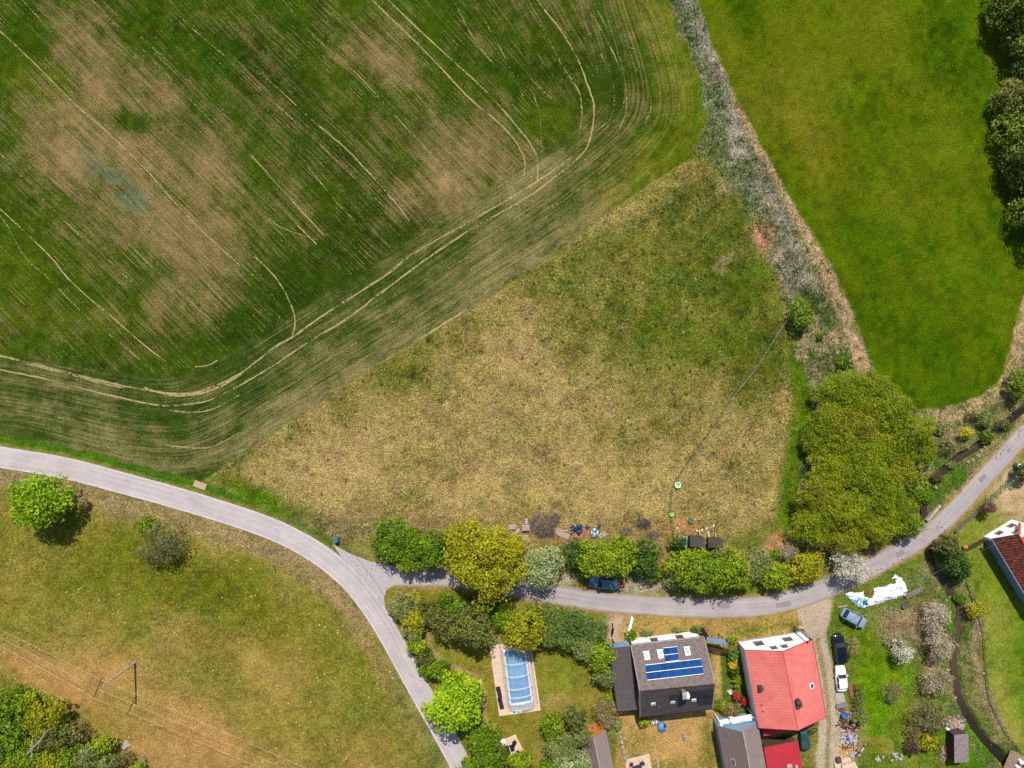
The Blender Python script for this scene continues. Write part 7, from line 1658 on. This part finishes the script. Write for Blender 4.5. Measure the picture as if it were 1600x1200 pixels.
# ------------------------------------------------------------------ plot: sheeting, scrap, tarps, bridge
SHP = [(1320.5, 929), (1328, 924.5), (1340, 926), (1352, 923), (1364, 920), (1372, 917), (1384, 916), (1392, 912), (1394, 903), (1399, 897), (1405, 901), (1410, 903), (1416, 913), (1419.5, 923), (1416, 930), (1407, 934), (1388, 938.5), (1370, 945), (1354, 949.5), (1344, 950.5), (1334, 943), (1327, 937)]
crumple(1368, 925, SHP, .55, WSH, 'plastic_sheet', 'large torn white plastic sheet spread on the grass by the lane', 'plastic sheet', seed=21, cell=.11, holes=[(1358, 927, .75), (1360, 923, .5), (1396, 909, .30), (1352, 943, .25)], m2=mat('blue_foil', C(110, 176, 232), .4, .1, 3), bluefn=lambda x, y, n: (x < -1.2 and y < -.2 * (x + 3.6) - .7 and n > .42))
crumple(1359, 926, roundish(1359, 926, 6, 5, 33), .12, mat('rust_soil', C(140, 92, 58), .95, .2, 3), 'bark_heap', 'rust brown bark showing through the torn white sheet', 'bark heap', seed=23)
for i, (a, b, lab) in enumerate((((1412, 931), (1441, 917.5), 'long grey beam sticking out from under the white sheet'), ((1415, 934), (1438, 922), 'second grey beam lying against the longer one'))):
    p, q = W3(*a), W3(*b); mb = MB(); mb.box((0, 0, .15), ((q - p).length, .22, .24)); solo(mb, 'beam', GREYW, lab, 'beam', tuple((p + q) / 2), math.atan2(q.y - p.y, q.x - p.x))
mb = MB(); mb.box((0, 0, .07), (1.5, .18, .1)); solo(mb, 'plank', WD, 'pale plank on the dry verge above the grey blue hatchback', 'plank', (*W(1316, 947), .05), .15)
tub(1411, 946.5, .36, .5, mat('slate_plastic', C(92, 116, 128), .5, .08, 3), 'slate blue round tub below the white sheet')
crumple(1388.5, 1096, roundish(1388.5, 1096, 6.5, 6, 40), .45, mat('blue_grey_tarp', C(84, 124, 134), .5, .2, 2, C(60, 96, 92)), 'tarpaulin', 'blue grey tarpaulin under the bare fruit tree', 'tarpaulin', seed=31)
crumple(1425, 1017, roundish(1425, 1018, 9, 3.5, 41), .25, mat('pale_grey_foil', C(176, 186, 194), .5, .1, 3), 'plastic_sheet', 'pale grey sheet beside the white fruit tree', 'plastic sheet', seed=33)
crumple(1312, 1092, [(1304, 1082), (1319, 1082), (1322, 1099), (1308, 1103), (1305, 1095)], .15, mat('grey_board', C(186, 176, 164), .9, .12, 3), 'board_sheet', 'large grey board sheet on the ground below the white car', 'sheet', seed=35)
mb = MB(); mb.box((0, 0, .25), (1.8, .55, .4)); solo(mb, 'trough', mat('grey_metal', C(134, 134, 144), .5, .1, 3), 'long grey metal trough at the lower end of the grey sheet', 'trough', (*W(1314, 1101), 0), .25)
mb = MB(); mb.prism([Vector((x, y, .05)) for x, y in ((-.35, 1.4), (.35, 1.1), (.3, -1.5), (-.1, -1.9))], Vector((0, 0, .2))); solo(mb, 'plank_stack', mat('red_brown_planks', C(158, 96, 76), .85, .15, 5), 'red brown planks lying right of the white car', 'planks', (*W(1328, 1078), 0), .15)
SC = [mat('scrap_%s' % n, C(*c), .7, .15, 4) for n, c in (('white', (200, 198, 200)), ('blue', (70, 100, 150)), ('rust', (128, 88, 66)), ('wood', (190, 160, 124)), ('dark', (56, 50, 58)), ('grey', (150, 148, 152)), ('pink', (214, 170, 160)), ('paleblue', (150, 190, 226)))]
def scrap(px, py, rx, ry, n, label, cols, seed, hmax=.7, long_=1.2):
    r = random.Random(seed); t = thing('scrap_heap', label, 'scrap heap', (*W(px, py), 0))
    for _ in range(n):
        a = r.random() * 6.28; d = math.sqrt(r.random()); x, y = math.cos(a) * d * rx / 10, math.sin(a) * d * ry / 10; z = .06 + hmax * (1 - d) * r.random(); k = r.random(); mb = MB()
        if k < .55: mb.box((x, y, z), (r.uniform(.4, long_), r.uniform(.1, .25), .06), r.random() * 3.1, 1, r.uniform(-.3, .3), r.uniform(-.2, .2)); nm = 'board'
        elif k < .85: mb.box((x, y, z), (r.uniform(.25, .7), r.uniform(.2, .5), r.uniform(.04, .25)), r.random() * 3.1, r.uniform(.7, 1), r.uniform(-.4, .4)); nm = 'piece'
        else: mb.tube([(x, y, z), (x + r.uniform(-.4, .4), y + r.uniform(-.4, .4), z + .05)], r.uniform(.08, .16), 8); nm = 'pipe'
        mb.build(nm, SC[r.choice(cols)], t)
scrap(1320, 1112, 13, 9, 40, 'scrap heap nearest the grey trough, with rusty pieces', [0, 2, 2, 3, 5, 4], 51); scrap(1325, 1132, 17, 13, 80, 'brown and dark scrap heap in the middle of the row', [2, 3, 3, 4, 0, 6, 4, 2], 52, long_=1.6); scrap(1327, 1153, 15, 9, 64, 'scrap heap mostly of white and blue pieces', [0, 0, 0, 7, 7, 1, 6, 5], 53); scrap(1335, 1165, 22, 4, 20, 'thin line of boards below the white and blue scrap', [3, 2, 0], 54, .15, 1.6)
t = thing('barrel', 'bright blue barrel on top of the scrap row', 'barrel', (*W(1315, 1115), .1)); mb = MB(); mb.cyl((0, 0, 0), .36, .8, 16); mb.build('body', mat('bright_blue_plastic', C(40, 130, 214), .4, .06, 3), t); mb = MB(); mb.cyl((0, 0, .8), .3, .05, 16); mb.build('lid', mat('bright_blue_plastic', C(40, 130, 214)), t)
scrap(1335, 1180, 8, 5, 12, 'small heap with a white bag left of the mown patch', [0, 5, 4], 55, .3, .8); scrap(1374, 1184, 8, 5, 14, 'reddish stones with a white pot below the mown patch', [6, 2, 0], 56, .3, .6); scrap(1397, 1180, 7, 6, 14, 'small clutter of dark and white items right of the mown patch', [4, 0, 5, 3], 57, .3, .7); scrap(1407, 1184, 5, 4, 6, 'few white items at the right of the small clutter', [0, 5], 58, .2, .5)
BEIGE = mat('beige_block', C(236, 214, 184), .85, .06, 3)
for i, (px, py, lx, ly, rz) in enumerate(((1318, 1187, 1.9, .5, .3), (1325, 1195, 2.2, .6, .25), (1330, 1201, 1.8, .7, .2), (1308, 1198, .9, 1.3, .2))):
    mb = MB(); n_b = 6
    for k in range(n_b): mb.box((-lx / 2 + lx * (k + .5) / n_b, 0, .2), (lx / n_b * .9, ly, .4 + .03 * (k % 2)))
    solo(mb, 'block_stack', BEIGE, ['beige block stack nearest the scrap, upper one', 'long beige block stack in the middle at the bottom edge', 'beige block stack cut by the bottom edge', 'short beige block stack beside the dirt track'][i], 'blocks', (*W(px, py), 0), rz)
mb = MB()
for k in range(6): mb.box((0, -.35 + k * .14, .3), (.7, .12, .5))
solo(mb, 'crate', mat('plum_brown_wood', C(104, 78, 84), .8, .1, 4), 'plum brown slatted crate left of the beige blocks', 'crate', (*W(1309, 1186), 0), .25)
scrap(1493, 1132, 11, 13, 80, 'heap of pale scrap timber behind the long roofed shed', [3, 3, 6, 0, 5, 3], 61, .5, 1.5); scrap(1477, 1127, 9, 5, 24, 'long pale boards in a bundle left of the scrap timber', [3, 0, 3], 62, .35, 1.9)
mb = MB(); mb.cyl((0, 0, 0), .3, .5, 14, .26); solo(mb, 'bucket', WPNT, 'white bucket at the upper left corner of the long roofed shed', 'bucket', (*W(1479.5, 1138.5), 0))
scrap(1475, 1178, 5, 12, 22, 'narrow row of boards against the west wall of the long shed', [3, 2, 5], 63, .4, 1.2)
# footbridge at the lower right
fb_ = thing('footbridge', 'plank footbridge over the stream at the lower right corner', 'footbridge', (*W(1582, 1192), 0))
b0, b1 = Vector((*W(1577, 1172), 0)), Vector((*W(1560, 1212), 0)); bd_ = (b1 - b0).normalized(); bn_ = Vector((-bd_.y, bd_.x, 0)); bn_ = bn_ if bn_.x > 0 else -bn_
PLK = mat('bridge_plank', C(172, 142, 118), .85, .2, 5, C(150, 122, 104))
for k in range(13):
    q = b0 + bd_ * (k * .36) + bn_ * 1.35; mb = MB(); mb.box((q.x, q.y, .34 + R.uniform(-.01, .01)), (2.9 + R.uniform(-.1, .1), .31, .07), math.atan2(bn_.y, bn_.x)); mb.build('plank', PLK, fb_, world=True)
for s_ in (.2, 2.5): mb = MB(); a = b0 + bn_ * s_ + Vector((0, 0, .2)); mb.tube([a - bd_ * .4, a + bd_ * 4.8], .12, 6); mb.build('beam', DKW, fb_, world=True)
for i, (px, py, r_) in enumerate(((1590, 1186, .32), (1585, 1195, .30), (1596, 1191, .2))):
    tub(px, py, r_, .55, WPNT, ['white pot beside the footbridge, upper one', 'white pot standing on the footbridge planks', 'small white pot at the right picture edge by the footbridge'][i]).location.z = .38
# culvert parapet and stones in the stream
mb = MB(); mb.box((0, 0, .1), (3.2, .35, .7)); solo(mb, 'parapet', CONC, 'low concrete parapet where the stream passes under the lane, north side', 'parapet', (*W(1457, 801), 0), .85)
mb = MB(); mb.box((0, 0, .1), (1.8, .3, .6)); solo(mb, 'parapet', CONC, 'short concrete parapet on the south side of the lane bridge', 'parapet', (*W(1463, 853), 0), .55)
for k, (px, py) in enumerate([(1528, 712), (1520, 719), (1512, 722), (1506, 714), (1534, 705), (1541, 700), (1470, 748), (1463, 762), (1449, 800), (1497, 1086), (1501, 1089), (1504, 1094), (1494, 1091), (1499, 1096), (1514, 1112), (1487, 934), (1510, 948), (1500, 1010), (1489, 1020), (1536, 1052), (1530, 990)]):
    x, y = W(px, py); mb = MB(); mb.box((0, 0, .1), (R.uniform(.3, .6), R.uniform(.25, .5), .3), R.random() * 3, .65, R.uniform(-.2, .2)); solo(mb, 'stone', mat('bank_stone', C(186, 166, 144), .9, .15, 4, bump=.03), 'pale stone on the edge of the stream', 'stone', (x, y, float(gh(x, y)) - .02), 0, 'stones along the stream')
mb = MB(); mb.tube([(*W(px, py), .06) for px, py in spline([(1550, 1098), (1553, 1106), (1556, 1115), (1562, 1124)], 3)], .05, 5); tag(mb.build('garden_hose', mat('lime_hose', C(176, 206, 60), .5, .05, 4)), 'lime green garden hose on the lawn along the old fence', 'hose')
t = thing('flower_pot', 'pot with orange and pink flowers at the stream end of the picket fence', 'flower pot', (*W(1505, 854), 0)); mb = MB(); mb.cyl((0, 0, 0), .2, .4, 10, .28); mb.build('pot', COPP, t); mb = MB()
for k in range(14): mb.box((R.uniform(-.3, .3), R.uniform(-.25, .25), .5 + R.random() * .15), (.18, .16, .1), R.random() * 3)
mb.build('flowers', mat('orange_flower', C(240, 150, 60), .7, .1, 4, C(226, 120, 150)), t)
t = thing('bench', 'small pale bench beside the drive south of the white gable', 'bench', (*W(1251, 979), 0), -.3); mb = MB(); mb.box((0, 0, .42), (1.1, .4, .06)); mb.build('seat', WD, t)
for x in (-.45, .45): mb = MB(); mb.box((x, 0, .2), (.08, .36, .38)); mb.build('leg', WD, t)
